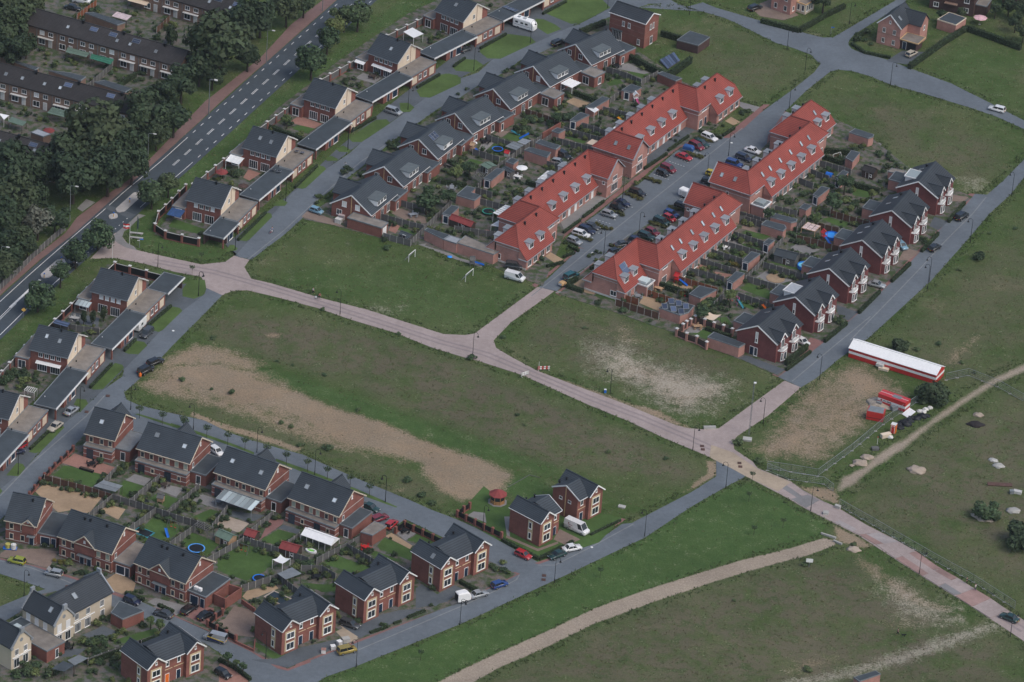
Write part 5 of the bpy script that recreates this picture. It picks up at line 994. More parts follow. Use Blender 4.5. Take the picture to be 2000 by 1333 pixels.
T,a_,y_=detached('w',(1506,-22),(1554,-5),6.0,'salmon brick house with cream sunroom beside a gravel drive',6.8,9.,6.0,9.2,m_bpink)
for x in(1.8,4.9):
 for z in(.8,3.7):window(T,'-v',x,.3,z,1.,1.5,0,.1,m=m_offw)
MB().box(6.4,9.4,3.4,7.8,0,3.).build('sunroom_wall',m_cream,T);flatroof(T,6.52,9.6,3.2,8.,3.05,m_gravel,m_yel);window(T,'+u',6.5,1.8,.8,.9,1.4,0)
for x in(7.2,8.6):window(T,'-v',x,3.4,.8,.9,1.8,0)
for v in(4.2,5.4,6.6):window(T,'+u',9.4,v,.8,.8,1.8,0)
T,a_,y_=detached('e',(1240,-95),(1600,-20),6.2,'dark purple brick house with flat canopy and pink parasol',13.,9.,6.0,9.2,m_bdark)
for x in(2.2,10.6):
 for z in(.8,3.6):window(T,'-v',x,.3,z,1.5,1.4,1,.14)
MB().box(4.6,8.2,-.9,.4,2.7,2.95).build('canopy',m_btan,T);MB().box(12.7,15.8,2.,8.,0,3.).build('annexe_wall',m_bdark,T);flatroof(T,12.72,16.,1.9,8.1,3.05,m_gravel)
T,a_,y_=detached('e',(1800,-120),(2100,-40),6.2,'dark house at the upper right corner half hidden by trees',12.,9.,6.0,9.2,m_bdark)
for x in(2.2,9.6):window(T,'-v',x,.3,.8,1.5,1.4,1,.14)
def oldrow(f,A,B,label,L,he=5.2,hr=7.9,D=9.4,blinds=()):
 a,yaw,_=axis(f,A,B,he)
 T=thing('old_terrace',label,'terraced houses',a,yaw,'brown terraces beyond the main road')
 gwall(MB(),.2,L-.2,.3,D-.3,he+.05,hr-.2,'u').build('wall',m_btan,T);gable(0,L,0,D,he,hr,'u').build('roof',m_brown,T);k=(hr-he)/(D/2)
 n=int(L/6.1);rr_=random.Random(label)
 for i in range(n):
  x=L-3.2-i*6.1
  for dx in(-1.3,1.3):window(T,'-v',x+dx,.3,3.3,1.4,1.2,1,.1,pane=m_blind if rr_.random()<.15 else m_glass)
  window(T,'-v',x-1.3,.3,.6,1.9,1.6,1,.1);door(T,'-v',x+1.2,.3,m=m_offw)
  if rr_.random()<.5:MB().box(x-2.4,x+2.2,-.5,.3,2.55,2.7).build('door_canopy',m_offw,T)
  MB().box(x-2.95,x-2.83,.22,.32,0,he).build('rain_pipe',m_zinc,T)
  if rr_.random()<.85:skylight(T,(x+rr_.uniform(-2,2),2.2,he+2.2*k+.06),0,math.atan(k),.8,1.)
  if rr_.random()<.6:solar(T,(x+rr_.uniform(-1,1),3.4,he+3.4*k+.1),0,2.2,1.3,math.atan(k))
  if i%2:vent(T,x+2.6,D/2-.4,hr-.3,.8,.5)
 return T
oldrow('a',(195,185),(1250,480),'brown terrace row with green awning extension',46);oldrow('a',(-260,560),(720,810),'brown terrace row with glazed lean-to and red parasol',49)
oldrow('a',(1000,-90),(1900,165),'brown terrace row behind the round-crowned trees at the top',34);oldrow('a',(-700,960),(320,1240),'brown terrace row deep among the dark trees',48)
aW,yW,lW=axis('m',(620,115),(1290,325),2.6)
T=thing('site_warehouse','long low red warehouse with white band and white metal roof','warehouse',aW,yW)
D_=5.0
gwall(MB(),.05,lW-.05,.1,D_-.1,2.6,3.75,'u').build('wall',m_redp,T);gable(-.1,lW+.1,-.1,D_+.1,2.55,3.8,'u',.1).build('roof',m_white,T)
bands(T,.05,lW-.05,.1,D_-.1,());MB().box(.02,lW-.02,.06,D_-.06,1.1,1.75).build('white_band',m_white,T)
MB().box(7.6,9.4,-.9,.1,.5,1.2).build('porch',m_offw,T)
aC,yC,lC=axis('m',(845,465),(1055,540),2.6)
T=thing('shipping_container','red container with white band and black lettering','container',aC,yC)
MB().box(0,lC,0,2.5,.15,2.6).build('body',m_redp,T);MB().box(-.02,lC+.02,-.02,2.52,.9,1.55).build('white_band',m_white,T);MB().box(lC*.45,lC*.75,.6,1.9,2.6,2.68).build('roof_panel',m_zinc,T)
MB().box(-.05,lC+.05,1.2,1.3,2.6,2.66).build('roof_rail',m_white,T)
mb=MB();x=1.55
for k,w_ in enumerate((.16,.12,.14,0,.13,.17,.12,.14,.16,.12)):
 if w_:mb.box(x,x+w_,-.045,-.02,1.08,1.34 if k%3 else 1.38)
 x+=.21
mb.build('lettering',m_black,T)
o=MB().cyl((0,0),.25,0,.02,12).build('emblem',m_redp,T);o.location=(1.0,-.03,1.22);o.rotation_euler=(R(90),0,0)
aC,yC,lC=axis('m',(757,600),(885,625),2.3)
T=thing('red_site_box','square red site box with grey tarpaulin roof','container',aC,yC);MB().box(0,lC,0,2.6,.1,2.3).build('body',m_redp,T)
MB().slab([(.1,.1,2.35),(lC-.1,.1,2.35),(lC-.3,2.5,2.5),(.3,2.5,2.5)],.05).build('tarpaulin',m_zinc,T);MB().box(-.03,lC+.03,-.03,2.63,.7,.8).build('rail',m_black,T)
# ================================================================ PLANTS
def leafmesh(name,n,shape,size,seed,clumps=0,m=None):
 """n leaf quads; shape(rng,k) -> points in the crown volume"""
 g=np.random.default_rng(seed);P=shape(g,n);d=g.normal(size=(n,3))
 if isinstance(P,tuple):P,o_=P;d=o_+.5*d;d[:,2]+=.3
 else:d[:,2]=np.abs(d[:,2])+.35
 d/=np.linalg.norm(d,axis=1)[:,None]
 a=np.cross(d,g.normal(size=(n,3)));a/=np.linalg.norm(a,axis=1)[:,None]+1e-9;b_=np.cross(d,a)
 s=size*g.uniform(.6,1.4,(n,1));a*=s;b_*=s*g.uniform(.5,.9,(n,1))
 V=np.stack([P-a-b_*.4,P+b_,P+a-b_*.2,P-b_*.9],1).reshape(-1,3)
 me=bpy.data.meshes.new(name);me.vertices.add(4*n);me.vertices.foreach_set('co',V.ravel().astype(np.float32))
 me.loops.add(4*n);me.polygons.add(n);me.loops.foreach_set('vertex_index',np.arange(4*n,dtype=np.int32));me.polygons.foreach_set('loop_start',np.arange(0,4*n,4,dtype=np.int32));me.update();me.validate()
 if m:me.materials.append(m)
 return me
def crown_shape(k,rr=.42,flat=.85):
 def f(g,n):
  c=g.normal(size=(k,3));c/=np.linalg.norm(c,axis=1)[:,None];c*=g.uniform(.25,.78,(k,1));c[:,2]*=flat
  i=g.integers(0,k,n);q=g.normal(size=(n,3));q/=np.linalg.norm(q,axis=1)[:,None];q*=rr*g.uniform(.55,1.,(n,1))**.6*g.uniform(.7,1.15,(k,1))[i]
  nq=q/np.linalg.norm(q,axis=1)[:,None]+.6*c[i];return c[i]+q,nq/np.linalg.norm(nq,axis=1)[:,None]
 return f
l_dark=leafmat('dark_leaves',(.038,.062,.030),.3);l_mid=leafmat('mid_leaves',(.052,.088,.040));l_lite=leafmat('light_leaves',(.085,.125,.045));l_hedge=leafmat('hedge_leaves',(.046,.078,.038));l_silver=leafmat('silver_leaves',(.09,.11,.085));l_yel=leafmat('yellow_leaves',(.15,.14,.03));l_weed=leafmat('weed_leaves',(.066,.108,.046));l_purp=leafmat('heather',(.10,.05,.055))
m_bark=mat('bark',(.06,.048,.038),.95,.25,2)
CROWN=[leafmesh('crown',2600,crown_shape(15+3*i,.40),.085,20+i)for i in range(4)]
SMALLC=[leafmesh('crown',800,crown_shape(9+2*i,.46),.14,40+i)for i in range(3)]
BUSH=[leafmesh('foliage',300,crown_shape(7,.5,.7),.17,60+i)for i in range(4)]
def cone_shape(g,n):
 z=g.uniform(0,1,n)**1.3;a=g.uniform(0,6.283,n);r=(1-z)*g.uniform(.75,1.05,n)+.04;return np.stack([r*np.cos(a),r*np.sin(a),z*2-1],1)
CONE=leafmesh('crown',700,cone_shape,.12,77)
TRUNK={}
def trunkmesh(i):
 if i in TRUNK:return TRUNK[i]
 g=random.Random(i);mb=MB();mb.tube([(0,0,-.05),(.01,0,.25),(g.uniform(-.03,.03),g.uniform(-.03,.03),.6),(0,0,.85)],[.05,.035,.028,.012],7)
 for k in range(5):
  a=g.uniform(0,6.28);z=g.uniform(.35,.6);mb.tube([(0,0,z),(.12*math.cos(a),.12*math.sin(a),z+.12),(.28*math.cos(a),.28*math.sin(a),z+.22)],[.02,.013,.006],5)
 TRUNK[i]=mb.mesh('trunk');return TRUNK[i]
def tree(f,x,y,rpx,label,group,m=l_mid,hc=None,flat=1.,small=False,name='tree',z=None):
 """x,y = crown centre in the zoom, rpx = crown radius there; height from the crown size and the ground it stands on"""
 s=FR[f][2];r=rpx/s/7.1
 hc=hc if hc else r*1.05+1.6
 p=G(f,x,y,hc);k=random.randrange(4)
 T=thing(name,label,'tree',p,random.uniform(0,6.28),group)
 th=hc+r*.5;link('trunk',trunkmesh(k),T,(0,0,0),None,m_bark,(max(th*.9,1.2),max(th*.9,1.2),th))
 c=(SMALLC[k%3]if small or r<2.2 else CROWN[k]);link('crown',c,T,(0,0,hc),None,m,(r*1.12,r*1.12,r*flat));return T
WOOD=[('a',1680,330,235),('a',1890,130,170),('a',1390,610,140),('a',1530,500,120),('a',1110,830,170),('a',1330,880,130),('a',760,1010,240),('a',540,1160,180),('a',960,1150,150),('a',90,1210,150),('a',100,370,130),('a',60,200,150),('a',100,60,170),('a',220,20,110),('b',430,110,140),('b',630,50,120),('b',760,10,90),('b',240,250,120),('a',1250,700,110),('a',880,830,90),('f',80,120,190),('f',120,330,170),('f',60,480,140),('f',330,100,150),('f',560,140,190),('f',830,110,170),('f',930,60,110),('f',700,60,150),('f',420,480,100),('f',60,720,120),('f',150,640,90),('f',20,860,110),('f',120,800,70),('f',210,700,70),('f',290,330,90),('a',200,330,80),('a',1000,1040,110),('a',1200,1010,100),('b',60,560,90),('b',330,420,80),('a',1900,420,90),('a',1010,1250,120)]
MARKS=[((470,60),'beside the brown terrace at the very top'),((330,190),'between the green awning gardens and the cycle path'),((200,230),'at the end of the terrace with glazed lean-to'),((40,60),'above the brown terrace with green awning'),((80,330),'over the terrace deep among trees'),((200,330),'beside the cycle path opposite the traffic island'),((40,450),'behind the grey board fence of the cycle path'),((560,20),'along the cycle path next to the tall road lamp')]
for f,x,y,r in WOOD:
 ox,oy,s_=FR[f];q_=(ox+x/s_,oy+y/s_);nm=min(MARKS,key=lambda k:(k[0][0]-q_[0])**2+(k[0][1]-q_[1])**2)[1];big='huge' if r/s_>45 else 'large' if r/s_>33 else 'smaller'
 tree(f,x,y,r,big+' dark deciduous tree '+nm,'tree belt beyond the main road',l_dark,None,1.05)
tree('f',290,510,105,'silvery grey-leaved tree beside the cycle path fence','silver tree',l_silver)
tree('a',1308,250,48,'slim dark conifer behind the brown terrace','conifers',l_dark,3.2,2.2)
for f,x,y,r in(('b',1070,110,95),('b',1175,95,110)):tree(f,x,y,r,'leafy verge tree of the clump at the top of the main road','verge trees at the top',l_mid,None,1.)
tree('b',1010,185,80,'yellowish thin-leaved tree on the main road verge','yellow verge tree',l_lite);tree('b',820,455,118,'large bushy tree overhanging the main road edge','bushy verge tree',l_mid);tree('b',940,290,88,'round tree behind the large bushy tree on the verge','round verge tree',l_mid)
tree('f',1165,300,100,'tree covering the right edge of the main road near the traffic island','island tree',l_mid,4.6);tree('f',1290,230,75,'smaller tree beside the main road before the blue awning villa','small verge tree',l_mid,4.)
for f,x,y,r in(('f',750,620,112),('f',580,760,92),('f',465,905,68),('f',290,1090,108)):tree(f,x,y,r,'young round-crowned tree on the strip of grass between main road and villas','row of verge trees by the junction',l_mid,4.4)
tree('m',1010,95,66,'round bush tree behind the red warehouse roof','yard trees',l_dark,1.7);tree('m',1250,460,112,'big dark bushy tree beside the fallen white panel in the yard','yard trees',l_dark,2.5);tree('ac',1985,600,95,'dark bushy tree on the rough ground at the right edge','yard trees',l_dark,2.6);tree('af',1550,1080,52,'small round dark tree alone in the rough grass','yard trees',l_dark,1.2)
tree('ac',1770,455,75,'spreading shrub over a stony mound in the rough ground','yard trees',l_mid,1.8,.8)
for f,x,y,r,lb in(('k',985,290,62,'tall leafy garden tree beside the flat shed with white door'),('k',890,435,64,'rounded garden tree next to the pergola with pink slats'),('k',395,525,48,'young green tree before the conservatory'),('k',1190,375,38,'small round-headed tree on the lawn behind the bay house'),('k',765,560,50,'pale feathery tree by the alley'),('l',630,360,60,'flat-topped light green tree by the swing'),('l',370,530,65,'grey-green tree beside the sand canvas sail'),('ah',270,930,125,'bushy bright garden tree by the picnic table'),('ah',480,880,110,'broad garden shrub tree beside the blue slide'),('h',690,590,60,'dense dark tree above the terrace steps'),('h',660,690,90,'wide leafy shrub tree in the overgrown garden'),('h',870,650,70,'dark shrub tree behind the L-shaped shed'),('b',630,905,42,'small round green tree in a pink terrace bed'),('r',1455,720,38,'light green bush tree by the grey pavement'),('r',1540,765,40,'second light green bush tree by the grey pavement'),('c',930,895,40,'rounded dark tree in the shrub garden'),('t',640,1105,36,'ball-headed tree over the pink drive'),('t',705,1155,26,'yellow-green ball-headed tree over the pink drive'),('t',765,1190,28,'third ball-headed tree at the hedge end')):
 tree(f,x,y,r,lb,'garden trees',l_lite if any(w_ in lb for w_ in('light','pale','bright','yellow','small'))else l_mid,None,.9,True)
for f,x,y,r in(('e',1900,150,62),('e',1955,70,75),('e',1850,30,60),('e',1960,230,60),('e',1745,60,45),('e',1330,100,40),('e',1480,90,38),('w',1610,-8,24)):tree(f,x,y,r,'dark garden tree around the dark houses at the crossing street','trees of the upper right gardens',l_dark,None,1.)
for f,x,y in(('n',810,680),('n',900,670),('n',1000,640)):tree(f,x,y,26,'narrow column-shaped conifer in the paved villa garden','column conifers',l_dark,2.6,3.)
SAP=MB().tube([(0,0,0),(.02,0,1.6),(0,0,2.4)],[.06,.05,.04],6)
for k in range(6):a=k*1.05;SAP.tube([(0,0,1.9+.1*k),(.4*math.cos(a),.4*math.sin(a),2.5),(.75*math.cos(a),.75*math.sin(a),2.75)],[.03,.02,.01],5)
SAP=SAP.mesh('trunk');SAPC=leafmesh('crown',170,lambda g,n:(lambda a,r:np.stack([r*np.cos(a),r*np.sin(a),2.75+g.normal(size=n)*.22],1))(g.uniform(0,6.28,n),.95*g.uniform(.1,1,n)**.6),.16,5)
for f,x,y in(('s',35,75),('s',235,155),('s',415,215),('s',562,262),('s',750,320),('s',917,385),('s',1098,445),('s',1268,510),('s',1462,580),('s',1628,655),('o',1345,580),('o',1565,640),('o',1780,705)):
 T=thing('sapling','thin Y-shaped sapling on the grass strip of the field street','tree',G(f,x,y),random.uniform(0,6),'saplings along the field street');link('trunk',SAP,T,None,None,m_bark);link('crown',SAPC,T,None,None,l_mid)
for f,x,y,lb in(('ac',345,400,'sapling on the mown corner beside the orange paving'),('ac',375,605,'sapling in the middle of the mown meadow'),('ac',550,560,'spindly sapling further along the mown meadow'),('ad',590,1040,'young tree on the mown bank below the lower street'),('ad',1525,610,'bare thin sapling on the mown bank'),('f',1470,930,'sapling on the corner lawn by the brick road'),('f',1540,830,'sapling on the lawn behind the dark carport'),('ac',365,280,'leafless small tree at the grey corner paving'),('b',1235,45,'x')):
 if lb=='x':continue
 T=thing('sapling',lb,'tree',G(f,x,y),0,'single saplings');link('trunk',SAP,T,None,None,m_bark,(.7,.7,.8));link('crown',SAPC,T,None,None,l_mid,(.7,.7,.8))
def bush(f,x,y,r,label,group,m=l_mid,sq=.75):
 T=thing('shrub',label,'shrub',G(f,x,y),random.uniform(0,6.28),group)
 T.rotation_euler=(0,0,random.uniform(0,6.28));link('foliage',random.choice(BUSH),T,(0,0,r*sq*.75),None,m,(r,r,r*sq));return T
rs=random.Random(11)
CL=[('h',700,720,9,110,40,1.2,'shrub of the overgrown garden below the terrace steps'),('ah',250,950,5,180,70,1.1,'leafy shrub by the picnic table'),('h',1400,650,7,120,40,.9,'shrub in the narrow terrace garden beside the white shed'),('c',800,950,9,110,40,1.0,'shrub of the dense planted garden with grey rocks'),('c',1050,880,7,100,50,1.1,'tall shrub by the sand play corner'),('ag',1150,100,8,180,70,.9,'shrub in the planted garden below the red conservatory wing'),('ag',250,1140,5,150,50,.7,'low shrub in the terrace garden with yellow flowers'),('k',1050,490,8,120,45,1.0,'garden shrub on the slope behind the second bay house'),('l',480,490,6,120,40,1.1,'shrub of the green screen behind the sand sail'),('ag',1300,760,5,80,60,.8,'small shrub by the paved garden with blue sandpit'),('t',1350,320,6,110,60,1.0,'dark shrub in the corner garden beside the grey cabin'),('t',1500,400,4,60,40,.9,'pale green shrub behind the corner gable house'),('s',120,740,5,90,30,.6,'low flowering shrub in the gravel bed'),('r',900,960,6,110,50,1.1,'shrub in front of the rendered house terrace'),('r',350,1220,8,170,70,1.2,'dark shrub along the brick room at the lower left'),('r',1050,1080,7,170,40,1.1,'shrub along the boundary of the two rendered gardens'),('n',200,1270,8,180,40,1.0,'shrub in the dark garden of the lowest villa'),('o',100,200,8,120,60,1.1,'dense shrub in the villa garden with white pergola'),('g',250,480,6,100,50,1.0,'clipped shrub in the villa garden with pink terrace'),('b',1150,650,6,90,40,.8,'shrub in the villa garden with statue'),('b',620,950,5,90,30,.8,'shrub along the villa garden fence'),('b',1730,300,4,80,30,.8,'clipped box block in the villa garden'),('q',560,1000,5,80,30,.7,'yellowish shrub in front of the banded semi'),('q',900,1070,4,80,30,.7,'shrub under the windows of the banded semi'),('q',1330,1290,4,90,20,.7,'shrub beside the brown drive'),('u',640,1200,3,60,20,.5,'low shrub in the front bed of the gable pair'),('e',740,300,6,90,60,.8,'shrub in the clipped front garden of the salmon house'),('d',1000,1090,5,70,40,.6,'low plant in the round front garden'),('d',740,1230,5,90,40,.5,'bedding plant in the front garden by the white estate'),('i',1300,330,5,120,60,.5,'small shrub in a terrace front garden'),('i',620,860,3,50,40,.9,'shrub before the wing of the western terrace'),('j',560,500,5,70,50,.6,'shrub before the hipped end of the eastern terrace'),('j',60,560,3,60,50,.8,'shrub in the front garden by the grey path'),('af',1000,940,4,60,40,.8,'dark shrub in the front garden of a bay house'),('l',1640,650,5,60,50,.9,'shrub in the front garden of the bay house with white box dormer'),('j',1650,1010,6,90,60,1.2,'tall grey-green shrub beside the curved shed'),('h',1000,1020,4,90,30,.7,'shrub behind the curved brick garage'),('h',1260,860,3,60,40,.9,'ball shrub by the green trampoline'),('a',1000,590,5,120,40,.7,'shrub in the terrace back garden beyond the main road'),('a',480,490,4,80,30,.7,'shrub behind the green awning'),('v',1600,1180,0,1,1,1,''),('v',620,1150,6,90,50,.8,'plant in the wild front bed of the gable house with roof window'),('g',1420,430,6,120,50,.8,'shrub in the front garden beside the dormer house'),('g',1130,720,5,60,50,.6,'low shrub by the small blue car'),('g',1780,180,4,60,40,1.1,'shrub at the front of the second dormer house'),('c',570,560,4,70,40,.8,'shrub in a dormer house front garden'),('c',230,730,4,80,40,.6,'sparse shrub in a gravel front garden')]
for f,x,y,n,dx,dy,r,lb in CL:
 for k in range(n):bush(f,x+rs.uniform(-dx,dx),y+rs.uniform(-dy,dy),r*rs.uniform(.8,1.5),lb,lb,rs.choice((l_mid,l_mid,l_dark,l_lite,l_hedge))if 'yellow' not in lb else l_yel)
for f,x,y in(('i',1110,760),('i',920,915),('i',640,1215),('i',440,1320),('i',1350,1045),('i',1155,1190),('i',1610,365),('i',1520,520),('i',760,1075),('j',770,435)):
 for k in range(4):t_=(k-1.5)/1.5;bush(f,x+t_*60,y+t_*20+rs.uniform(-6,6),.95,'low olive shrub in a parking bay planting bed','shrubs of the parking beds',leafmat('olive_leaves',(.07,.078,.025)),.6)
for f,x,y,r in(('aa',350,900,1.2),('aa',20,810,1.0),('aa',965,1265,1.3),('aa',790,1240,1.),('aa',230,540,.9),('aa',935,355,.9),('aa',1905,675,1.3),('ab',75,470,1.2),('ab',270,335,.9),('aa',1430,510,.7),('ab',370,845,.8),('ab',960,1080,.9),('ab',1340,1125,.8),('ab',415,905,.6),('ab',1810,1030,1.4),('ab',1940,1150,1.2),('ad',520,105,1.4),('ad',600,190,1.3),('ad',650,230,1.2),('ae',700,955,1.3),('ae',255,535,.6),('ac',700,785,1.2),('m',1310,90,1.),('m',1140,140,.9),('m',1590,310,.9),('m',1480,235,.8),('af',1890,825,.7),('af',1350,1225,.8),('af',1640,875,.6),('ac',980,665,.9),('aa',640,690,.6),('aa',735,715,.6),('aa',945,780,.8),('aa',1165,1010,.9),('h',280,1170,1.3),('aa',210,870,.6),('aa',660,1090,.9),('aa',730,1115,.9),('ab',810,275,.8),('h',800,1010,.6)):
 bush(f,x,y,r,'wild weed clump standing out of the rough field','weed clumps in the fields',l_weed,.55)
def hedge(f,pts,label,w=.8,h=1.3,m=None,group='clipped hedges'):
 P=GL(f,pts,h);a=P[0];T=thing('hedge',label,'hedge',a,0,group);core=MB();L_=[]
 g=np.random.default_rng(abs(hash(label))%9999 if False else len(label)*7+int(abs(a.x)*3))
 for p,q_ in zip(P,P[1:]):
  d=(q_-p);L=d.length;d.normalize();n_=Vector((-d.y,d.x))*w*.42;p=p-a;q_=q_-a
  core.prism([p-n_,q_-n_,q_+n_,p+n_],0,h*.9)
  k=int(L*26*(w+2*h)/2.6)+8
  t_=g.uniform(0,L,k);side=g.integers(0,3,k);x_=np.where(side==0,g.uniform(-.5,.5,k),np.where(side==1,.5,-.5))*w*g.uniform(.85,1.1,k);z_=np.where(side==0,h,g.uniform(.08,1,k)*h)*g.uniform(.92,1.06,k)
  L_.append(np.stack([p.x+d.x*t_-d.y*x_,p.y+d.y*t_+d.x*x_,z_],1))
 core.build('core',mat('hedge_inside',(.02,.032,.012),.95),T)
 PT=np.concatenate(L_);o=link('foliage',leafmesh('foliage',len(PT),lambda g_,n:PT,.15,len(PT),m=m or l_hedge),T);return T
for f,p,lb,w_,h_ in[('c',[(1490,410),(1780,560),(1960,430)],'tall hedge round the corner garden with greenhouse',1.2,2.0),('c',[(1110,225),(1300,150)],'hedge between street and tall red brick house',1.2,1.6),('d',[(205,290),(400,345)],'dark hedge behind the tall red brick house',1.,1.8),('e',[(1085,490),(1350,300),(1530,190)],'long hedge along the drive of the salmon house',1.2,1.6),('d',[(1170,175),(1540,270),(1800,120),(1975,35)],'hedge round the salmon house with cream sunroom',1.2,1.4),('e',[(640,320),(740,390),(940,430)],'low hedge curving round the street corner',.9,.8),('e',[(1540,195),(1940,340)],'dark hedge below the pink parasol',1.2,1.8),('e',[(760,215),(660,290)],'hedge beside the side street by the salmon house',.9,1.2),('af',[(1250,735),(1405,555)],'front hedge of the furthest bay house',.8,1.0),('af',[(990,1020),(1150,850)],'front hedge of the bay house with the off-roader',.8,1.0),('af',[(700,1310),(880,1140)],'front hedge of the bay house with deep blue pool',.8,1.0),('k',[(1090,1280),(1250,1120)],'front hedge by the silver saloon drive',.8,1.0),('l',[(1535,800),(1750,625)],'front hedge of the bay house with white box dormer',.8,1.1),('l',[(1165,1080),(1400,905)],'low front hedge at the end bay house',.7,.9),('l',[(1165,1000),(1370,840)],'taller side hedge at the end bay house',.9,1.7),('v',[(650,845),(1000,1030),(1240,910)],'low hedge round the corner gable house',.9,.8),('v',[(1280,890),(1330,865)],'short hedge piece behind the white saloon',.8,1.0),('v',[(1500,800),(1560,770),(1790,660)],'wire-thin low hedge before the right gable house',.5,.6),('u',[(1310,795),(1460,880)],'hedge between two front paths by the silver saloon',.9,1.0),('u',[(540,1245),(690,1190)],'dark low hedge round the bed with gnomes',.8,.5),('u',[(860,1115),(1010,1055)],'dark low hedge of the larger front bed',.8,.5),('u',[(740,1165),(805,1145)],'dark low hedge of the small front bed',.6,.5),('b',[(1110,1000),(1310,890)],'low street hedge at the annexe with salmon terrace',.6,.8),('b',[(1625,660),(1800,560)],'low street hedge at the annexe of the white pavilion villa',.6,.8),('c',[(345,360),(545,250)],'low street hedge below the motor home villa',.6,.8),('c',[(825,95),(1005,0)],'low street hedge at the top villa',.6,.8),('g',[(870,560),(1085,350)],'low street hedge at the annexe with solar panels',.6,.8),('g',[(320,1065),(590,800)],'low street hedge at the annexe of the blue awning villa',.6,.8),('n',[(1430,755),(1650,565)],'low street hedge beside the caravan',.6,.8),('n',[(1200,1000),(1310,890)],'low hedge beside the grey people carrier',.6,.7),('o',[(870,265),(1080,40)],'low street hedge beyond the silver saloon',.6,.8),('o',[(290,860),(480,680)],'low hedge behind the beige hatchback',.6,.7),('c',[(140,500),(230,435)],'short hedge by the brown gravel path of the villa row',.6,.7),('i',[(1030,625),(1250,480)],'front garden hedge before the lower dormers of the upper western terrace',.6,.8),('i',[(1260,450),(1460,310)],'front garden hedge before the middle of the upper western terrace',.6,.8),('i',[(1560,260),(1780,330)],'dark hedge beside the white estate car',.8,.8),('i',[(1790,305),(1900,235)],'hedge of the stone-covered front garden',.7,.8),('i',[(440,1090),(540,1020)],'front hedge of the lower western terrace by the gravel court',.6,.8),('i',[(250,1240),(415,1120)],'front hedge of the lower western terrace by the silver hatchback',.6,.8),('i',[(545,1010),(640,940)],'front hedge near the wing of the lower western terrace',.6,.8),('j',[(300,380),(400,430)],'short square hedge by the grey front path',.7,.8),('j',[(250,490),(360,450)],'low hedge between two paved front gardens',.6,.7),('j',[(90,580),(250,540)],'front hedge of the last western house',.7,.8),('j',[(510,600),(610,530)],'street hedge of the eastern hipped house',.7,.9),('j',[(280,760),(440,815)],'wide clipped hedge at the sandy corner garden',1.1,1.1),('j',[(285,740),(380,690)],'clipped hedge behind the teal off-roader',1.1,1.1),('j',[(1180,740),(1490,840)],'tall dark garden hedge of the second garden',1.0,1.7),('h',[(860,300),(930,330)],'clipped hedge by the dining table of the dormer house',1.,1.7),('ah',[(1200,200),(1310,240)],'dark square hedge by the yellow bush',1.2,1.6),('ah',[(1400,1090),(1640,1160)],'dark hedge in the terrace garden by the red roof',.9,1.4),('ah',[(20,1090),(430,1150)],'dark low hedge in the overgrown garden',1.,1.2),('c',[(1065,690),(1250,760)],'hedge below the white veranda',1.,1.4),('k',[(1045,290),(1245,345)],'dark hedge behind the lawn with closed parasol',1.,1.6),('k',[(800,30),(1020,50)],'dark hedge in the last terrace garden',1.,1.6),('k',[(815,80),(970,130)],'dark hedge beside the swing frame',1.,1.5),('l',[(390,680),(630,760)],'bright green hedge of block-shaped bushes',.9,1.0),('r',[(1370,930),(1540,870)],'dark hedge beside the pale shed',.9,1.5),('r',[(840,1100),(1250,960)],'leafy garden boundary below the rendered house',1.,1.6),('r',[(80,800),(200,740)],'low hedge at the side of the rendered house',.8,.8),('r',[(1210,450),(1390,520)],'flowering hedge beside the brown drive',.8,.9),('t',[(560,1120),(700,1190),(830,1290)],'hedge along the pink drive',.8,.9),('t',[(40,655),(170,715)],'clipped box hedge before the banded semi',.8,.7),('q',[(490,1005),(640,1060)],'clipped yellow-green hedge before the banded semi',.9,.8),('q',[(710,1080),(800,1050)],'small clipped hedge between front paths',.7,.6),('q',[(810,1110),(950,1160)],'clipped hedge before the right half of the banded semi',.8,.7),('b',[(490,955),(640,1010),(760,1060)],'hedge across the villa garden with pink terrace',1.,1.2),('a',[(210,255),(350,290)],'dark hedge at the end of the brown terrace',1.,1.8),('a',[(930,620),(1040,550)],'dark hedge dividing the gardens behind the green awning',.9,1.5)]:hedge(f,p,lb,w_,h_)
def inpolys(P,L):
 r=np.zeros(len(P),bool)
 for q_ in L:
  A=np.array(q_);k=np.nonzero((P[:,0]>A[:,0].min())&(P[:,0]<A[:,0].max())&(P[:,1]>A[:,1].min())&(P[:,1]<A[:,1].max()))[0]
  if len(k):r[k]|=inside(P[k],q_)
 return r
hard=[[tuple(p)for p in Q]for lv,bb,Q in PLACED]
g=np.random.default_rng(5);n=520000
C=np.stack([g.uniform(-140,145,n),g.uniform(-235,205,n)],1)
near_road=np.full(n,99.)
for o in[o for o in bpy.data.objects if o.name.split('.')[0]in('brick_road','crossing_street','right_street','residential_street','lower_street','field_street','left_street','sand_path','parking_street')]:
 k=len(o.data.vertices)//2;near_road=np.minimum(near_road,dist(C,[tuple(v.co[:2])for v in list(o.data.vertices)[:k]]))
for q_ in SANDPATH:near_road=np.minimum(near_road,dist(C,q_))
ij=(np.clip(np.searchsorted(ys,C[:,1]),0,ny-1)*nx+np.clip(np.searchsorted(xs,C[:,0]),0,nx-1))
sand_,lush_,dry_=masks['sand'][ij],masks['lush'][ij],masks['dry'][ij]
prob=np.where(near_road<2.2,.42,.17+.05*dry_)*(1-.95*np.clip(sand_*1.6,0,1))*np.where((lush_>.8)&(near_road>.8),.15,1)
keep=g.uniform(size=n)<prob;C=C[keep];nr=near_road[keep];keep=~inpolys(C,hard+SANDPATH);C=C[keep];nr=nr[keep]
mead=G('w',1000,1180)
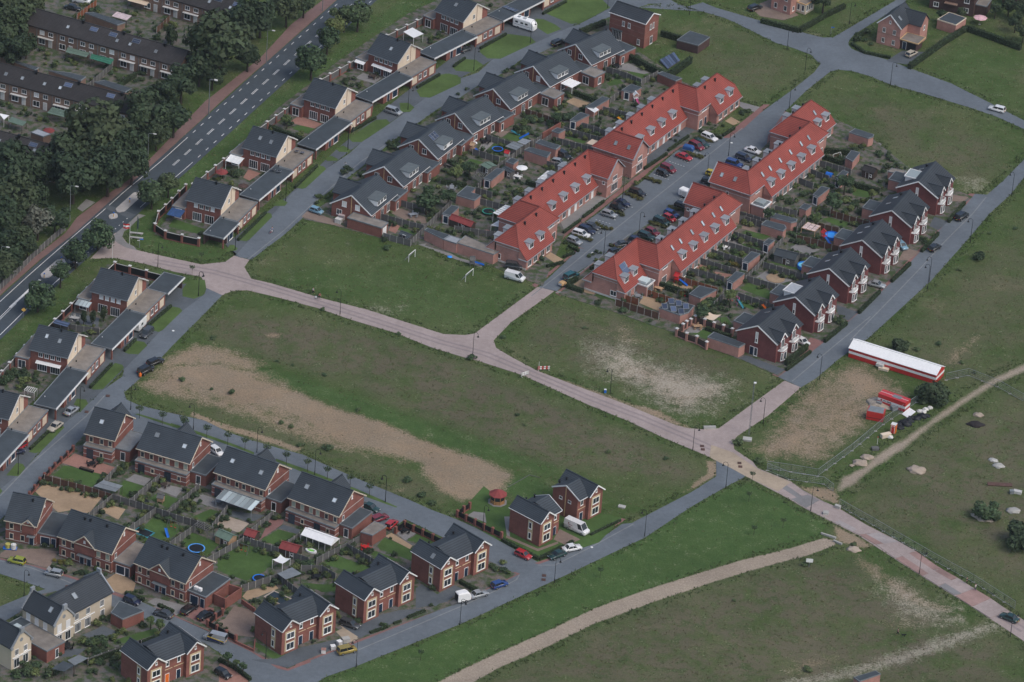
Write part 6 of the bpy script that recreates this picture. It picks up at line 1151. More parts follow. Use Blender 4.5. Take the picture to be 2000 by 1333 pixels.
def tufts(name,C,nr,m,lab,seed):
 g=np.random.default_rng(seed);k=5;n=len(C);c=np.repeat(C,k,0);q_=np.repeat(nr,k)
 s=np.where(q_<2.2,g.uniform(.16,.36,n*k),g.uniform(.09,.22,n*k))
 base=np.c_[c+g.normal(size=(n*k,2))*.16,np.full(n*k,-.06)]
 a=g.uniform(0,6.283,n*k);d=np.c_[np.cos(a),np.sin(a),np.zeros(n*k)];tip=base+np.c_[g.normal(size=(n*k,2))*.6,g.uniform(.8,1.5,n*k)]*s[:,None]
 V=np.stack([base-d*s[:,None]*.45,base+d*s[:,None]*.45,tip],1).reshape(-1,3)
 me=bpy.data.meshes.new(name);N_=n*k;me.vertices.add(3*N_);me.vertices.foreach_set('co',V.ravel().astype(np.float32));me.loops.add(3*N_);me.polygons.add(N_);me.loops.foreach_set('vertex_index',np.arange(3*N_,dtype=np.int32));me.polygons.foreach_set('loop_start',np.arange(0,3*N_,3,dtype=np.int32));me.update();me.validate();me.materials.append(m)
 o=bpy.data.objects.new(name,me);col.objects.link(o);o['kind']='stuff';tag(o,lab,'weeds');return o
ro=nr<2.2
tufts('roadside_weeds',C[ro],nr[ro],leafmat('verge_weeds',(.072,.112,.044),.4),'lush green weeds along the edges of roads and paths',1)
tufts('field_weeds',C[~ro],nr[~ro],leafmat('field_weeds',(.118,.130,.066),.45),'thin olive weeds scattered over the rough fields',2)
print('weed tufts',len(C))
# ================================================================ FENCES
PAN={}
def fence(f,pts,label,h=1.8,m=None,step=1.85,group='garden fences',post=True,top=True,lattice=False):
 """close-boarded panels between slim concrete posts; pts are points on the fence top"""
 P=GL(f,pts,h if top else 0);a=P[0];T=thing('garden_fence',label,'fence',a,0,group)
 key=('p',h,lattice)
 if key not in PAN:
  mb=MB()
  nb=6
  for i in range(nb):mb.box(i/nb+.004,(i+1)/nb-.004,-.03+(i%2)*.012,.03,.05,h-.06)
  mb.box(0,1,-.045,.045,h-.06,h);PAN[key]=mb.mesh('panel');PAN['post',h]=MB().box(-.06,.06,-.06,.06,-.05,h+.08).mesh('post')
 for p,q_ in zip(P,P[1:]):
  d=q_-p;L=d.length;n=max(1,round(L/step));an=math.atan2(d.y,d.x)
  for i in range(n):
   c=p.lerp(q_,i/n)-a;link('panel',PAN[key],T,(c.x,c.y,0),an,m or m_fence,(L/n,1,1))
   if post:link('post',PAN['post',h],T,(c.x,c.y,0),an,m_conc)
 c=P[-1]-a
 if post:link('post',PAN['post',h],T,(c.x,c.y,0),0,m_conc)
 return T
BORDER=[]
FN=[('h',[(240,1012),(505,1082)],'grey fence beside the brick garage at the grass plot',m_fence),('h',[(505,1082),(640,945),(900,692)],'grey alley fence running up from the grass plot',m_fence),('ah',[(620,1160),(830,925),(1240,625),(1650,368)],'long grey alley fence behind the dormer house gardens',m_fence),('h',[(220,828),(630,938)],'fence between the brown terrace and the small lawn with dark roof',m_fence),('h',[(410,695),(640,760)],'fence between the brown terrace and the overgrown garden',m_fence),('ah',[(530,590),(960,722)],'fence behind the blue slide',m_fence),('ah',[(740,350),(1150,480)],'fence above the trampoline lawn',m_fence),('ah',[(1725,785),(1990,860)],'fence before the silver car in the rear court',m_fence),('h',[(1130,572),(1290,620)],'fence behind the L-shaped shed',m_fence),('h',[(1175,680),(1420,742)],'fence beside the white slatted canopies',m_fence),('h',[(930,945),(1390,1015)],'fence below the red shed',m_fence),('i',[(255,240),(640,345)],'fence between the two plain narrow lawns',m_fence),('i',[(185,340),(545,438)],'fence leading to the cream parasol square',m_fence),('i',[(630,42),(930,112)],'fence beside the yellow slide garden',m_fence),('i',[(430,195),(600,245)],'fence by the white canopy roof',m_fence),('c',[(1345,745),(1430,690)],'fence along the upper alley by the pink slide',m_fence),('c',[(1285,815),(1470,865)],'fence under the pink slide garden',m_fence),('c',[(1120,945),(1310,1000)],'fence beside the play garden with white box',m_fence),('ah',[(1665,440),(1810,345)],'short fence by the white trellis frame',m_fence),('c',[(690,835),(870,890),(960,940)],'brick-coloured fence of the dense shrub garden',m_fenceb),('c',[(1310,510),(1470,560),(1580,610),(1730,530)],'slatted fence with pale caps round the upper lawn',m_fence),('j',[(755,912),(1172,1046)],'lattice panel fence with pale posts beside the dry field',m_fenceb),('j',[(835,868),(975,910)],'short cedar fence at the corner terrace',m_fencer),('j',[(1030,810),(1515,972)],'long cedar fence beside the solar shed garden',m_fencer),('j',[(1360,687),(1740,805)],'cedar fence behind the slide and swing',m_fencer),('j',[(1470,610),(1640,650),(1800,695)],'wavy-topped grey fence by the curved path',m_fence),('j',[(1565,512),(1920,622)],'grey fence beside the pink curved terrace',m_fence),('j',[(1680,428),(1975,520)],'grey fence below the white garden chairs',m_fence),('ag',[(80,748),(760,935)],'grey fence above the white garden chairs',m_fence),('ag',[(250,592),(770,762)],'grey fence beside the narrow lawn strip',m_fence),('ag',[(320,348),(460,352),(740,440)],'grey fence behind the round-ended shed',m_fence),('ag',[(370,270),(830,408)],'grey fence under the conservatory',m_fence),('ag',[(945,185),(1310,265)],'grey fence right of the conservatory garden',m_fence),('ag',[(480,1325),(880,905),(1085,685)],'grey alley fence behind the terrace sheds',m_fence),('ag',[(1310,530),(1450,345)],'grey alley fence by the corner planting',m_fence),('l',[(700,352),(1040,470)],'fence between the square lawn and the swing garden',m_fence),('l',[(780,190),(1130,292)],'fence between the square lawn and the sand circle',m_fence),('l',[(945,58),(1385,195)],'fence between the sand circle and the inflatable pool',m_fence),('ag',[(1030,880),(1560,1005)],'fence behind the dark gabled shed',m_fence),('ag',[(1300,662),(1650,740),(1990,850)],'brown fence below the deep blue pool',m_fenceb),('ag',[(1650,462),(1990,548)],'brown fence above the deep blue pool',m_fenceb),('k',[(870,512),(1170,602)],'brown fence above the garden with lanterns',m_fenceb),('k',[(790,130),(1030,200)],'fence under the swing frame',m_fence),('k',[(720,195),(860,250)],'fence above the blue barrel tent',m_fence),('k',[(630,262),(740,305)],'fence of the bare paved terrace garden',m_fence),('l',[(470,440),(590,330)],'grey alley fence beside the flat-topped tree',m_fence),('q',[(430,138),(890,262),(1080,325)],'brown fence between lawn and sandy yard',m_fenceb),('q',[(1080,325),(1250,372),(1500,452),(1700,520),(1975,600)],'grey fence spine between the two banded rows',m_fence),('q',[(1080,325),(860,505)],'grey fence beside the sandpit garden',m_fence),('q',[(1130,45),(1000,180)],'grey fence left of the square lawn',m_fence),('q',[(1540,128),(1255,372)],'grey fence right of the square lawn',m_fence),('q',[(1920,218),(1610,485)],'grey fence right of the toy house lawn',m_fence),('q',[(1500,452),(1245,640)],'grey fence left of the sunk trampoline',m_fence),('q',[(1880,615),(1640,780)],'grey fence left of the blue trampoline',m_fence),('s',[(410,732),(285,890)],'grey fence beside the glass veranda garden',m_fence),('s',[(805,778),(550,985)],'grey fence right of the glass veranda',m_fence),('s',[(1030,968),(845,1090)],'grey fence left of the party tent',m_fence),('s',[(550,1005),(240,1182)],'grey fence right of the blue trampoline',m_fence),('s',[(550,1000),(850,1095),(1110,1180)],'grey fence below the red sheds',m_fence),('s',[(1550,990),(1432,1055),(1180,1180)],'grey fence right of the party tent',m_fence),('s',[(1432,1055),(1690,1205)],'grey fence at the striped tablecloth terrace',m_fence),('t',[(750,502),(1060,402)],'curved grey fence round the pond garden',m_fence),('t',[(1060,402),(1235,530)],'grey fence right of the pond garden',m_fence),('t',[(1265,330),(1440,330),(1560,400)],'grey fence at the corner lawn',m_fence),('r',[(1240,965),(1365,930)],'grey fence below the rendered house lawn',m_fence),('r',[(850,1100),(1240,960)],'pale rail fence between the two lower gardens',m_fence),('n',[(510,735),(960,800)],'dark fence between two villa gardens',m_fence),('b',[(470,965),(760,1060)],'x',m_fence),('f',[(0,1000),(130,880),(260,750),(500,540)],'grey board fence beside the cycle path',m_fence),('a',[(620,690),(860,480)],'dark fence behind the green awning terrace',m_fence),('a',[(1200,210),(1300,120)],'red-brown fence by the slim conifer',m_fenceb),('a',[(590,110),(740,0)],'brown fence beside the parked van',m_fencer)]
for f,p,lb,m_ in FN:
 if lb=='x':continue
 fence(f,p,lb,1.8,m_,group='garden fences');P=GL(f,p,1.8)
 if 'alley' in lb or 'cycle path' in lb or 'dry field' in lb:continue
 for q_ in resample(P,1.0):
  if rs.random()<.8:
   d_=(P[-1]-P[0]).normalized();n_=Vector((-d_.y,d_.x))*rs.choice((-.75,.75,-1.3,1.2));k_=rs.uniform(.5,1.15);BORDER.append((q_+n_,k_,rs.uniform(0,6)))
pier_fence('brown panel fence on brick piers along the dry field',GL('l',[(110,705),(207,748),(303,778),(398,832)],2.0),pm=m_dwood,h=1.8,rail=False,brickm=m_bpink,group='brick pier garden fences')
pier_fence('brown panel fence on brick piers by the stone terrace',GL('l',[(110,705),(170,660),(205,632),(245,612),(290,582)],2.0),pm=m_dwood,h=1.8,rail=False,brickm=m_bpink,first=False,group='brick pier garden fences')
pier_fence('brown panel fence on brick piers under the sand canvas sail',GL('l',[(290,582),(380,612),(470,645),(560,672),(645,705)],2.0),pm=m_dwood,h=1.8,rail=False,brickm=m_bpink,first=False,group='brick pier garden fences')
pier_fence('brick wall with dark panels beside the left street',GL('o',[(705,845),(650,900),(590,955),(530,1010),(480,1060),(430,1110),(385,1155),(335,1225),(285,1290)],1.6),h=1.5,wallh=.6,rail=False,cap=False,group='brick pier garden fences')
pier_fence('black panel fence on brick piers at the end of the field street',GL('u',[(760,350),(835,298),(912,335),(992,372),(1078,412),(1160,452)],1.7),h=1.6,wallh=.35,rail=False,cap=False,group='brick pier garden fences')
pier_fence('black panel fence on brick piers before the gazebo garden',GL('v',[(335,505),(278,540),(217,580),(302,622),(388,665),(472,710),(556,748),(642,790)],1.7),h=1.6,wallh=.35,rail=False,cap=False,group='brick pier garden fences')
pier_fence('black panel fence on brick piers round the unfinished yard',GL('t',[(465,800),(545,845),(625,890),(705,930)],1.7),h=1.6,wallh=.3,rail=False,cap=False,group='brick pier garden fences')
pier_fence('stepped brick pier fence beside the roofless garage',GL('t',[(470,790),(530,745),(590,705),(615,640)],1.7),h=1.6,wallh=.3,rail=False,cap=False,first=False,group='brick pier garden fences')
def lowwall(f,pts,label,h=.6,w=.25,m=None):
 P=GL(f,pts,h);a=P[0];T=thing('garden_wall',label,'wall',a,0,'garden walls')
 for p,q_ in zip(P,P[1:]):
  d=(q_-p).normalized();n=Vector((-d.y,d.x))*w/2;MB().prism([p-a-n,q_-a-n,q_-a+n,p-a+n],0,h).build('wall',m or m_bred,T)
lowwall('t',[(700,975),(860,1050),(870,960)],'low red brick wall at the unfinished yard');lowwall('t',[(755,620),(870,700)],'red brick wall beside the pond garden',1.2);lowwall('ah',[(1665,330),(1960,160)],'red brick garden wall beside the alley',1.9,.3);lowwall('c',[(820,1020),(970,945)],'x')if False else None
lowwall('v',[(700,355),(910,235),(1010,262)],'low kerb round the mown garden',.08,.12,m_fence)
# ================================================================ SHEDS AND GARDEN BUILDINGS
def inset(P,d):
 c=sum(P,Vector((0,0)))/len(P);return[c+(p-c)*(1-d/max((p-c).length,.1))for p in P]
def shed(f,pts,label,h=2.6,wm=None,rm=None,doorside=None,group='flat-roofed garden sheds',edge=None,dm=None,cat='shed'):
 P=GL(f,pts,h);c=sum(P,Vector((0,0)))/len(P);Q=[p-c for p in P]
 T=thing('garden_shed',label,cat,c,0,group)
 MB().prism(inset(Q,.08),0,h-.02).build('wall',wm or m_bpink,T);r=MB().prism(inset(Q,.22),h-.15,h+.02).build('roof',rm or m_felt,T)
 mb=MB();I=inset(Q,.2)
 for i in range(len(Q)):j=(i+1)%len(Q);mb.prism([Q[i],Q[j],I[j],I[i]],h-.2,h+.1)
 mb.build('roof_edge',edge or m_zinc,r)
 if doorside is not None:
  i=doorside;j=(i+1)%len(Q);a,b=Q[i],Q[j];mid=a.lerp(b,.5);d=b-a
  n=Vector((d.y,-d.x));n=n if n.dot(mid)>0 else-n;an=math.atan2(n.y,n.x)+math.pi/2
  p=mid*.97;door(T,an,mid.x-n.normalized().x*.07,mid.y-n.normalized().y*.07,.95,2.0,m_door);window(T,an,mid.x-n.normalized().x*.06,mid.y-n.normalized().y*.06,.08,min(1.5,d.length-.3),2.2,0,.16,pane=m_black,name='door_panel')
 return T
SH=[('ag',[(410,1085),(560,930),(710,970),(520,1115)],'long flat-roofed brick shed with white door beside the alley',3),('ag',[(750,785),(840,720),(945,750),(850,825)],'small flat-roofed brick shed with white door panel',3),('ag',[(1340,220),(1420,150),(1550,190),(1455,255)],'plain square brick shed at the upper alley bend',None),('ag',[(720,490),(800,420),(1110,500),(1135,550),(1080,600)],'brick shed with clipped corner and wall ornaments',None),('ag',[(870,368),(950,310),(1312,405),(1302,445),(1215,462)],'large brick shed with rounded corner behind the tree',None),('k',[(735,395),(800,330),(865,345),(775,415)],'brick shed with black door beyond the planted garden',3),('k',[(905,265),(965,205),(1010,222),(945,287)],'brick shed half hidden by the tall leafy tree',3),('k',[(985,112),(1030,55),(1098,72),(1040,142)],'brick shed with brown lean-to roof',None),('e',[(620,1015),(665,985),(812,1032),(805,1050),(770,1062)],'brick shed with clipped corner at the edge of the open grass',None),('l',[(590,235),(680,150),(765,170),(650,260)],'brick shed with white door beside the curved path',3),('j',[(1460,862),(1560,780),(1728,822),(1572,905)],'wide brick shed with open porch behind the swing',None),('j',[(1170,995),(1300,905),(1512,975),(1460,1040),(1375,1068)],'curved-corner brick shed carrying six solar panels',None),('ah',[(700,1075),(920,905),(1050,930),(830,1110)],'long brick shed with white door beside the alley bend',3),('ah',[(1065,800),(1150,740),(1277,775),(1192,845)],'small brick shed above the dark awning',None),('ah',[(1365,610),(1450,565),(1802,652),(1738,735)],'brick shed with white rods and open garage door',None),('ah',[(1545,490),(1620,440),(1962,545),(1880,605)],'large brick garage with navy door facing the court',None),('ah',[(1810,300),(1900,250),(2040,280),(1930,340)],'square brick shed beside the white trellis',None),('h',[(940,650),(1045,560),(1128,582),(1085,622),(1182,655),(1120,702)],'L-shaped brick shed with small white window',None),('h',[(805,830),(900,745),(972,765),(882,850)],'brick shed with white door beside the red-roofed shed',3),('h',[(635,985),(665,965),(885,1038),(822,1077)],'curved dark-roofed brick garage at the grass plot',None),('h',[(822,1077),(885,1038),(990,1070),(948,1118)],'brick garage with pale roof and blue door',None),('h',[(948,1108),(1030,1040),(1362,1188),(1305,1222)],'brick garage with tan gravel roof joined to the terrace end',None),('c',[(1425,692),(1500,645),(1582,672),(1510,712)],'brick shed with open white door by the pink slide',3),('c',[(1700,562),(1740,550),(1892,602),(1842,622)],'round-cornered brick shed beside the hedge',None),('c',[(1150,822),(1280,740),(1336,757),(1212,832)],'brick shed with white canopy behind the sand corner',None),('c',[(1030,922),(1110,862),(1182,882),(1082,932)],'brick shed with crossed white poles on the roof',3),('u',[(455,392),(575,300),(682,340),(558,422)],'free-standing red brick garage beside the red cars',None),('r',[(1065,662),(1150,550),(1392,642),(1182,727)],'red brick garage with lean-to behind the rendered house',None),('l',[(403,782),(465,735),(770,850),(710,885)],'detached salmon brick garage of the end bay house',None),('d',[(355,387),(480,300),(677,360),(562,442)],'dark brick garden building behind the tall hedge',None),('k',[(1310,217),(1340,190),(1452,212),(1425,247)],'gravel-roofed brick shed beside the furthest bay house',None),('a',[(0,430),(30,440),(300,520),(270,540)],'long flat shed behind the brown terrace with red parasol',None),('a',[(370,540),(540,560),(660,590),(620,620)],'low flat shed in the brown terrace gardens',None),('a',[(720,630),(800,615),(1010,680),(960,710)],'flat shed row beside the belt of trees',None),('a',[(650,100),(720,95),(960,175),(900,195)],'flat shed behind the pink table',None),('ae',[(975,995),(1110,955),(1140,975),(1010,1020)],'small brick shed cut by the lower picture edge',None),('a',[(235,1015),(290,990),(390,1030),(330,1050)],'flat shed with pale roof edge by the red parasol',None),('e',[(1295,150),(1385,95),(1520,140),(1440,195)],'flat black-roofed garage with cream edge',None)]
for f,p,lb,ds in SH:
 red='red brick' in lb;rm=m_gravel if 'gravel' in lb or 'tan' in lb else m_grey_l if 'pale roof' in lb else m_felt
 shed(f,p,lb,2.8 if 'garage' in lb else 2.5,m_bred if red else m_bdark if 'dark brick' in lb else m_btan if f=='a' else m_bpink,rm,ds,edge=m_cream if 'cream' in lb else None)
for x,y in((1290,935),(1360,955),(1430,985),(1225,985),(1310,1010),(1385,1035)):
 p=G('j',x,y,2.8);T=thing('solar_panel','tilted blue solar panel on the curved-corner shed','solar panel',p,R(10),'six solar panels on the curved shed',2.52);MB().slab([(-.7,-.8,.15),(.7,-.8,.15),(.7,.8,.75),(-.7,.8,.75)],.05).build('frame',m_grey,T);MB().slab([(-.62,-.72,.2),(.62,-.72,.2),(.62,.72,.74),(-.62,.72,.74)],.04).build('cells',m_solar,T)
for(x,y)in((1745,900),(1490,700)):pass
def gshed(f,A,B,D,label,wm,rm,he=1.9,hr=2.8,group='gabled garden sheds',front=True):
 a,yaw,L=axis(f,A,B,he);T=thing('garden_house',label,'shed',a,yaw,group)
 gwall(MB(),.2,L-.2,.15,D-.15,he,hr-.08,'u').build('wall',wm,T);gable(0,L,0,D,he,hr,'u',.08).build('roof',rm,T)
 if front:door(T,'-v',L*.5,.15,.8,1.7,m_dwood);window(T,'-v',L*.5+1,.15,.8,.6,.7,0)
 return T
gshed('s',(850,1100),(1005,1145),3.4,'garden house with wide red shingle roof',m_dwood,m_redfelt);gshed('s',(548,985),(645,1015),3.,'smaller garden house with red shingle roof by the brick path',m_dwood,m_redfelt);gshed('s',(300,990),(425,1045),3.2,'orange log cabin with green roof',m_wood,m_greenfelt);gshed('h',(870,880),(1085,958),2.6,'long dark shed with red shingle roof',m_dwood,m_redfelt);gshed('ag',(920,985),(1280,1075),3.2,'dark gabled shed with open side porch',m_fence,m_felt,2.1,3.2)
gshed('k',(1105,205),(1200,235),3.,'brown cabin with barrel roof and pale double door',m_dwood,m_redfelt if False else m_brown,2.,2.9);gshed('ah',(650,850),(775,922),3.2,'grey-green roofed shed behind the blue slide',m_fence,m_greenfelt,2.,2.3);gshed('ah',(990,905),(1140,985),1.9,'dark awning shed beside the small brick shed',m_fence,m_felt,2.,2.2)
gshed('h',(385,1022),(490,1062),2.,'low dark felt-roofed shed on the small lawn',m_fence,m_felt,1.7,2.2)
def canopy(f,pts,label,m,h=2.4,ribs=0,group='garden canopies',posts=True,sag=0.,name='garden_canopy'):
 P=GL(f,pts,h);c=sum(P,Vector((0,0)))/4;Q=[p-c for p in P];T=thing(name,label,'canopy',c,0,group)
 if sag:
  n=6;mb=MB();g_=[[Q[0].lerp(Q[1],i/n).lerp(Q[3].lerp(Q[2],i/n),j/n)for i in range(n+1)]for j in range(n+1)]
  k0=len(mb.v)
  for j in range(n+1):
   for i in range(n+1):
    p=g_[j][i];u_,v_=i/n*2-1,j/n*2-1;s=1-.16*(1-max(abs(u_),abs(v_))*0-u_*u_*v_*v_)if(abs(u_)==1 or abs(v_)==1)else 1;mb.v.append((p.x*s,p.y*s,h-sag*(1-u_*u_*v_*v_)))
  for j in range(n):
   for i in range(n):a=j*(n+1)+i;mb.f.append((a,a+1,a+n+2,a+n+1))
  mb.build('sail',m,T)
 else:
  for k in range(max(ribs,1)):
   t0,t1=k/max(ribs,1),(k+1)/max(ribs,1);g0=.015 if ribs else 0
   MB().prism([Q[0].lerp(Q[1],t0+g0),Q[0].lerp(Q[1],t1-g0),Q[3].lerp(Q[2],t1-g0),Q[3].lerp(Q[2],t0+g0)],h-.05,h).build('roof_sheet',m,T)
 if posts:
  for q_ in Q:MB().beam((q_.x*.95,q_.y*.95,0),(q_.x*.95,q_.y*.95,h-.05),.1,.1).build('post',m_white if m in(m_canvas,m_clear)else m_dwood,T)
 return T
canopy('b',[(1520,245),(1590,212),(1675,260),(1600,292)],'flat white pavilion canopy in the villa garden corner',m_canvas,2.5);canopy('l',[(345,580),(410,535),(540,565),(460,625)],'sand-coloured canvas sail over a round lawn',m_sail,2.4,sag=.35);canopy('ah',[(1050,552),(1190,470),(1360,530),(1235,617)],'dark corrugated canopy next to the trampoline',m_zinc,2.3,3);canopy('ah',[(1252,482),(1340,420),(1482,455),(1380,525)],'pale grey corrugated canopy behind the dark one',m_grey,2.3,3);canopy('q',[(900,247),(1000,187),(1185,240),(1112,302)],'flat grey shelter roof spanning the fence corner',m_zinc,2.3,2)
canopy('i',[(470,395),(525,355),(605,380),(550,420)],'cream parasol square beside the red wing',m_sail,2.4);canopy('h',[(1295,820),(1420,742),(1492,760),(1375,855)],'white slatted canopy against the terrace',m_canvas,2.6,6);canopy('h',[(1275,940),(1390,868),(1420,880),(1400,965)],'lower white slatted canopy against the terrace wing',m_canvas,2.6,6);canopy('ah',[(1575,1085),(1745,945),(1850,960),(1700,1095)],'white ribbed veranda along the red roof',m_canvas,2.6,6);canopy('c',[(1350,990),(1430,925),(1450,935),(1375,1000)],'white strip canopy at the terrace back wall',m_canvas,2.6,2);canopy('c',[(1150,820),(1190,795),(1255,840),(1220,865)],'white canopy before the sand corner shed',m_canvas,2.4,2)
canopy('t',[(1015,280),(1085,235),(1175,272),(1105,318)],'square pavilion frame with white cloth',m_canvas,2.4,sag=.3);canopy('a',[(855,125),(895,90),(1008,122),(970,158)],'faded pink garden roof beyond the main road',mat('faded_pink',(.62,.50,.50),.8),2.2);canopy('a',[(690,450),(700,412),(875,455),(845,495)],'green awning roof behind the brown terrace',mat('green_sheet',(.05,.20,.13),.6),2.4,3);canopy('a',[(500,400),(520,362),(690,405),(660,440)],'grey-green flat awning behind the brown terrace',m_greenfelt,2.4,2);canopy('a',[(975,5),(1000,-20),(1145,15),(1120,45)],'yellow-striped awning behind the brown terrace',m_sail,2.4,3);canopy('a',[(60,930),(90,895),(205,935),(170,965)],'dark green tarpaulin roof by the red parasol',m_greenfelt,2.2);canopy('a',[(360,865),(400,820),(530,855),(500,900)],'glazed lean-to roof at the brown terrace',m_greenfelt,2.5,5);canopy('a',[(0,880),(0,870),(70,885),(30,918)],'white sheet roof by the brown terrace',m_canvas,2.2)
canopy('t',[(1060,402),(1185,347),(1268,402),(1132,452)],'grey-roofed garden cabin with white columns',m_zinc,2.5);canopy('r',[(650,1120),(760,1068),(850,1100),(720,1170)],'grey flat canopy between the lower gardens',m_zinc,2.3);canopy('r',[(500,1200),(610,1125),(715,1170),(620,1230)],'black flat canopy with white edge',m_felt,2.4);canopy('n',[(508,745),(540,708),(680,745),(650,785)],'slatted dark pergola in the villa garden',m_solar,2.4,4)
a,yaw,L=axis('s',(1040,985),(1300,1078),2.1);T=thing('party_tent','long white party tent with scalloped sides','tent',a,yaw);gable(0,L,0,3.6,2.1,3.0,'u',.05).build('roof',m_canvas,T);gwall(MB(),L-.1,L,.1,3.5,2.1,2.95,'u',0,1.9).build('end_cloth',m_canvas,T)
for i in range(6):
 for v in(.05,3.55):MB().beam((L*i/5,v,0),(L*i/5,v,2.1),.07,.07).build('pole',m_white,T)
def pergola(f,pts,label,n=7,m=None,h=2.3):
 P=GL(f,pts,h);c=sum(P,Vector((0,0)))/4;Q=[p-c for p in P];T=thing('pergola',label,'pergola',c,0,'pergolas')
 for k in range(n):t_=k/(n-1);A=Q[0].lerp(Q[1],t_);B=Q[3].lerp(Q[2],t_);MB().beam((*A,h),(*B,h),.12,.14).build('slat',m or m_wood,T)
 for A,B in((Q[0],Q[1]),(Q[3],Q[2])):MB().beam((*A,h-.14),(*B,h-.14),.12,.14).build('beam',m or m_wood,T)
 for q_ in Q:MB().beam((q_.x,q_.y,0),(q_.x,q_.y,h-.2),.13,.13).build('post',m or m_wood,T)
pergola('s',[(130,900),(240,952),(295,918),(172,868)],'grey timber pergola at the end of the fence spine',8,m_fence);pergola('o',[(235,305),(330,330),(358,290),(270,270)],'white pergola in the dense villa garden',6,m_offw);pergola('h',[(1100,480),(1170,515),(1220,440),(1130,410)],'dark slatted pergola by the alley',7,m_fence)
P=GL('ag',[(1380,540),(1600,602),(1690,512),(1480,450)],2.4);c=sum(P,Vector((0,0)))/4;T=thing('pergola','pergola with square pink-white roof panes','pergola',c,0,'pergolas');Q=[p-c for p in P]
for i in range(3):
 for j in range(3):
  q4=[Q[0].lerp(Q[1],(i+a_)/3).lerp(Q[3].lerp(Q[2],(i+a_)/3),(j+b_)/3)for a_,b_ in((.06,.06),(.94,.06),(.94,.94),(.06,.94))];MB().prism(q4,2.35,2.4).build('pane',m_pinkw if 'm_pinkw' in globals()else mat('pink_white_sheet',(.66,.52,.48),.6),T)
for q_ in Q:MB().beam((*q_,0),(*q_,2.35),.15,.15).build('post',m_wood,T)
for A,B in zip(Q,Q[1:]+Q[:1]):MB().beam((*A,2.3),(*B,2.3),.12,.12).build('beam',m_wood,T)
c=G('v',600,500);T=thing('gazebo','octagonal wooden gazebo with red shingle roof on the mown garden','gazebo',c)
oc=[(1.65*math.cos(R(45*i+22)),1.65*math.sin(R(45*i+22)))for i in range(8)];MB().prism([(x*1.35,y*1.35)for x,y in oc],0,.1).build('base',g_ltgrey,T);MB().prism(oc,.1,.9).build('wall',mat('orange_wood',(.42,.22,.09),.7),T)
for i,(x,y)in enumerate(oc):MB().beam((x,y,.1),(x,y,2.3),.14,.14).build('post',MATS['orange_wood'],T);j=(i+1)%8;MB().beam((x*.98,y*.98,1.6),(oc[j][0]*.98,oc[j][1]*.98,1.6),.04,1.2).build('pane',m_glass,T)
mb=MB();k=len(oc)
for i in range(8):j=(i+1)%8;a=(oc[i][0]*1.28,oc[i][1]*1.28,2.2);b=(oc[j][0]*1.28,oc[j][1]*1.28,2.2);mb.poly([a,b,(oc[j][0]*.35,oc[j][1]*.35,3.1),(oc[i][0]*.35,oc[i][1]*.35,3.1)]);mb.poly([(oc[i][0]*.35,oc[i][1]*.35,3.1),(oc[j][0]*.35,oc[j][1]*.35,3.1),(0,0,3.35)])
mb.build('roof',m_redfelt,T)
P=GL('t',[(515,575),(645,487),(757,522),(612,620)],2.7);c=sum(P,Vector((0,0)))/4;T=thing('roofless_garage','unfinished red brick garage without a roof','garage',c);Q=[p-c for p in P];I=inset(Q,.35)
for i in range(4):j=(i+1)%4;MB().prism([Q[i],Q[j],I[j],I[i]],0,2.7).build('wall',m_bred,T)
P=GL('d',[(190,565),(270,635),(390,555),(330,490)],1.2);c=sum(P,Vector((0,0)))/4;T=thing('cold_frame','sloping glazed cold frame in the hedge garden','greenhouse',c);Q=[p-c for p in P]
for i in range(6):
 t0,t1=i/6+.01,(i+1)/6-.01;A,B=Q[0].lerp(Q[1],0),Q[1];q4=[Q[1].lerp(Q[2],t0),Q[1].lerp(Q[2],t1),Q[0].lerp(Q[3],t1),Q[0].lerp(Q[3],t0)];MB().slab([(*q4[0],.3),(*q4[1],.3),(*q4[2],.8),(*q4[3],.8)],.05).build('pane',m_solar,T)
MB().prism(Q,0,.28).build('base',m_fence,T)
def ring(r0,r1,z0,z1,k=24):
 mb=MB()
 for i in range(k):
  a0,a1=2*math.pi*i/k,2*math.pi*(i+1)/k;c0,s0,c1,s1=math.cos(a0),math.sin(a0),math.cos(a1),math.sin(a1)
  p=[(r0*c0,r0*s0),(r1*c0,r1*s0),(r1*c1,r1*s1),(r0*c1,r0*s1)]
  mb.poly([(x,y,z1)for x,y in p]);mb.poly([(*p[1],z0),(*p[2],z0),(*p[2],z1),(*p[1],z1)]);mb.poly([(*p[0],z1),(*p[3],z1),(*p[3],z0),(*p[0],z0)])
 return mb
def pool(f,x,y,r,label,m,wat):
 T=thing('paddling_pool',label,'pool',G(f,x,y,.6));ring(r-.2,r,0,.85).build('wall',m,T);MB().cyl((0,0),r-.19,.05,.6,24).build('water',wat,T)
pool('k',882,706,1.85,'deep blue round pool with frame wall',m_blue,glassy('deep_pool_water',(.03,.22,.62),.05));pool('k',676,938,1.9,'pale blue inflatable ring pool',mat('bright_blue_plastic',(.03,.26,.78),.35),m_water)
def trampoline(f,x,y,r,label,m,h=.7,legs=True):
 T=thing('trampoline',label,'trampoline',G(f,x,y,h),0,'trampolines');ring(r-.28,r,h-.08,h).build('pad',m,T);MB().cyl((0,0),r-.27,h-.07,h-.05,24).build('mat',m_black,T)
 for i in range(4):a=i*1.57+.6;MB().beam((r*.92*math.cos(a),r*.92*math.sin(a),0),(r*.92*math.cos(a),r*.92*math.sin(a),h-.08),.06,.06).build('leg',m_zinc,T)
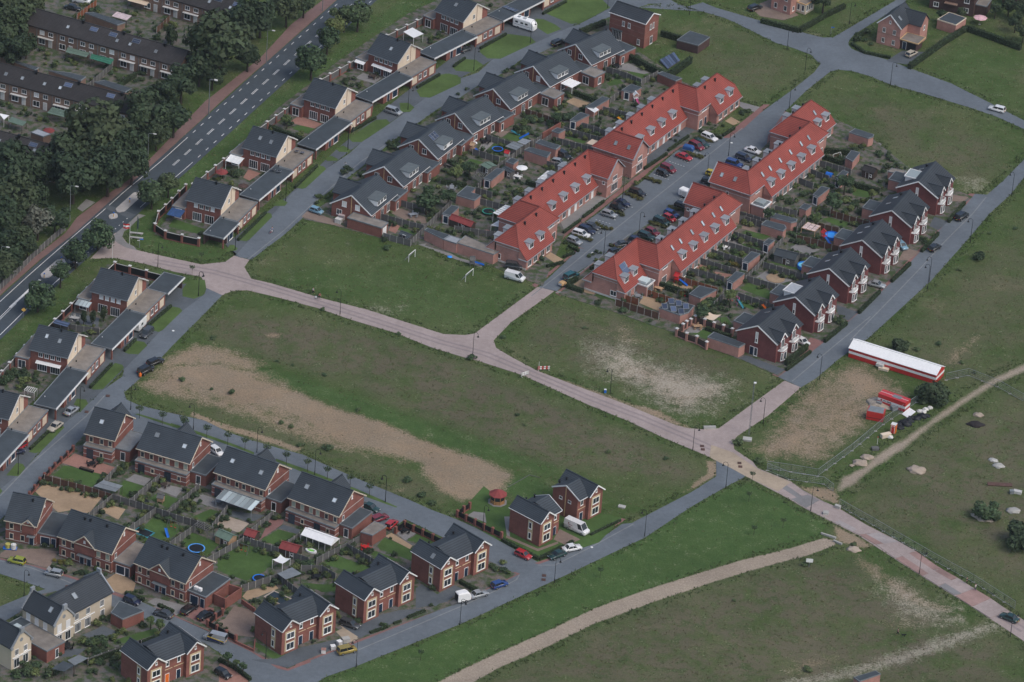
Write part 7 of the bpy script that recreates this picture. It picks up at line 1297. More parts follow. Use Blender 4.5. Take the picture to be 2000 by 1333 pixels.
trampoline('ah',932,590,1.45,'blue-rimmed trampoline with toys on it',m_blue);trampoline('q',1895,842,1.9,'light blue ringed trampoline on the garden lawn',mat('light_blue_pad',(.08,.30,.70),.6));trampoline('h',1255,803,1.6,'green-rimmed trampoline by the white slatted canopies',mat('green_pad',(.03,.25,.18),.6));trampoline('r',1515,1000,1.9,'teal-rimmed trampoline behind the paired gable house',mat('teal_pad',(.04,.24,.30),.6));trampoline('t',905,438,1.5,'blue trampoline with dark safety net at the fence',m_blue,.6);trampoline('q',1385,395,1.2,'dark netted trampoline by the toy house',m_black,.6)
T=thing('sunk_trampoline','rectangular teal-edged trampoline sunk in the lawn','trampoline',G('q',1385,695),R(-30));MB().box(-2.1,2.1,-1.4,1.4,.0,.12).build('pad',MATS['teal_pad'],T);MB().box(-1.8,1.8,-1.1,1.1,.05,.15).build('mat',m_black,T)
def parasol(f,x,y,r,label,m,h=2.4):
 T=thing('parasol',label,'parasol',G(f,x,y,h),0,'parasols');mb=MB();k=8
 for i in range(k):a0,a1=2*math.pi*i/k,2*math.pi*(i+1)/k;mb.slab([(r*math.cos(a0),r*math.sin(a0),h-.35),(r*math.cos(a1),r*math.sin(a1),h-.35),(0,0,h+.1)],.03)
 mb.build('canopy',m,T);MB().cyl((0,0),.035,0,h,8).build('pole',m_grey,T);MB().cyl((0,0),.3,0,.08,10).build('foot',m_conc,T)
parasol('ah',1332,880,1.5,'large white parasol in the terrace garden',m_canvas);parasol('a',375,990,1.5,'red parasol beyond the main road',m_redfelt);parasol('g',165,415,1.6,'maroon parasol in the villa garden corner',m_redfelt);parasol('g',370,548,1.4,'brown parasol beside the dark carport',mat('brown_cloth',(.10,.06,.05),.8));parasol('e',1627,128,1.9,'pale pink parasol beside the dark purple house',mat('pink_cloth',(.62,.38,.40),.8));parasol('ah',550,475,.9,'white parasol above the wooden play tower',m_canvas);parasol('f',1700,130,1.5,'wine-red parasol under the white veranda',m_redfelt)
def furniture(f,x,y,label,m,r=.75,n=5,round_=True):
 T=thing('garden_table',label,'garden table',G(f,x,y,.4),random.uniform(0,3),'garden dining sets')
 (MB().cyl((0,0),r,.68,.74,16)if round_ else MB().box(-r*1.3,r*1.3,-r*.7,r*.7,.68,.74)).build('table_top',m,T);MB().cyl((0,0),.06,0,.68,8).build('leg',m,T)
 for i in range(n):a=2*math.pi*i/n;o=MB().box(-.22,.22,-.22,.22,.4,.46).box(-.22,.22,.18,.24,.46,.95).box(-.2,-.16,-.2,-.16,0,.4).box(.16,.2,-.2,-.16,0,.4).box(-.2,-.16,.16,.2,0,.4).box(.16,.2,.16,.2,0,.4).build('chair',m,T);o.location=((r+.35)*math.cos(a),(r+.35)*math.sin(a),0);o.rotation_euler=(0,0,a-math.pi/2)
for f,x,y,lb,m_,rd in[('ag',125,860,'white plastic garden chairs round a white table',m_white,True),('ah',735,475,'black table with a yellow pot on the paved terrace',m_black,True),('ah',150,870,'grey picnic table by the bushy tree',m_fence,False),('l',310,685,'wooden table on the stone terrace',m_wood,False),('o',890,1020,'dark round garden set on the salmon terrace',m_black,True),('u',835,380,'black garden set on the pale terrace',m_black,True),('ag',300,725,'black garden set at the terrace back door',m_black,True),('q',1580,235,'wicker set under the light bush',m_dwood,True),('s',335,705,'grey garden set before the banded semi',m_zinc,True),('h',530,840,'grey loungers on the brown terrace',m_grey,False),('j',1165,810,'pale wooden set on the dark terrace',m_wood,False),('j',965,885,'grey-blue table on the corner terrace',m_grey,True),('t',1400,430,'dark chairs on the orange terrace',m_black,True),('r',655,985,'dark set before the rendered gable',m_black,False),('b',1290,590,'dark round set in the villa garden with statue',m_dwood,True),('u',505,530,'table with red and white striped cloth',m_redp,False),('ah',1250,1050,'two white sun loungers on paving',m_white,False),('f',1040,100,'x',m_white,True),('n',720,705,'stone-topped table set in the paved villa garden',m_conc,False),('c',1390,505,'black set on the grey terrace under the hedge',m_black,True),('l',630,570,'x',m_blue,True),('h',900,580,'grey lounge corner on the terrace steps',m_grey,False),('j',1490,665,'dark table beside the wavy fence',m_dwood,False)]:
 if lb!='x':furniture(f,x,y,lb,m_,.8,5,rd)
def slide(f,x,y,rot,label,m,tower=True,tm=None,h=1.5):
 T=thing('play_slide',label,'slide',G(f,x,y,.6),rot,'garden slides');mb=MB();mb.slab([(-.25,0,h),(.25,0,h),(.25,-2.4,.15),(-.25,-2.4,.15)],.06);mb.beam((-.27,0,h+.1),(-.27,-2.4,.25),.05,.2);mb.beam((.27,0,h+.1),(.27,-2.4,.25),.05,.2);mb.build('chute',m,T)
 if tower:
  for u in(-.5,.5):
   for v in(.1,1.1):MB().beam((u,v,0),(u,v,h+.9),.1,.1).build('post',tm or m_wood,T)
  MB().box(-.6,.6,0,1.2,h-.1,h).build('platform',tm or m_wood,T);gable(-.8,.8,-.1,1.3,h+.9,h+1.6,'v',.05).build('tower_roof',tm or m_wood,T)
slide('ah',560,640,R(60),'wooden play tower with long blue slide',m_blue);slide('ah',1440,395,R(-75),'blue slide beside the wooden frame',m_blue,False);slide('l',130,245,R(60),'red and blue slide on the sand terrace',m_blue,True,m_redp,1.1);slide('l',690,450,R(40),'teal slide beside the swing',MATS['teal_pad'],False);slide('l',930,485,R(40),'orange slide with green side by the fence',m_orange,False,h=1.);slide('c',1540,770,R(20),'pink slide with grey play frame',mat('pink_plastic',(.62,.12,.30),.4),True,m_white,1.1);slide('c',1395,910,R(50),'yellow slide in the narrow garden',mat('yellow_plastic',(.80,.36,.02),.4),False,h=1.);slide('k',830,730,R(30),'red and blue slide beside the deep blue pool',m_blue,True,m_redp,1.1);slide('ah',1150,310,R(70),'toy slide on the brown terrace',MATS['teal_pad'],False,h=.8);slide('q',1595,670,R(20),'blue slide of the swing frame on the lawn',m_blue,False,h=1.1);slide('h',1120,1310,R(100),'blue slide of the grey play hut by the terrace end',m_blue,True,m_fence,1.0)
def swing(f,x,y,rot,label,m,w=2.6,h=2.1):
 T=thing('swing_frame',label,'swing',G(f,x,y,.5),rot,'swing frames');MB().beam((-w/2,0,h),(w/2,0,h),.1,.1).build('beam',m,T)
 for u in(-w/2,w/2):
  for v in(-.8,.8):MB().beam((u,0,h),(u,v,0),.09,.09).build('leg',m,T)
 for u in(-.5,.5):MB().box(u-.2,u+.2,-.1,.1,.45,.5).beam((u-.18,0,.5),(u-.18,0,h),.02,.02).beam((u+.18,0,.5),(u+.18,0,h),.02,.02).build('seat',m_redp,T)
swing('j',1400,880,R(10),'timber A-frame swing between cedar fences',m_fence);swing('k',915,120,R(40),'white metal swing frame in the hedged garden',m_offw);swing('q',1670,640,R(-25),'grey swing frame on the lawn by the fence',m_fence);swing('s',550,1120,R(-25),'swing with red seats on the large lawn',m_fence);swing('l',660,440,R(-30),'pink-legged swing beside the teal slide',MATS['pink_plastic'])
def goal(f,A,B,label):
 a=G(f,*A);b=G(f,*B);d=b-a;T=thing('football_goal',label,'goal',a,math.atan2(d.y,d.x),'football goals');L=d.length
 for u in(0,L):MB().beam((u,0,0),(u,0,2),.12,.12).build('post',m_white,T);MB().beam((u,0,2),(u,1.2,0),.05,.05).build('stay',m_grey,T)
 MB().beam((0,0,2),(L,0,2),.12,.12).build('crossbar',m_white,T)
 mb=MB()
 for i in range(9):u=L*i/8;mb.beam((u,.02,1.98),(u,1.2,0),.02,.02)
 for j in range(6):t_=j/5;mb.beam((0,1.2*t_,2-2*t_),(L,1.2*t_,2-2*t_),.02,.02)
 mb.build('net',m_grey,T)
goal('h',(483,1295),(545,1245),'white football goal nearer the brick garages');goal('aa',(1863,170),(1912,130),'white football goal nearer the brick road junction')
# ================================================================ VEHICLES
VT={}
def loft(secs,k=None):
 """secs: list of (x, [(y,z)...]) cross-sections, same count"""
 mb=MB();n=len(secs[0][1])
 for x,pr in secs:mb.v+=[(x,y,z)for y,z in pr]
 for i in range(len(secs)-1):
  for j in range(n):a=i*n+j;b=i*n+(j+1)%n;mb.f.append((a,b,b+n,a+n))
 mb.f.append(tuple(range(n))[::-1]);mb.f.append(tuple((len(secs)-1)*n+j for j in range(n)));return mb
def sect(w,z0,z1,rnd=.1):
 return[(-w+.05,z0),(-w,z0+.12),(-w,z1-rnd),(-w+rnd,z1),(w-rnd,z1),(w,z1-rnd),(w,z0+.12),(w-.05,z0)]
SPEC=dict(hatch=(3.95,.84,[(0,.62),(.03,.82),(.25,.92),(.97,.95),(1,.7)],(.24,.985),(.42,.90),1.48,.92),saloon=(4.5,.87,[(0,.58),(.03,.76),(.27,.88),(.80,.92),(.98,.86),(1,.6)],(.26,.84),(.42,.70),1.43,.88),estate=(4.6,.88,[(0,.58),(.03,.78),(.27,.9),(.97,.95),(1,.7)],(.25,.985),(.41,.92),1.50,.9),suv=(4.5,.92,[(0,.78),(.03,1.0),(.26,1.08),(.97,1.1),(1,.8)],(.25,.985),(.38,.93),1.80,1.08),mpv=(4.4,.90,[(0,.68),(.03,.9),(.2,1.0),(.97,1.02),(1,.75)],(.17,.985),(.36,.93),1.68,1.0),van=(5.0,.95,[(0,.8),(.03,1.05),(.16,1.15),(.98,1.2),(1,.8)],(.14,.995),(.30,.975),2.0,1.15),bigvan=(5.9,1.0,[(0,.85),(.03,1.1),(.14,1.25),(.98,1.3),(1,.8)],(.12,.995),(.25,.985),2.5,1.25),small=(3.5,.79,[(0,.62),(.03,.84),(.22,.92),(.97,.96),(1,.7)],(.2,.985),(.40,.90),1.50,.92))
def vmeshes(ty):
 if ty in VT:return VT[ty]
 L,hw,st,cb,rf,zr,zb=SPEC[ty];X=lambda t:L/2-t*L
 secs=[]
 for t,z in st:k=.86 if t in(0,1)else 1;secs.append((X(t),sect(hw*k,.28 if t not in(0,1)else .36,z)))
 body=loft(secs).mesh('body');body.shade_smooth()
 b0,b1,r0,r1=X(cb[0]),X(cb[1]),X(rf[0]),X(rf[1]);wb,wr=hw-.07,hw-.2
 V=[(b0,-wb,zb-.06),(b0,wb,zb-.06),(b1,wb,zb-.06),(b1,-wb,zb-.06),(r0,-wr,zr),(r0,wr,zr),(r1,wr,zr),(r1,-wr,zr)]
 closed=ty in('van','bigvan')
 roof=MB();e=.05;roof.prism([(r0+.03,-wr-.02),(r0+.03,wr+.02),(r1-.03,wr+.02),(r1-.03,-wr-.02)],zr-.06,zr+.02)
 for i,j in((0,4),(1,5),(2,6),(3,7)):roof.beam(V[i],V[j],.09,.09)
 def P(i,j,t):return tuple(V[i][k]+(V[j][k]-V[i][k])*t for k in range(3))
 for s in(-1,1):
  a,b=((0,4),(3,7))if s<0 else((1,5),(2,6))
  for t in((.42,)if not closed else()):
   p0=tuple(V[a[0]][k]+(V[b[0]][k]-V[a[0]][k])*t for k in range(3));p1=tuple(V[a[1]][k]+(V[b[1]][k]-V[a[1]][k])*t for k in range(3));roof.beam(p0,p1,.08,.08)
  if closed:
   t=.24;q0=tuple(V[a[0]][k]+(V[b[0]][k]-V[a[0]][k])*t for k in range(3));q1=tuple(V[a[1]][k]+(V[b[1]][k]-V[a[1]][k])*t for k in range(3))
   roof.poly([q0,V[b[0]],V[b[1]],q1][::s]);roof.poly([(p[0],p[1]+.04*s,p[2])for p in(q0,V[b[0]],V[b[1]],q1)])
 roof=roof.mesh('roof')
 quad=lambda*i:MB().poly([V[k]for k in i])
 gl=[('windscreen',quad(0,1,5,4).mesh('windscreen')),('rear_window',quad(3,7,6,2).mesh('rear_window')),('side_window',quad(0,4,7,3).mesh('side_window')),('side_window',quad(1,2,6,5).mesh('side_window'))]
 r=.31 if ty not in('suv','van','bigvan')else .36
 wl=MB();wl.cyl((0,0),r,-.1,.1,14);tyre=wl.mesh('tyre');rim=MB().cyl((0,0),r*.62,-.11,.11,10).mesh('rim')
 wx=[X(.17),X(.80)];wy=hw-.1
 hl=MB().box(-.06,.06,-.17,.17,-.08,.08).mesh('headlight')
 VT[ty]=(body,roof,gl,tyre,rim,[(x,y)for x in wx for y in(-wy,wy)],r,hl,L,hw,st);return VT[ty]
m_cglass=glassy('car_glass',(.022,.028,.032),.05,.6);m_tail=mat('tail_light',(.30,.01,.01),.3,.1);m_head=mat('head_light',(.75,.76,.74),.15,.05)
m_plate=mat('yellow_plate',(.70,.50,.05),.5,.05)
PC=dict(white=(.78,.78,.77),silver=(.40,.42,.43),black=(.010,.011,.013),grey=(.075,.08,.085),red=(.42,.02,.025),darkred=(.20,.018,.03),blue=(.02,.06,.22),lightblue=(.20,.36,.46),green=(.012,.045,.04),teal=(.01,.09,.10),yellow=(.55,.42,.03),lime=(.30,.33,.03),beige=(.50,.45,.36),gold=(.40,.30,.07),navy=(.012,.018,.05))
def vehicle(f,rear,front,ty,colr,label,group='parked cars',bonnet=False):
 a,b=G(f,*rear,.5),G(f,*front,.5);d=b-a;c=(a+b)/2
 body,roof,gl,tyre,rim,wh,r,hl,L,hw,st=vmeshes(ty)
 T=thing('car' if 'van' not in ty else 'van',label,'van' if 'van' in ty else 'car',c,math.atan2(d.y,d.x),group)
 T.location.z=.07;T.scale=(max(.92,min(1.08,1.)),)*3
 p=paint('car_paint_'+colr,PC[colr],.22,.7,.3 if colr in('silver','grey','gold')else 0)
 link('body',body,T,None,None,p);link('roof',roof,T,None,None,p)
 for nm,me in gl:link(nm,me,T,None,None,m_cglass)
 for x,y in wh:o=link('wheel',tyre,T,(x,y,r),(R(90),0,0),m_tyre);link('rim',rim,o,None,None,m_rim)
 for y in(-hw+.25,hw-.25):
  link('headlight',hl,T,(L/2-.06,y*.96,st[0][1]-.02),None,m_head);link('tail_light',hl,T,(-L/2+.05,y,st[-1][1]+.02),None,m_tail)
 MB().box(-L/2-.02,-L/2+.05,-.26,.26,.52,.64).build('number_plate',m_plate,T)
 if bonnet:MB().slab([(L*.18,-.7,1.0),(L*.18,.7,1.0),(L*.36,.7,1.75),(L*.36,-.7,1.75)],.05).build('open_bonnet',p,T)
 return T
CARS=[('e',(1815,855),(1690,822),'estate','white','white estate car driving on the crossing street'),('v',(785,985),(912,1040),'hatch','red','red hatchback parked beside the corner hedge'),('v',(1245,985),(1112,1035),'saloon','green','dark green saloon in the lay-by of the lower street'),('v',(1238,962),(1398,930),'saloon','white','white saloon in the lay-by of the lower street'),('v',(1275,720),(1455,800),'bigvan','white','tall white delivery van between the two gable houses'),('u',(1575,870),(1715,822),'hatch','blue','blue coupe beside the wild front bed'),('u',(1400,948),(1532,910),'saloon','silver','silver saloon hitched near the white trailer'),('u',(575,295),(660,262),'estate','darkred','dark red estate car behind the brick garage'),('u',(685,362),(755,300),'hatch','red','bright red hatchback next to the brick garage'),('u',(492,165),(588,205),'saloon','green','dark green saloon beside the banded semi end wall'),('t',(165,775),(5,725),'saloon','grey','dark grey saloon parked along the brick footway'),('t',(255,745),(355,678),'estate','black','black estate car on the red drive'),('t',(378,795),(512,725),'saloon','black','black saloon on the red drive'),('t',(625,985),(435,935),'van','silver','silver van with blue lower side and yellow stripe'),('t',(1610,812),(1750,860),'estate','grey','dark grey estate car on the drive between gable pairs'),('t',(1580,1080),(1728,1045),'mpv','gold','gold people carrier by the bags of sand'),('t',(545,1235),(645,1290),'hatch','black','black hatchback on the pink drive'),('q',(250,990),(75,950),'hatch','lime','lime yellow hatchback by the water barrels'),('q',(610,1110),(430,1070),'hatch','silver','silver hatchback with its bonnet raised'),('r',(1205,520),(1345,578),'hatch','navy','dark blue hatchback beside the rendered house garage'),('n',(1470,800),(1360,900),'mpv','grey','grey people carrier with open doors beside the caravan'),('n',(1345,1240),(1465,1175),'suv','black','black off-roader with an orange bag at its tail'),('n',(1440,1150),(1555,1100),'estate','black','black estate car ahead of the off-roader'),('o',(640,545),(738,475),'saloon','silver','silver saloon on the drive by the lamp post'),('o',(592,620),(475,705),'saloon','beige','beige saloon parked on the verge'),('o',(225,835),(150,880),'hatch','red','red hatchback under the villa carport'),('g',(1015,785),(1140,825),'small','lightblue','small light blue car in the brown drive'),('b',(1388,840),(1502,876),'mpv','silver','silver people carrier on the villa drive'),('c',(905,345),(985,315),'estate','black','black estate car beside the dormer house'),('d',(1050,100),(1168,58),'estate','black','black estate car on the gravel drive'),('e',(1062,435),(1135,398),'hatch','beige','beige hatchback in the dark paved drive'),('i',(1580,310),(1735,375),'estate','white','white estate car in the parking bay under the dark hedge'),('i',(1515,375),(1645,430),'estate','green','dark green estate car beside the white one'),('i',(1465,395),(1600,462),'mpv','darkred','wine-red people carrier beside the blue trailer'),('i',(1332,500),(1492,560),'saloon','red','red saloon alone in its parking bay'),('i',(1182,612),(1338,682),'mpv','darkred','wine-red people carrier beside the black hatchback'),('i',(1142,662),(1275,715),'small','black','black hatchback beside the wine-red people carrier'),('i',(885,848),(1042,905),'estate','black','black estate car between two shrub beds'),('i',(745,952),(882,998),'saloon','navy','navy saloon beside a black hatchback'),('i',(682,988),(860,1050),'hatch','black','black hatchback next to a shrub bed'),('i',(612,1062),(770,1108),'hatch','silver','silver hatchback opposite the blue one'),('i',(432,1175),(602,1228),'saloon','grey','dark grey saloon near the lower western terrace'),('i',(415,1212),(540,1262),'estate','navy','navy estate car near the lower western terrace'),('i',(338,1250),(502,1300),'estate','white','white estate car near the lower western terrace'),('j',(278,325),(435,388),'hatch','silver','pale silver hatchback in the last western parking bay'),('i',(1665,690),(1705,700),'small','yellow','small yellow car behind the red wing'),('i',(1600,760),(1700,780),'hatch','black','black hatchback behind the red wing'),('i',(1335,985),(1450,1025),'hatch','black','black hatchback by the white box van'),('i',(1212,1050),(1370,1112),'hatch','blue','blue hatchback on the eastern parking row'),('i',(1210,1092),(1335,1155),'small','red','small red car beside the blue hatchback'),('i',(1122,1128),(1268,1188),'mpv','green','dark green people carrier beside the small red car'),('i',(1038,1225),(1175,1288),'hatch','darkred','wine-red hatchback beside the dark estate'),('i',(972,1265),(1130,1325),'estate','green','dark estate car beside the wine-red hatchback'),('j',(905,335),(1000,365),'hatch','navy','navy hatchback showing behind the hipped roof'),('j',(755,398),(890,375),'saloon','grey','grey saloon showing behind the hipped roof'),('j',(700,472),(800,440),'hatch','black','black hatchback near the shrub bed at the hipped end'),('k',(212,40),(338,80),'saloon','white','white saloon on the red paving by the eastern terrace'),('k',(142,90),(272,138),'estate','navy','navy estate car by the eastern terrace'),('k',(68,145),(198,185),'suv','blue','blue off-roader by the eastern terrace'),('j',(265,725),(380,670),'suv','teal','teal off-roader at the kerb of the hipped terrace end'),('ah',(1960,690),(2060,740),'suv','black','black off-roader in the rear court'),('ah',(1850,800),(2010,835),'hatch','silver','silver hatchback in the rear court'),('af',(1318,745),(1425,680),'suv','black','black off-roader parked on the right street'),('af',(1065,1040),(1160,985),'hatch','black','black hatchback parked on the right street'),('k',(1162,1070),(1285,1100),'saloon','silver','silver saloon on the drive between bay houses'),('k',(1400,775),(1430,800),'hatch','lightblue','pale blue car between two bay houses'),('l',(1285,815),(1350,850),'hatch','white','white car behind the side hedge'),('h',(1440,1330),(1560,1345),'mpv','grey','dark grey people carrier before the terrace end'),('w',(987,538),(1024,548),'van','white','white and grey van beside the western terrace end'),('ac',(1960,1120),(1865,1080),'saloon','green','dark green saloon driving up the patchwork road'),('f',(560,860),(500,885),'saloon','black','dark saloon passing the traffic island under the trees'),('s',(285,250),(355,300),'hatch','white','white hatchback behind the banded semis'),('a',(560,0),(690,20),'van','white','white van parked beyond the brown terrace'),('a',(490,50),(620,75),'saloon','black','black saloon parked beyond the brown terrace'),('c',(200,395),(260,370),'hatch','grey','grey hatchback in the shade of the carport'),('o',(110,920),(180,900),'saloon','navy','navy saloon in the shade of the carport')]
for f,a,b,ty,c,lb in CARS:vehicle(f,a,b,ty,c,lb,bonnet='bonnet' in lb)
vp=[o for o in bpy.data.objects if o.parent is None and o.get('label','').startswith('silver van with blue')][0]
MB().box(-2.3,1.6,-.975,.975,.4,1.0).build('livery',PC_ if False else paint('livery_blue',(.012,.02,.10)),vp);mb=MB()
for s in(-1,1):mb.beam((-2.3,.985*s,.75),(1.5,.985*s,1.25),.02,.2)
mb.build('livery_stripe',m_plate,vp)
bv=[o for o in bpy.data.objects if o.parent is None and o.get('label','').startswith('tall white delivery')][0]
mb=MB()
for k,(x,z,w_,h_)in enumerate(((-1.6,1.75,.28,.28),(-1.2,1.5,1.2,.1),(-1.3,1.0,.6,.14))):mb.box(x-w_/2,x+w_/2,-1.02,-1.0,z,z+h_)
mb.build('livery_marks',m_redfelt,bv)
ov=[o for o in bpy.data.objects if o.parent is None and 'orange bag' in o.get('label','')][0]
T=thing('orange_bag','bright orange bag behind the black off-roader','bag',ov.location.xy,ov.rotation_euler.z);MB().tube([(-2.45,-.5,.1),(-2.5,-.5,.5),(-2.45,-.48,.95),(-2.42,-.45,1.2)],[.3,.38,.3,.08],8).build('sack',m_orange,T,True);MB().tube([(-2.42,-.45,1.2),(-2.4,-.4,1.35)],[.05,.08],6).build('neck',m_orange,T)
def boxvehicle(f,A,B,label,name,cat,L,hw,z0,z1,m,wheels,extra=None,nose=0.):
 a,b=G(f,*A,.6),G(f,*B,.6);d=b-a;T=thing(name,label,cat,(a+b)/2,math.atan2(d.y,d.x));T.location.z=.07
 h=z1-z0;loft([(-L/2,sect(hw*.92,z0+.1,z1-.2,.25)),(-L/2+.2,sect(hw,z0,z1,.2)),(L/2-.5-nose,sect(hw,z0,z1,.2)),(L/2-.15-nose*.3,sect(hw,z0,z1-.25-nose*.4,.2)),(L/2,sect(hw*.9,z0+.1,z0+h*.55,.2))]).build('body',m,T)
 me=MB().cyl((0,0),.32,-.1,.1,14).mesh('tyre')
 for x in wheels:
  for y in(-hw+.05,hw-.05):o=link('wheel',me,T,(x,y,.32),(R(90),0,0),m_tyre);link('rim',VT['hatch'][4],o,None,None,m_rim)
 return T
T=boxvehicle('c',(600,178),(772,232),'white motor home parked on the villa drive','motor_home','motor home',6.4,1.1,.4,2.9,m_white,(-1.5,2.1),nose=.6)
for x in(-2.,-.4,1.0):MB().box(x-.4,x+.4,-1.12,-1.09,1.6,2.1).build('side_window',m_cglass,T)
MB().slab([(2.2,-.9,2.35),(2.2,.9,2.35),(2.9,.85,1.75),(2.9,-.85,1.75)],.05).build('windscreen',m_cglass,T);MB().box(-.6,.3,-.4,.4,2.9,3.05).build('roof_hatch',m_grey_l,T);MB().box(-2.3,-1.5,-.35,.35,2.9,3.0).build('roof_hatch',m_zinc,T);MB().box(-2.6,2.4,-1.115,-1.1,1.1,1.22).build('side_stripe',m_grey,T)
T=boxvehicle('n',(1310,810),(1370,745),'white caravan half inside the villa carport','caravan','caravan',4.4,1.05,.4,2.5,m_white,(-.2,),nose=.2);MB().box(-2.22,-2.18,-.6,.6,1.4,2.0).build('rear_window',m_cglass,T);MB().box(-1.,0,-1.07,-1.04,1.4,1.95).build('side_window',m_cglass,T);MB().beam((2.1,0,.5),(3.2,0,.45),.1,.1).build('tow_bar',m_zinc,T)
T=boxvehicle('u',(1290,975),(1375,955),'white horse trailer with its rear ramp open','horse_trailer','trailer',3.2,.9,.4,2.5,m_white,(-.5,.4),nose=.5);MB().box(-1.63,-1.58,-.75,.75,.5,2.3).build('opening',m_black,T);MB().slab([(-3.0,-.75,.08),(-3.0,.75,.08),(-1.6,.75,.5),(-1.6,-.75,.5)],.06).build('ramp',m_fence,T);MB().beam((1.5,0,.5),(2.6,0,.45),.1,.1).build('tow_bar',m_zinc,T)
T=boxvehicle('i',(1400,445),(1510,470),'blue covered trailer between two cars','covered_trailer','trailer',2.8,.8,.45,1.75,paint('trailer_blue',(.02,.09,.28),.5,.1),(-.1,),nose=0.);MB().box(-1.42,1.2,-.83,.83,.5,.7).build('side_rail',m_grey,T)
T=boxvehicle('i',(1385,880),(1470,915),'white box van top behind the red wing roof','box_trailer','trailer',3.4,.95,.5,2.3,m_white,(-.6,.6));MB().box(-1.2,.8,-.975,-.94,.7,1.9).build('side_panel',m_offw,T)
T=boxvehicle('j',(210,780),(270,750),'small tan covered trailer behind the teal off-roader','covered_trailer','trailer',1.9,.65,.4,1.25,mat('tan_cover',(.50,.32,.16),.8),(0.,));MB().box(-.97,-.93,-.5,.5,.5,1.0).build('tail_board',m_offw,T)
# ================================================================ STREET LAMPS, SIGNS
lp=MB();H_=6.2
lp.tube([(0,0,0),(0,0,1.0),(0,0,1.05),(0,0,H_)],[.10,.10,.065,.05],8);LP_POST=lp.mesh('post')
arc=[(.55-.55*math.cos(R(a)),0,H_+.55*math.sin(R(a)))for a in range(0,181,20)];LP_ARM=MB().tube(arc+[(1.1,0,H_-.15)],[.045]*len(arc)+[.035],6).mesh('arm')
LP_HEAD=MB().cyl((1.1,0),.12,H_-.3,H_-.12,10,.06).cyl((1.1,0),.30,H_-.5,H_-.3,12,.14).mesh('lantern');LP_GL=MB().cyl((1.1,0),.26,H_-.53,H_-.5,12).mesh('glass')
LAMPS=[('aa',1047,382,180),('aa',1910,657,0),('aa',125,262,0),('ab',972,697,180),('ab',1510,1067,0),('ab',1725,1312,180),('ab',1968,892,180),('ac',718,457,0),('ac',1370,837,0),('ac',1917,1212,0),('ad',1757,395,180),('ad',1287,636,0),('ad',795,856,0),('ad',255,1076,180),('s',665,282,0),('s',1160,472,0),('s',1765,707,180),('v',458,777,0),('o',1260,497,0),('o',1865,690,180),('o',770,512,0),('o',175,1122,0),('f',1208,872,0),('f',1520,1092,0),('f',1800,737,0),('g',293,1177,0),('g',780,707,0),('g',1380,217,0),('b',1555,842,0),('b',1095,1132,0),('c',295,542,0),('c',728,332,0),('c',1320,62,0),('d',478,142,0),('d',1417,487,0),('d',1592,682,0),('d',1437,1052,0),('e',622,187,0),('e',937,652,0),('i',1635,722,180),('j',638,482,180),('i',820,925,0),('k',1612,1117,180),('af',1855,512,180),('af',1455,962,180),('af',1060,1335,180),('l',1485,1192,180),('r',232,502,0),('t',960,1132,180),('u',668,132,180),('i',1840,520,0),('j',975,300,0)]
for f,x,y,r_ in LAMPS:
 p=G(f,x,y);road={'ac':'the patchwork road','ad':'the lower street','s':'the field street','o':'the left street','g':'the villa street','b':'the villa street','c':'the villa street','d':'the crossing street','e':'the crossing street','af':'the right street','k':'the right street','l':'the right street','i':'the parking street','j':'the parking street','aa':'the long brick road','ab':'the long brick road','f':'the brick road by the villas'}.get(f,'the lower left houses')
 T=thing('street_lamp','black hooked lamp post beside '+road,'street lamp',p,R(-20+r_+random.uniform(-8,8)),'hooked lamps along '+road)
 link('post',LP_POST,T,None,None,m_black);link('arm',LP_ARM,T,None,None,m_black);o=link('lantern',LP_HEAD,T,None,None,m_black);link('glass',LP_GL,o,None,None,m_offw)
TP=MB().tube([(0,0,0),(0,0,5),(0,0,9.8)],[.11,.085,.06],8).mesh('post');TA=MB().tube([(0,0,9.75),(.25,0,9.95),(1.3,0,10.0)],[.05,.05,.045],6).mesh('arm');TL=MB().box(1.2,2.0,-.16,.16,9.92,10.1).mesh('lamp_head')
for f,x,y in(('a',1597,872),('a',1130,1292),('b',470,492),('b',30,878),('f',535,522),('f',8,992),('b',900,85)):
 T=thing('road_lamp','tall grey road lamp beside the cycle path','street lamp',G(f,x,y),R(-12),'tall lamps along the main road');link('post',TP,T,None,None,m_zinc);link('arm',TA,T,None,None,m_zinc);link('lamp_head',TL,T,None,None,m_offw)
def mast(f,x,y,label,name,cat,h,m,r=.05):T=thing(name,label,cat,G(f,x,y));MB().tube([(0,0,0),(0,0,h)],[r,r*.7],8).build('pole',m,T);return T
T=mast('f',992,695,'flagpole with red and white striped flag at the junction','flagpole','flagpole',5.6,m_white)
for i,(z0,mm)in enumerate(((4.2,m_redp),(4.65,m_white),(5.1,m_redp))):
 mb=MB();n=6
 for k in range(n):x0,x1=-.05-1.6*k/n,-.05-1.6*(k+1)/n;y0,y1=.12*math.sin(k*1.4),.12*math.sin((k+1)*1.4);mb.poly([(x0,y0,z0),(x0,y0,z0+.43),(x1,y1,z0+.43),(x1,y1,z0)])
 mb.build('stripe',mm,T)
T=mast('f',1048,640,'grey-green furled banner on a pole at the junction','banner_pole','flagpole',5.8,m_zinc);MB().tube([(.1,0,5.6),(.18,.05,4.4),(.14,0,3.2),(.2,0,2.2)],[.06,.2,.22,.12],7).build('banner',mat('teal_cloth',(.05,.085,.09),.8),T,True)
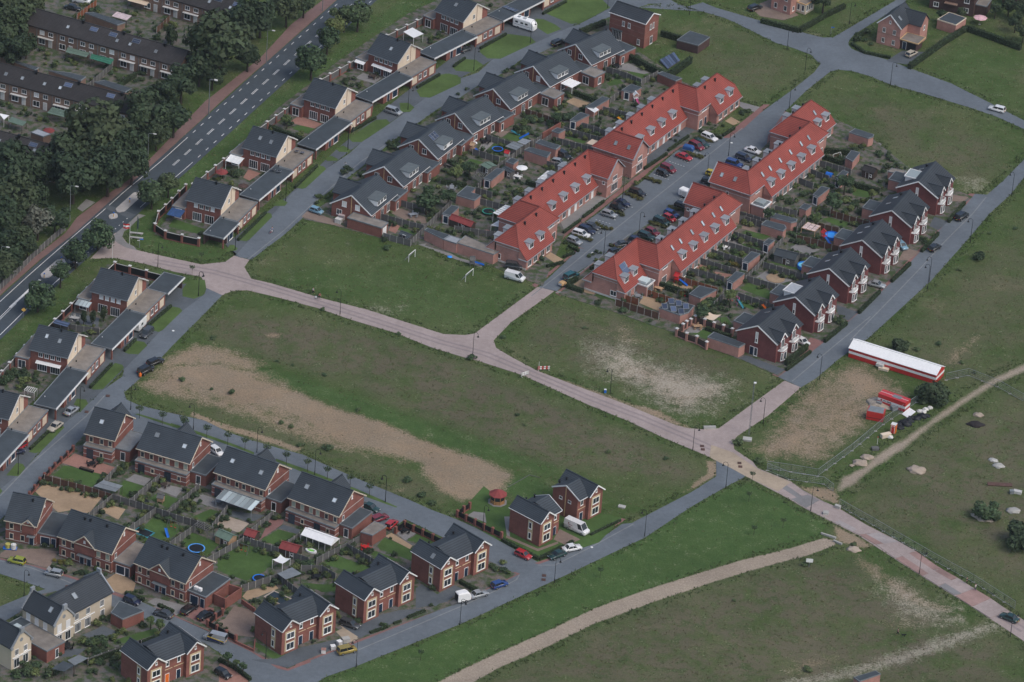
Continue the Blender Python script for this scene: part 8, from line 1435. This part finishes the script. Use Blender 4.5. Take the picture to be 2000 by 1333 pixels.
for y,lb in((620,'upper white slab seat on the junction lawn'),(655,'lower white slab seat on the junction lawn')):
 T=thing('slab_seat',lb,'seat',G('f',1045,y),R(-4));MB().box(-1.6,1.6,-.3,.3,.3,.48).build('slab',m_conc,T)
 for u in(-1.2,1.2):MB().box(u-.15,u+.15,-.25,.25,0,.3).build('foot',m_conc,T)
T=mast('f',1068,720,'street name post with blue plate and white finger at the junction','name_post','sign',2.4,m_grey);MB().box(0,.9,-.02,.02,2.15,2.4).build('plate',m_blue,T);MB().box(-.6,0,-.02,.02,1.8,2.0).build('finger',m_white,T)
T=mast('f',860,805,'white pole at the villa corner by the brick road','white_pole','pole',4.8,m_white,.05);MB().cyl((0,0),.12,0,.15,8).build('foot',m_conc,T)
T=mast('f',180,1260,'yellow diamond road sign on the main road verge','road_sign','sign',2.4,m_zinc);o=MB().box(-.4,.4,-.03,.03,-.4,.4).build('plate',mat('sign_yellow',(.70,.42,.10),.5),T);o.location=(0,0,2.2);o.rotation_euler=(0,R(45),0)
for f,x,y in(('f',993,380),('f',870,488),('f',338,955),('f',470,830)):
 T=mast(f,x,y,'yellow bollard sign on a traffic island','island_bollard','bollard',1.1,mat('sign_yellow',(.70,.42,.10),.5),.12);T['group']='traffic island bollards';MB().cyl((0,.0),.16,1.1,1.35,12).build('sign_disc',m_blue,T)
T=mast('e',480,268,'blue street name sign on the crossing street corner','name_post','sign',2.3,m_grey);MB().box(-.1,.8,-.02,.02,2.1,2.35).build('plate',m_blue,T)
T=mast('ac',707,795,'white information board on a post beside the sand path','notice_board','sign',2.2,m_grey);MB().box(-.75,.75,-.04,.04,1.3,2.2).build('board',m_white,T)
def barrier(f,A,B,label,plank=m_redp):
 a,b=G(f,*A),G(f,*B);d=b-a;L=d.length;T=thing('plank_barrier',label,'barrier',a,math.atan2(d.y,d.x),'plank barriers')
 for z in(.35,.85):
  n=6
  for k in range(n):MB().box(L*k/n,L*(k+1)/n,-.04,.04,z,z+.3).build('plank',plank if k%2==0 else m_white,T)
 for u in(.2,L-.2):MB().box(u-.08,u+.08,-.3,.3,0,.1).beam((u,0,0),(u,0,1.2),.1,.1).build('stand',m_conc,T)
barrier('ab',(500,548),(578,545),'red and white plank barrier closing the field edge');barrier('ab',(392,592),(440,575),'weathered white plank barrier leaning at the field',m_offw)
T=mast('ab',508,535,'thin white post behind the plank barrier','marker_post','pole',1.9,m_white,.05);MB().cyl((0,0),.1,0,.1,8).build('foot',m_conc,T)
for f,x,y in(('i',1870,395),('j',530,468),('g',1352,342),('v',1510,938),('n',1670,825),('b',1075,1252)):
 o=MB().cyl((0,0),.3,.06,.13,12).build('litter_tray',m_white);o.location=(*G(f,x,y),0);o['kind']='structure';o.name='white_cover'
for f,x,y in(('ac',290,170),('ac',295,192),('ac',65,68),('ac',70,88),('v',1050,1210),('v',1045,1250),('o',1040,365),('o',835,520),('r',650,412)):
 o=MB().box(-.45,.45,-.45,.45,.05,.135).build('drain_cover',m_worn_ if False else mat('rusty_iron',(.10,.055,.045),.8),None);o.location=(*G(f,x,y),0);o['kind']='structure'
 # ================================================================ YARD CLUTTER
def meshfence(f,pts,label,h=2.0):
 P=GL(f,pts,h);a=P[0];T=thing('site_fence',label,'fence',a,0,'wire site fences')
 for p,q_ in zip(P,P[1:]):
  d=q_-p;L=d.length;n=max(1,round(L/3.4))
  for i in range(n):
   A=p.lerp(q_,i/n)-a;B=p.lerp(q_,(i+1)/n)-a;mb=MB();k=9
   mb.beam((*A,.1),(*A,h),.06,.06).beam((*B,.1),(*B,h),.06,.06).beam((*A,h),(*B,h),.06,.06).beam((*A,.15),(*B,.15),.06,.06)
   for t_ in range(1,k):C=A.lerp(B,t_/k);mb.beam((*C,.15),(*C,h),.018,.018)
   for z in(.6,1.05,1.5):mb.beam((*A,z),(*B,z),.018,.018)
   mb.build('mesh_panel',m_grey,T);o=MB().box(-.35,.35,-.12,.12,0,.14).build('foot',m_conc,T);o.location=(*A,0)
meshfence('m',[(1145,480),(890,650),(650,850),(385,1045),(180,1010),(0,985)],'wire site fence with feet round the dirt yard');meshfence('m',[(0,1000),(170,1070),(430,1105),(505,1160)],'wire site fence along the orange road section');meshfence('ac',[(895,385),(1100,500),(1280,605),(1480,720),(1700,840),(1950,1000)],'wire site fence along the patchwork road');meshfence('m',[(1370,310),(1540,275),(1760,360),(1960,470)],'wire site fence behind the warehouse')
def lump(f,x,y,r,label,m,sq=.4,name='rock_heap',cat='rocks',group='rock heaps',seed=0):
 bm=bmesh.new();bmesh.ops.create_icosphere(bm,subdivisions=3,radius=1);g=random.Random(seed or label)
 ph=[g.uniform(0,6)for _ in range(6)]
 for v in bm.verts:
  n=1+.18*math.sin(v.co.x*4+ph[0])*math.cos(v.co.y*5+ph[1])+.12*math.sin(v.co.z*7+ph[2]+v.co.x*6);v.co=Vector((v.co.x*n*r,v.co.y*n*r*.8,max(v.co.z*n*r*sq,-.05)))
 me_=bpy.data.meshes.new(name);bm.to_mesh(me_);bm.free();me_.materials.append(m);me_.shade_smooth();o=bpy.data.objects.new(name,me_);col.objects.link(o);o.location=(*G(f,x,y),0);tag(o,label,cat,group);return o
for f,x,y,r,lb in(('m',760,955,1.5,'rounded sand heap at the fork of the sand track'),('m',705,998,1.7,'larger sand heap beside the sand track'),('m',640,1018,.6,'small sand heap by the weeds'),('m',1140,1055,2.1,'flat sand heap on the open rough ground'),('m',1610,630,1.2,'low sand heap near the burnt patch'),('ac',975,688,1.5,'low earth heap at the end of the sand path')):lump(f,x,y,r,lb,g_track,.32,'sand_heap','sand heap','sand heaps')
for f,x,y,r,lb in(('m',1725,978,1.1,'pale broken concrete slab on rough ground'),('m',1765,1020,1.4,'heap of pale concrete rubble'),('m',1740,1035,.7,'x'),('ac',1935,455,1.6,'white stone scatter at the right edge')):
 if lb!='x':lump(f,x,y,r,lb,m_conc,.3,'rubble_heap','rubble','rubble heaps')
lump('m',1590,705,1.9,'dark burnt heap on the rough ground',mat('charred',(.03,.025,.025),.95),.25,'burnt_heap','heap','burnt heap');lump('m',860,545,3.2,'cream gravel pile under the red container',m_stone,.16,'gravel_pile','gravel','gravel pile')
lump('ac',1770,490,3.,'stony mound under the spreading shrub',m_stone,.2,'stone_mound','mound','stone mound')
m_tarp=mat('black_sheeting',(.014,.016,.019),.45,.3,1)
for i,(x,y)in enumerate(((1000,705),(1035,690),(1075,680),(1100,655),(1140,660),(1180,645),(1215,640),(1010,730),(1060,705))):lump('m',x,y,.85+.2*(i%3),'black plastic sack in the waste row beside the sand track',m_tarp,.65,'waste_sack','waste sack','black waste sacks',seed=i+1)
for i,(x,y)in enumerate(((1160,605),(1205,590),(1240,580),(1190,610))):lump('m',x,y,.7,'white bulk bag in the waste row beside the dark bushy tree',m_offw,.8,'bulk_bag','bulk bag','white bulk bags in the yard',seed=20+i)
def crate(f,x,y,label,sx,sy,h,m,name='crate',cat='crate',rot=-.5,lid=None,z=0):
 T=thing(name,label,cat,G(f,x,y),rot);MB().box(-sx/2,sx/2,-sy/2,sy/2,z,z+h).build('body',m,T);MB().box(-sx/2-.03,sx/2+.03,-sy/2-.03,sy/2+.03,z+h,z+h+.07).build('lid',lid or m,T);return T
T=crate('m',958,765,'orange portable toilet with white roof',1.2,1.2,2.3,m_orange,'portable_toilet','toilet',R(-20),m_white);door(T,'-v',0,-.6,.7,1.9,m_redp);MB().box(-.25,.25,-.66,-.6,1.5,1.8).build('vent_panel',m_white,T)
crate('m',900,800,'long cream chest beside the portable toilet',2.4,1.0,.9,m_cream,'site_chest','chest',R(30));lump('m',935,803,.75,'round white sack beside the cream chest',m_offw,.7,'sack','sack','sacks');crate('m',820,895,'grey pallet stack in the weeds',1.6,1.1,.5,m_fence,'pallet_stack','pallets',R(10));crate('m',965,590,'dark grey machine casing beside the gravel pile',1.6,1.2,1.,m_zinc,'machine_casing','machine',R(30));crate('m',850,555,'grey pallet load on the gravel pile',1.2,.8,.8,m_zinc,'pallet_load','pallets',R(-20))
T=thing('tilted_panel','fallen white panel leaning in the weeds','panel',G('m',1050,640),R(-50));MB().slab([(-1.1,-.1,.1),(1.1,-.1,.1),(1.1,2.2,1.1),(-1.1,2.2,1.1)],.06).build('sheet',m_canvas,T);MB().beam((0,1.9,0),(0,1.9,1.),.08,.08).build('prop',m_wood,T)
T=mast('m',835,862,'white post with red top in the weeds','marker_post','pole',2.2,m_white,.05);MB().cyl((0,0),.09,2.0,2.3,8).build('cap',m_redp,T)
crate('m',1775,1165,'flat rust-red steel sheet on the rough ground',5.6,1.3,.1,mat('dark_rust',(.13,.072,.06),.85),'steel_sheet','sheet',R(3));crate('m',1910,1230,'pale broken crates at the right edge',1.8,1.,.6,m_offw,'crate','crate',R(-15));crate('m',1865,1230,'grey crate beside the pale broken ones',.9,.9,.7,m_zinc,'crate','crate',R(10));crate('m',885,285,'cream pallet of boards before the warehouse',2.4,1.,.5,m_cream,'pallet_load','pallets',R(-20))
for f,x,y,lb,sx,sy,h,r_ in(('ac',880,440,'white concrete block at the road side',1.3,.7,.7,-30),('ac',808,475,'white concrete ring with a pole on the mown edge',1.2,1.2,.5,0),('ac',825,610,'long concrete kerb beam at the sand path end',3.6,.4,.35,-25),('ac',880,650,'second concrete kerb beam at the sand path end',2.2,.4,.35,-35),('ab',1620,925,'white concrete trough at the brick junction',2.8,.8,.5,10),('ab',1865,1000,'pallet of grey slabs by the lighting mast',2.0,1.4,.4,-5),('v',1800,548,'pale slab stack on the grass by the gable house',1.6,1.,.25,-15),('f',690,380,'x',1,1,1,0)):
 if lb!='x':crate(f,x,y,lb,sx,sy,h,m_conc,'concrete_block','concrete',R(r_))
T=thing('lighting_mast','thin lattice lighting mast with lamp beside the brick junction','mast',G('ab',1875,970));mb=MB()
for u,v in((-.18,-.18),(.18,-.18),(0,.2)):mb.beam((u,v,0),(u*.6,v*.6,14),.05,.05)
for z in range(0,14):mb.beam((-.17,-.17,z),(.17,-.17,z+1),.03,.03).beam((.17,-.17,z),(0,.19,z+1),.03,.03)
mb.build('lattice',m_zinc,T);MB().box(-.1,.5,-.2,.2,13.9,14.2).build('lamp',m_white,T)
o=crate('ab',940,690,'small blue and white box on the verge',.5,.5,.8,m_blue,'electric_box','box',0,m_white)
for i,(f,x,y,m_)in enumerate((('t',1455,1080,m_offw),('t',1535,1050,m_offw),('t',1590,1010,m_offw))):T=crate(f,x,y,'bulk bag of sand before the corner gable house',.95,.95,.9,m_,'bulk_bag','bulk bag',R(20*i),m_white if i else mat('reddish_gravel',(.40,.22,.18),.9));T['group']='bags of sand by the gold car'
crate('t',1645,985,'pallet of grey stone before the corner gable house',1.6,1.2,.9,m_conc,'pallet_load','pallets',R(25));crate('g',1290,915,'pallet of white wrapped bricks on the brown drive',1.6,1.2,1.1,m_offw,'pallet_load','pallets',R(-25));crate('g',1320,880,'second pallet of wrapped bricks with pink top',1.6,1.2,1.2,mat('pinkish_wrap',(.60,.50,.48),.6),'pallet_load','pallets',R(-25))
T=thing('water_barrel','yellow barrel on a blue frame before the banded house','barrel',G('q',75,850));MB().cyl((0,0),.55,.3,1.3,14).build('barrel',mat('dull_yellow',(.50,.45,.12),.6),T);MB().box(-1.,2.,-.6,.6,.1,.3).build('frame',m_blue,T)
T=thing('water_barrel','white barrel beside the yellow one','barrel',G('q',130,860));MB().cyl((0,0),.6,.32,1.4,14).build('barrel',m_offw,T);MB().cyl((0,0),.25,1.4,1.5,10).build('lid',m_white,T)
lump('h',880,1245,.65,'blue paddling tub lying on the football lawn',mat('bright_blue_plastic',(.03,.26,.78),.35),.45,'paddling_tub','tub','paddling tub');T=thing('sandpit','green and white inflatable bath on the lawn by the party tent','pool',G('s',1128,1130),R(-25));ring(.55,.85,0,.4).build('wall',m_white,T);MB().cyl((0,0),.56,.05,.2,20).build('bottom',mat('lime_plastic',(.20,.55,.08),.5),T);T.scale=(1.6,.9,1)
o=MB().cyl((0,0),2.3,.09,.16,26).build('sand_circle',g_sandp);o.location=(*G('l',1060,220),0);o['kind']='structure'
T=thing('planter_bench','long black planter on the artificial lawn','planter',G('o',835,1085),R(-22));MB().box(-1.7,1.7,-.35,.35,0,.55).build('trough',m_black,T);MB().box(-1.6,1.6,-.27,.27,.5,.58).build('soil',m_soil,T)
T=thing('pond','rectangular dark pond edged with stones','pond',G('t',1065,620),R(-35));MB().box(-2.6,2.6,-1.8,1.8,.02,.3).build('rim',m_stone,T);MB().box(-2.2,2.2,-1.4,1.4,.1,.33).build('water',glassy('pond_water',(.02,.03,.035),.05),T);T2p=lump('t',1050,630,.7,'orange stone heap in the rectangular pond',mat('orange_stone',(.45,.22,.10),.8),.6,'stone_heap','stones','pond stones')
T=thing('toy_house','small wooden toy house on stilts','toy house',G('q',1550,405),R(-15));gwall(MB(),-.7,.7,-.6,.6,1.5,2.1,'u',0,.5).build('wall',m_wood,T);gable(-.85,.85,-.75,.75,1.45,2.2,'u',.05).build('roof',m_fence,T);[MB().beam((u,v,0),(u,v,.5),.1,.1).build('leg',m_wood,T)for u in(-.6,.6)for v in(-.5,.5)]
T=thing('toy_house','red-roofed plastic playhouse at the alley fence','toy house',G('ah',1085,710),R(-25));gwall(MB(),-.6,.6,-.5,.5,1.0,1.5,'u').build('wall',m_offw,T);gable(-.7,.7,-.62,.62,.98,1.6,'u',.05).build('roof',m_redp,T)
T=thing('tunnel_tent','blue barrel-shaped play tent','tent',G('k',860,265),R(-25));mb=MB();n=8
pr=[(math.cos(math.pi*i/n)*.8,math.sin(math.pi*i/n)*.9+.6)for i in range(n+1)];
for i in range(n):mb.poly([(-.9,pr[i][0],pr[i][1]),(-.9,pr[i+1][0],pr[i+1][1]),(.9,pr[i+1][0],pr[i+1][1]),(.9,pr[i][0],pr[i][1])])
mb.build('cover',m_blue,T);[MB().beam((u,v,0),(u,v,.7),.08,.08).build('leg',m_wood,T)for u in(-.8,.8)for v in(-.75,.75)]
# ================================================================ PEOPLE
def skinfig(name,joints,edges,radii,m,parent,sub=1):
 me=bpy.data.meshes.new(name);me.from_pydata(joints,edges,[]);me.update();o=bpy.data.objects.new(name,me);col.objects.link(o);o.parent=parent
 sk=o.modifiers.new('skin','SKIN');sk.use_smooth_shade=True;ss=o.modifiers.new('sub','SUBSURF');ss.levels=ss.render_levels=sub
 for i,r in enumerate(radii):me.skin_vertices[0].data[i].radius=(r,r)
 me.skin_vertices[0].data[0].use_root=True;me.materials.append(m);return o
m_skin=mat('skin',(.48,.29,.21),.6,.05)
def person(f,x,y,heading,label,shirt,trousers,pose='stand',hair=(.03,.02,.015),z=0.):
 T=thing('person',label,'person',G(f,x,y),heading,None,z)
 if pose=='ride':hip=Vector((0,0,.95));sh=Vector((.28,0,1.42));kn=[(.38,-.12,.78),(.34,.12,.62)];ft=[(.18,-.12,.38),(.1,.12,.22)];hd=Vector((.36,0,1.72));hand=[(.72,-.24,1.08),(.72,.24,1.08)];el=[(.5,-.28,1.18),(.5,.28,1.18)]
 else:hip=Vector((0,0,.92));sh=Vector((.02,0,1.42));kn=[(.18,-.1,.5),(-.06,.1,.5)];ft=[(.26,-.1,.06),(-.3,.1,.08)];hd=Vector((.05,0,1.70));hand=[(.25,-.26,.85),(-.12,.26,.82)];el=[(.08,-.27,1.12),(-.05,.27,1.12)]
 v=[hip,hip.lerp(sh,.5),sh,sh+(hd-sh)*.45,hd-Vector((0,0,.06)),hd+Vector((0,0,.10))];e=[(0,1),(1,2),(2,3),(3,4),(4,5)];r=[.15,.14,.16,.06,.10,.085]
 for s,k,f_,h_,l_ in zip((-1,1),kn,ft,hand,el):
  n=len(v);v+=[hip+Vector((0,.09*s,-.06)),Vector(k),Vector(f_)+Vector((0,0,.06)),Vector(f_)+Vector((.16,0,0))];e+=[(0,n),(n,n+1),(n+1,n+2),(n+2,n+3)];r+=[.095,.07,.05,.045]
  n=len(v);v+=[sh+Vector((0,.19*s,-.02)),Vector(l_),Vector(h_),Vector(h_)+Vector((.07,0,-.03))];e+=[(2,n),(n,n+1),(n+1,n+2),(n+2,n+3)];r+=[.07,.05,.035,.03]
 skinfig('body',[tuple(p)for p in v],e,r,m_skin,T)
 skinfig('shirt',[tuple(hip+Vector((0,0,.03))),tuple(hip.lerp(sh,.5)),tuple(sh),tuple(sh+Vector((0,.2,-.02))),el[1],tuple(sh+Vector((0,-.2,-.02))),el[0]],[(0,1),(1,2),(2,3),(3,4),(2,5),(5,6)],[.165,.155,.175,.09,.06,.09,.06],shirt,T)
 skinfig('trousers',[tuple(hip),tuple(hip+Vector((0,.09,-.06))),kn[1],tuple(Vector(ft[1])+Vector((0,0,.08))),tuple(hip+Vector((0,-.09,-.06))),kn[0],tuple(Vector(ft[0])+Vector((0,0,.08)))],[(0,1),(1,2),(2,3),(0,4),(4,5),(5,6)],[.165,.11,.085,.062,.11,.085,.062],trousers,T)
 o=MB().cyl((hd.x-.02,0),.105,hd.z+.03,hd.z+.15,10,.06).build('hair',mat('dark_hair',hair,.8),T);o2=MB().cyl((hd.x+.1,0),.018,hd.z-.03,hd.z+.02,6).build('nose',m_skin,T)
 return T
def bicycle(f,x,y,heading,label,m,bags=False):
 T=thing('bicycle',label,'bicycle',G(f,x,y),heading,'bicycles')
 for u in(-.55,.55):
  mb=MB();k=18
  mb.tube([(u+.34*math.cos(2*math.pi*i/k),0,.36+.34*math.sin(2*math.pi*i/k))for i in range(k+1)],[.022]*(k+1),5);mb.build('wheel',m_tyre,T)
 MB().tube([(-.55,0,.36),(-.15,0,.34),(.42,0,.82),(.55,0,.36)],[.022]*4,6).tube([(-.15,0,.34),(-.25,0,.88)],[.02,.02],6).tube([(-.25,0,.78),(.4,0,.78)],[.02,.02],6).build('frame',m,T)
 MB().tube([(.42,0,.82),(.45,0,1.05)],[.02,.02],6).tube([(.5,-.28,1.05),(.45,0,1.08),(.5,.28,1.05)],[.018]*3,6).build('handlebar',m_zinc,T);MB().box(-.4,-.12,-.08,.08,.87,.93).build('saddle',m_black,T)
 if bags:
  for s in(-1,1):MB().box(-.75,-.35,.12*s-.07,.12*s+.07,.38,.72).build('pannier',m_white,T)
c_red=mat('red_shirt',(.40,.05,.07),.8);c_dk=mat('dark_cloth',(.02,.02,.025),.8);c_blue=mat('blue_shirt',(.16,.22,.36),.8);c_wht=mat('white_shirt',(.70,.71,.72),.8);c_jean=mat('denim',(.05,.07,.12),.8);c_pink=mat('rose_shirt',(.28,.15,.15),.8)
_d=cl[3]-cl[2];hd_=math.atan2(_d.y,_d.x)
person('aa',905,283,hd_+.3,'person in red shirt riding a bicycle with white bags on the brick road',c_red,c_dk,'ride');bicycle('aa',905,283,hd_+.3,'bicycle with white panniers on the brick road',m_black,True)
person('g',640,1020,R(50),'person in pale blue shirt cycling up the villa street',c_blue,c_wht,'ride');bicycle('g',640,1020,R(50),'dark red bicycle on the villa street',m_redp)
person('ac',1655,895,R(140),'person in black walking on the edge of the patchwork road',c_dk,c_dk);person('ac',1706,935,R(140),'person in white shirt walking behind on the patchwork road',c_wht,c_jean);person('ae',1240,742,R(10),'person in rose shirt walking a dog over the rough field',c_pink,c_dk)
person('aa',871,248,R(30),'person in dark coat standing at the verge of the brick road',c_wht,c_dk)
T=thing('dog','black dog on the rough field beside the walker','dog',G('ae',1275,750),R(-10))
skinfig('body',[(-.3,0,.5),(0,0,.48),(.28,0,.52),(.45,0,.68),(.56,0,.74),(.72,0,.70),(-.45,0,.62),(-.6,0,.75),(-.3,.1,.34),(-.22,.1,.3),(-.34,.1,.18),(-.3,.1,.02),(-.3,-.1,.34),(-.2,-.1,.3),(-.32,-.1,.18),(-.28,-.1,.02),(.28,.1,.3),(.3,.1,.15),(.3,.1,.02),(.28,-.1,.3),(.24,-.1,.15),(.26,-.1,.02)],[(0,1),(1,2),(2,3),(3,4),(4,5),(0,6),(6,7),(0,8),(8,9),(9,10),(10,11),(0,12),(12,13),(13,14),(14,15),(2,16),(16,17),(17,18),(2,19),(19,20),(20,21)],[.13,.14,.16,.1,.1,.05,.04,.025,.07,.05,.035,.03,.07,.05,.035,.03,.06,.04,.03,.06,.04,.03],m_black,T)
bpy.context.view_layer.update()
OCC=[]
for o in bpy.data.objects:
 if o.type=='MESH' and o.parent and o.parent.get('category')in('house','shed','terraced houses','garage','canopy','pool','trampoline','garden table','tent','pergola','car','van','slide')and('wall' in o.name or 'roof' in o.name or o.parent.get('category')not in('house','terraced houses','shed')):
  bb=[o.matrix_world@Vector(c)for c in o.bound_box];OCC.append([tuple(bb[k][:2])for k in(0,3,7,4)])
for o in bpy.data.objects:
 if o.get('kind')=='structure' and o.name.split('.')[0]in('garden_lawn','terrace_paving','residential_street','parking_street','right_street','field_street','lower_street','left_street','red_footway','sand_path','driveway_paving'):
  k=len(o.data.vertices)//2;OCC.append([tuple(v.co[:2])for v in list(o.data.vertices)[:k]])
BEDS=[([(0,70),(160,0),(330,20),(400,120),(300,200),(150,260),(0,320)],130),([(640,435),(860,255),(1000,190),(1190,60),(1320,160),(1160,280),(960,440),(870,465)],330),([(1120,580),(1460,420),(1560,330),(1700,270),(1780,340),(1690,420),(1560,560),(1430,640),(1330,650)],300),([(70,985),(160,880),(420,970),(700,1050),(860,1060),(860,1180),(560,1280),(330,1200),(60,1080)],260),([(10,1250),(60,1170),(240,1200),(330,1250),(300,1333),(10,1333)],60),([(305,455),(560,210),(900,-10),(980,20),(540,370),(440,465)],90),([(0,800),(110,645),(215,520),(330,550),(110,740)],60),([(1290,285),(1140,400),(1100,470),(1085,520),(1130,470),(1340,290),(1440,220),(1420,200)],60),([(1185,490),(1300,400),(1480,290),(1500,300),(1330,420),(1200,500)],40)]
for poly,n in BEDS:
 W_=[tuple(p)for p in GL('w',poly)];A=np.array(W_);C=np.stack([rng.uniform(A[:,0].min(),A[:,0].max(),n*4),rng.uniform(A[:,1].min(),A[:,1].max(),n*4)],1)
 C=C[inside(C,W_)][:n*2];C=C[~inpolys(C,OCC)][:n]
 for c_ in C:BORDER.append((Vector(c_),float(rng.uniform(.4,1.15)),float(rng.uniform(0,6))))
print('border shrubs',len(BORDER))
BV=[np.array([v.co for v in b_.vertices])for b_ in BUSH]
for im,mm in enumerate((l_mid,l_dark,l_lite)):
 V=[]
 for i,(p,k_,a_)in enumerate(BORDER):
  if i%3==im:c_,s_=math.cos(a_),math.sin(a_);b_=BV[i%4];V.append(np.c_[(b_[:,0]*c_-b_[:,1]*s_)*k_+p.x,(b_[:,0]*s_+b_[:,1]*c_)*k_+p.y,b_[:,2]*k_*.85+k_*.6])
 V=np.concatenate(V);n=len(V)//4;me_=bpy.data.meshes.new('border_planting');me_.vertices.add(4*n);me_.vertices.foreach_set('co',V.ravel().astype(np.float32));me_.loops.add(4*n);me_.polygons.add(n);me_.loops.foreach_set('vertex_index',np.arange(4*n,dtype=np.int32));me_.polygons.foreach_set('loop_start',np.arange(0,4*n,4,dtype=np.int32));me_.update();me_.materials.append(mm)
 o=bpy.data.objects.new('border_planting',me_);col.objects.link(o);o['kind']='stuff';tag(o,('mid green','dark green','light green')[im]+' border planting massed along the garden fences','planting')
 # ================================================================ HAZE
o=MB().box(-6200,6200,-1150,9200,-1.5,600).build('haze',None);o['kind']='stuff'
m=bpy.data.materials.new('haze_air');m.use_nodes=True;t=m.node_tree;t.nodes.remove(t.nodes['Principled BSDF']);pv=t.nodes.new('ShaderNodeVolumePrincipled')
pv.inputs['Color'].default_value=(.86,.93,1,1);pv.inputs['Density'].default_value=4.2e-5;pv.inputs['Anisotropy'].default_value=.3
t.links.new(pv.outputs[0],t.nodes['Material Output'].inputs['Volume']);o.data.materials.clear();o.data.materials.append(m)
tag(o,'thin pale air over the whole estate','haze')
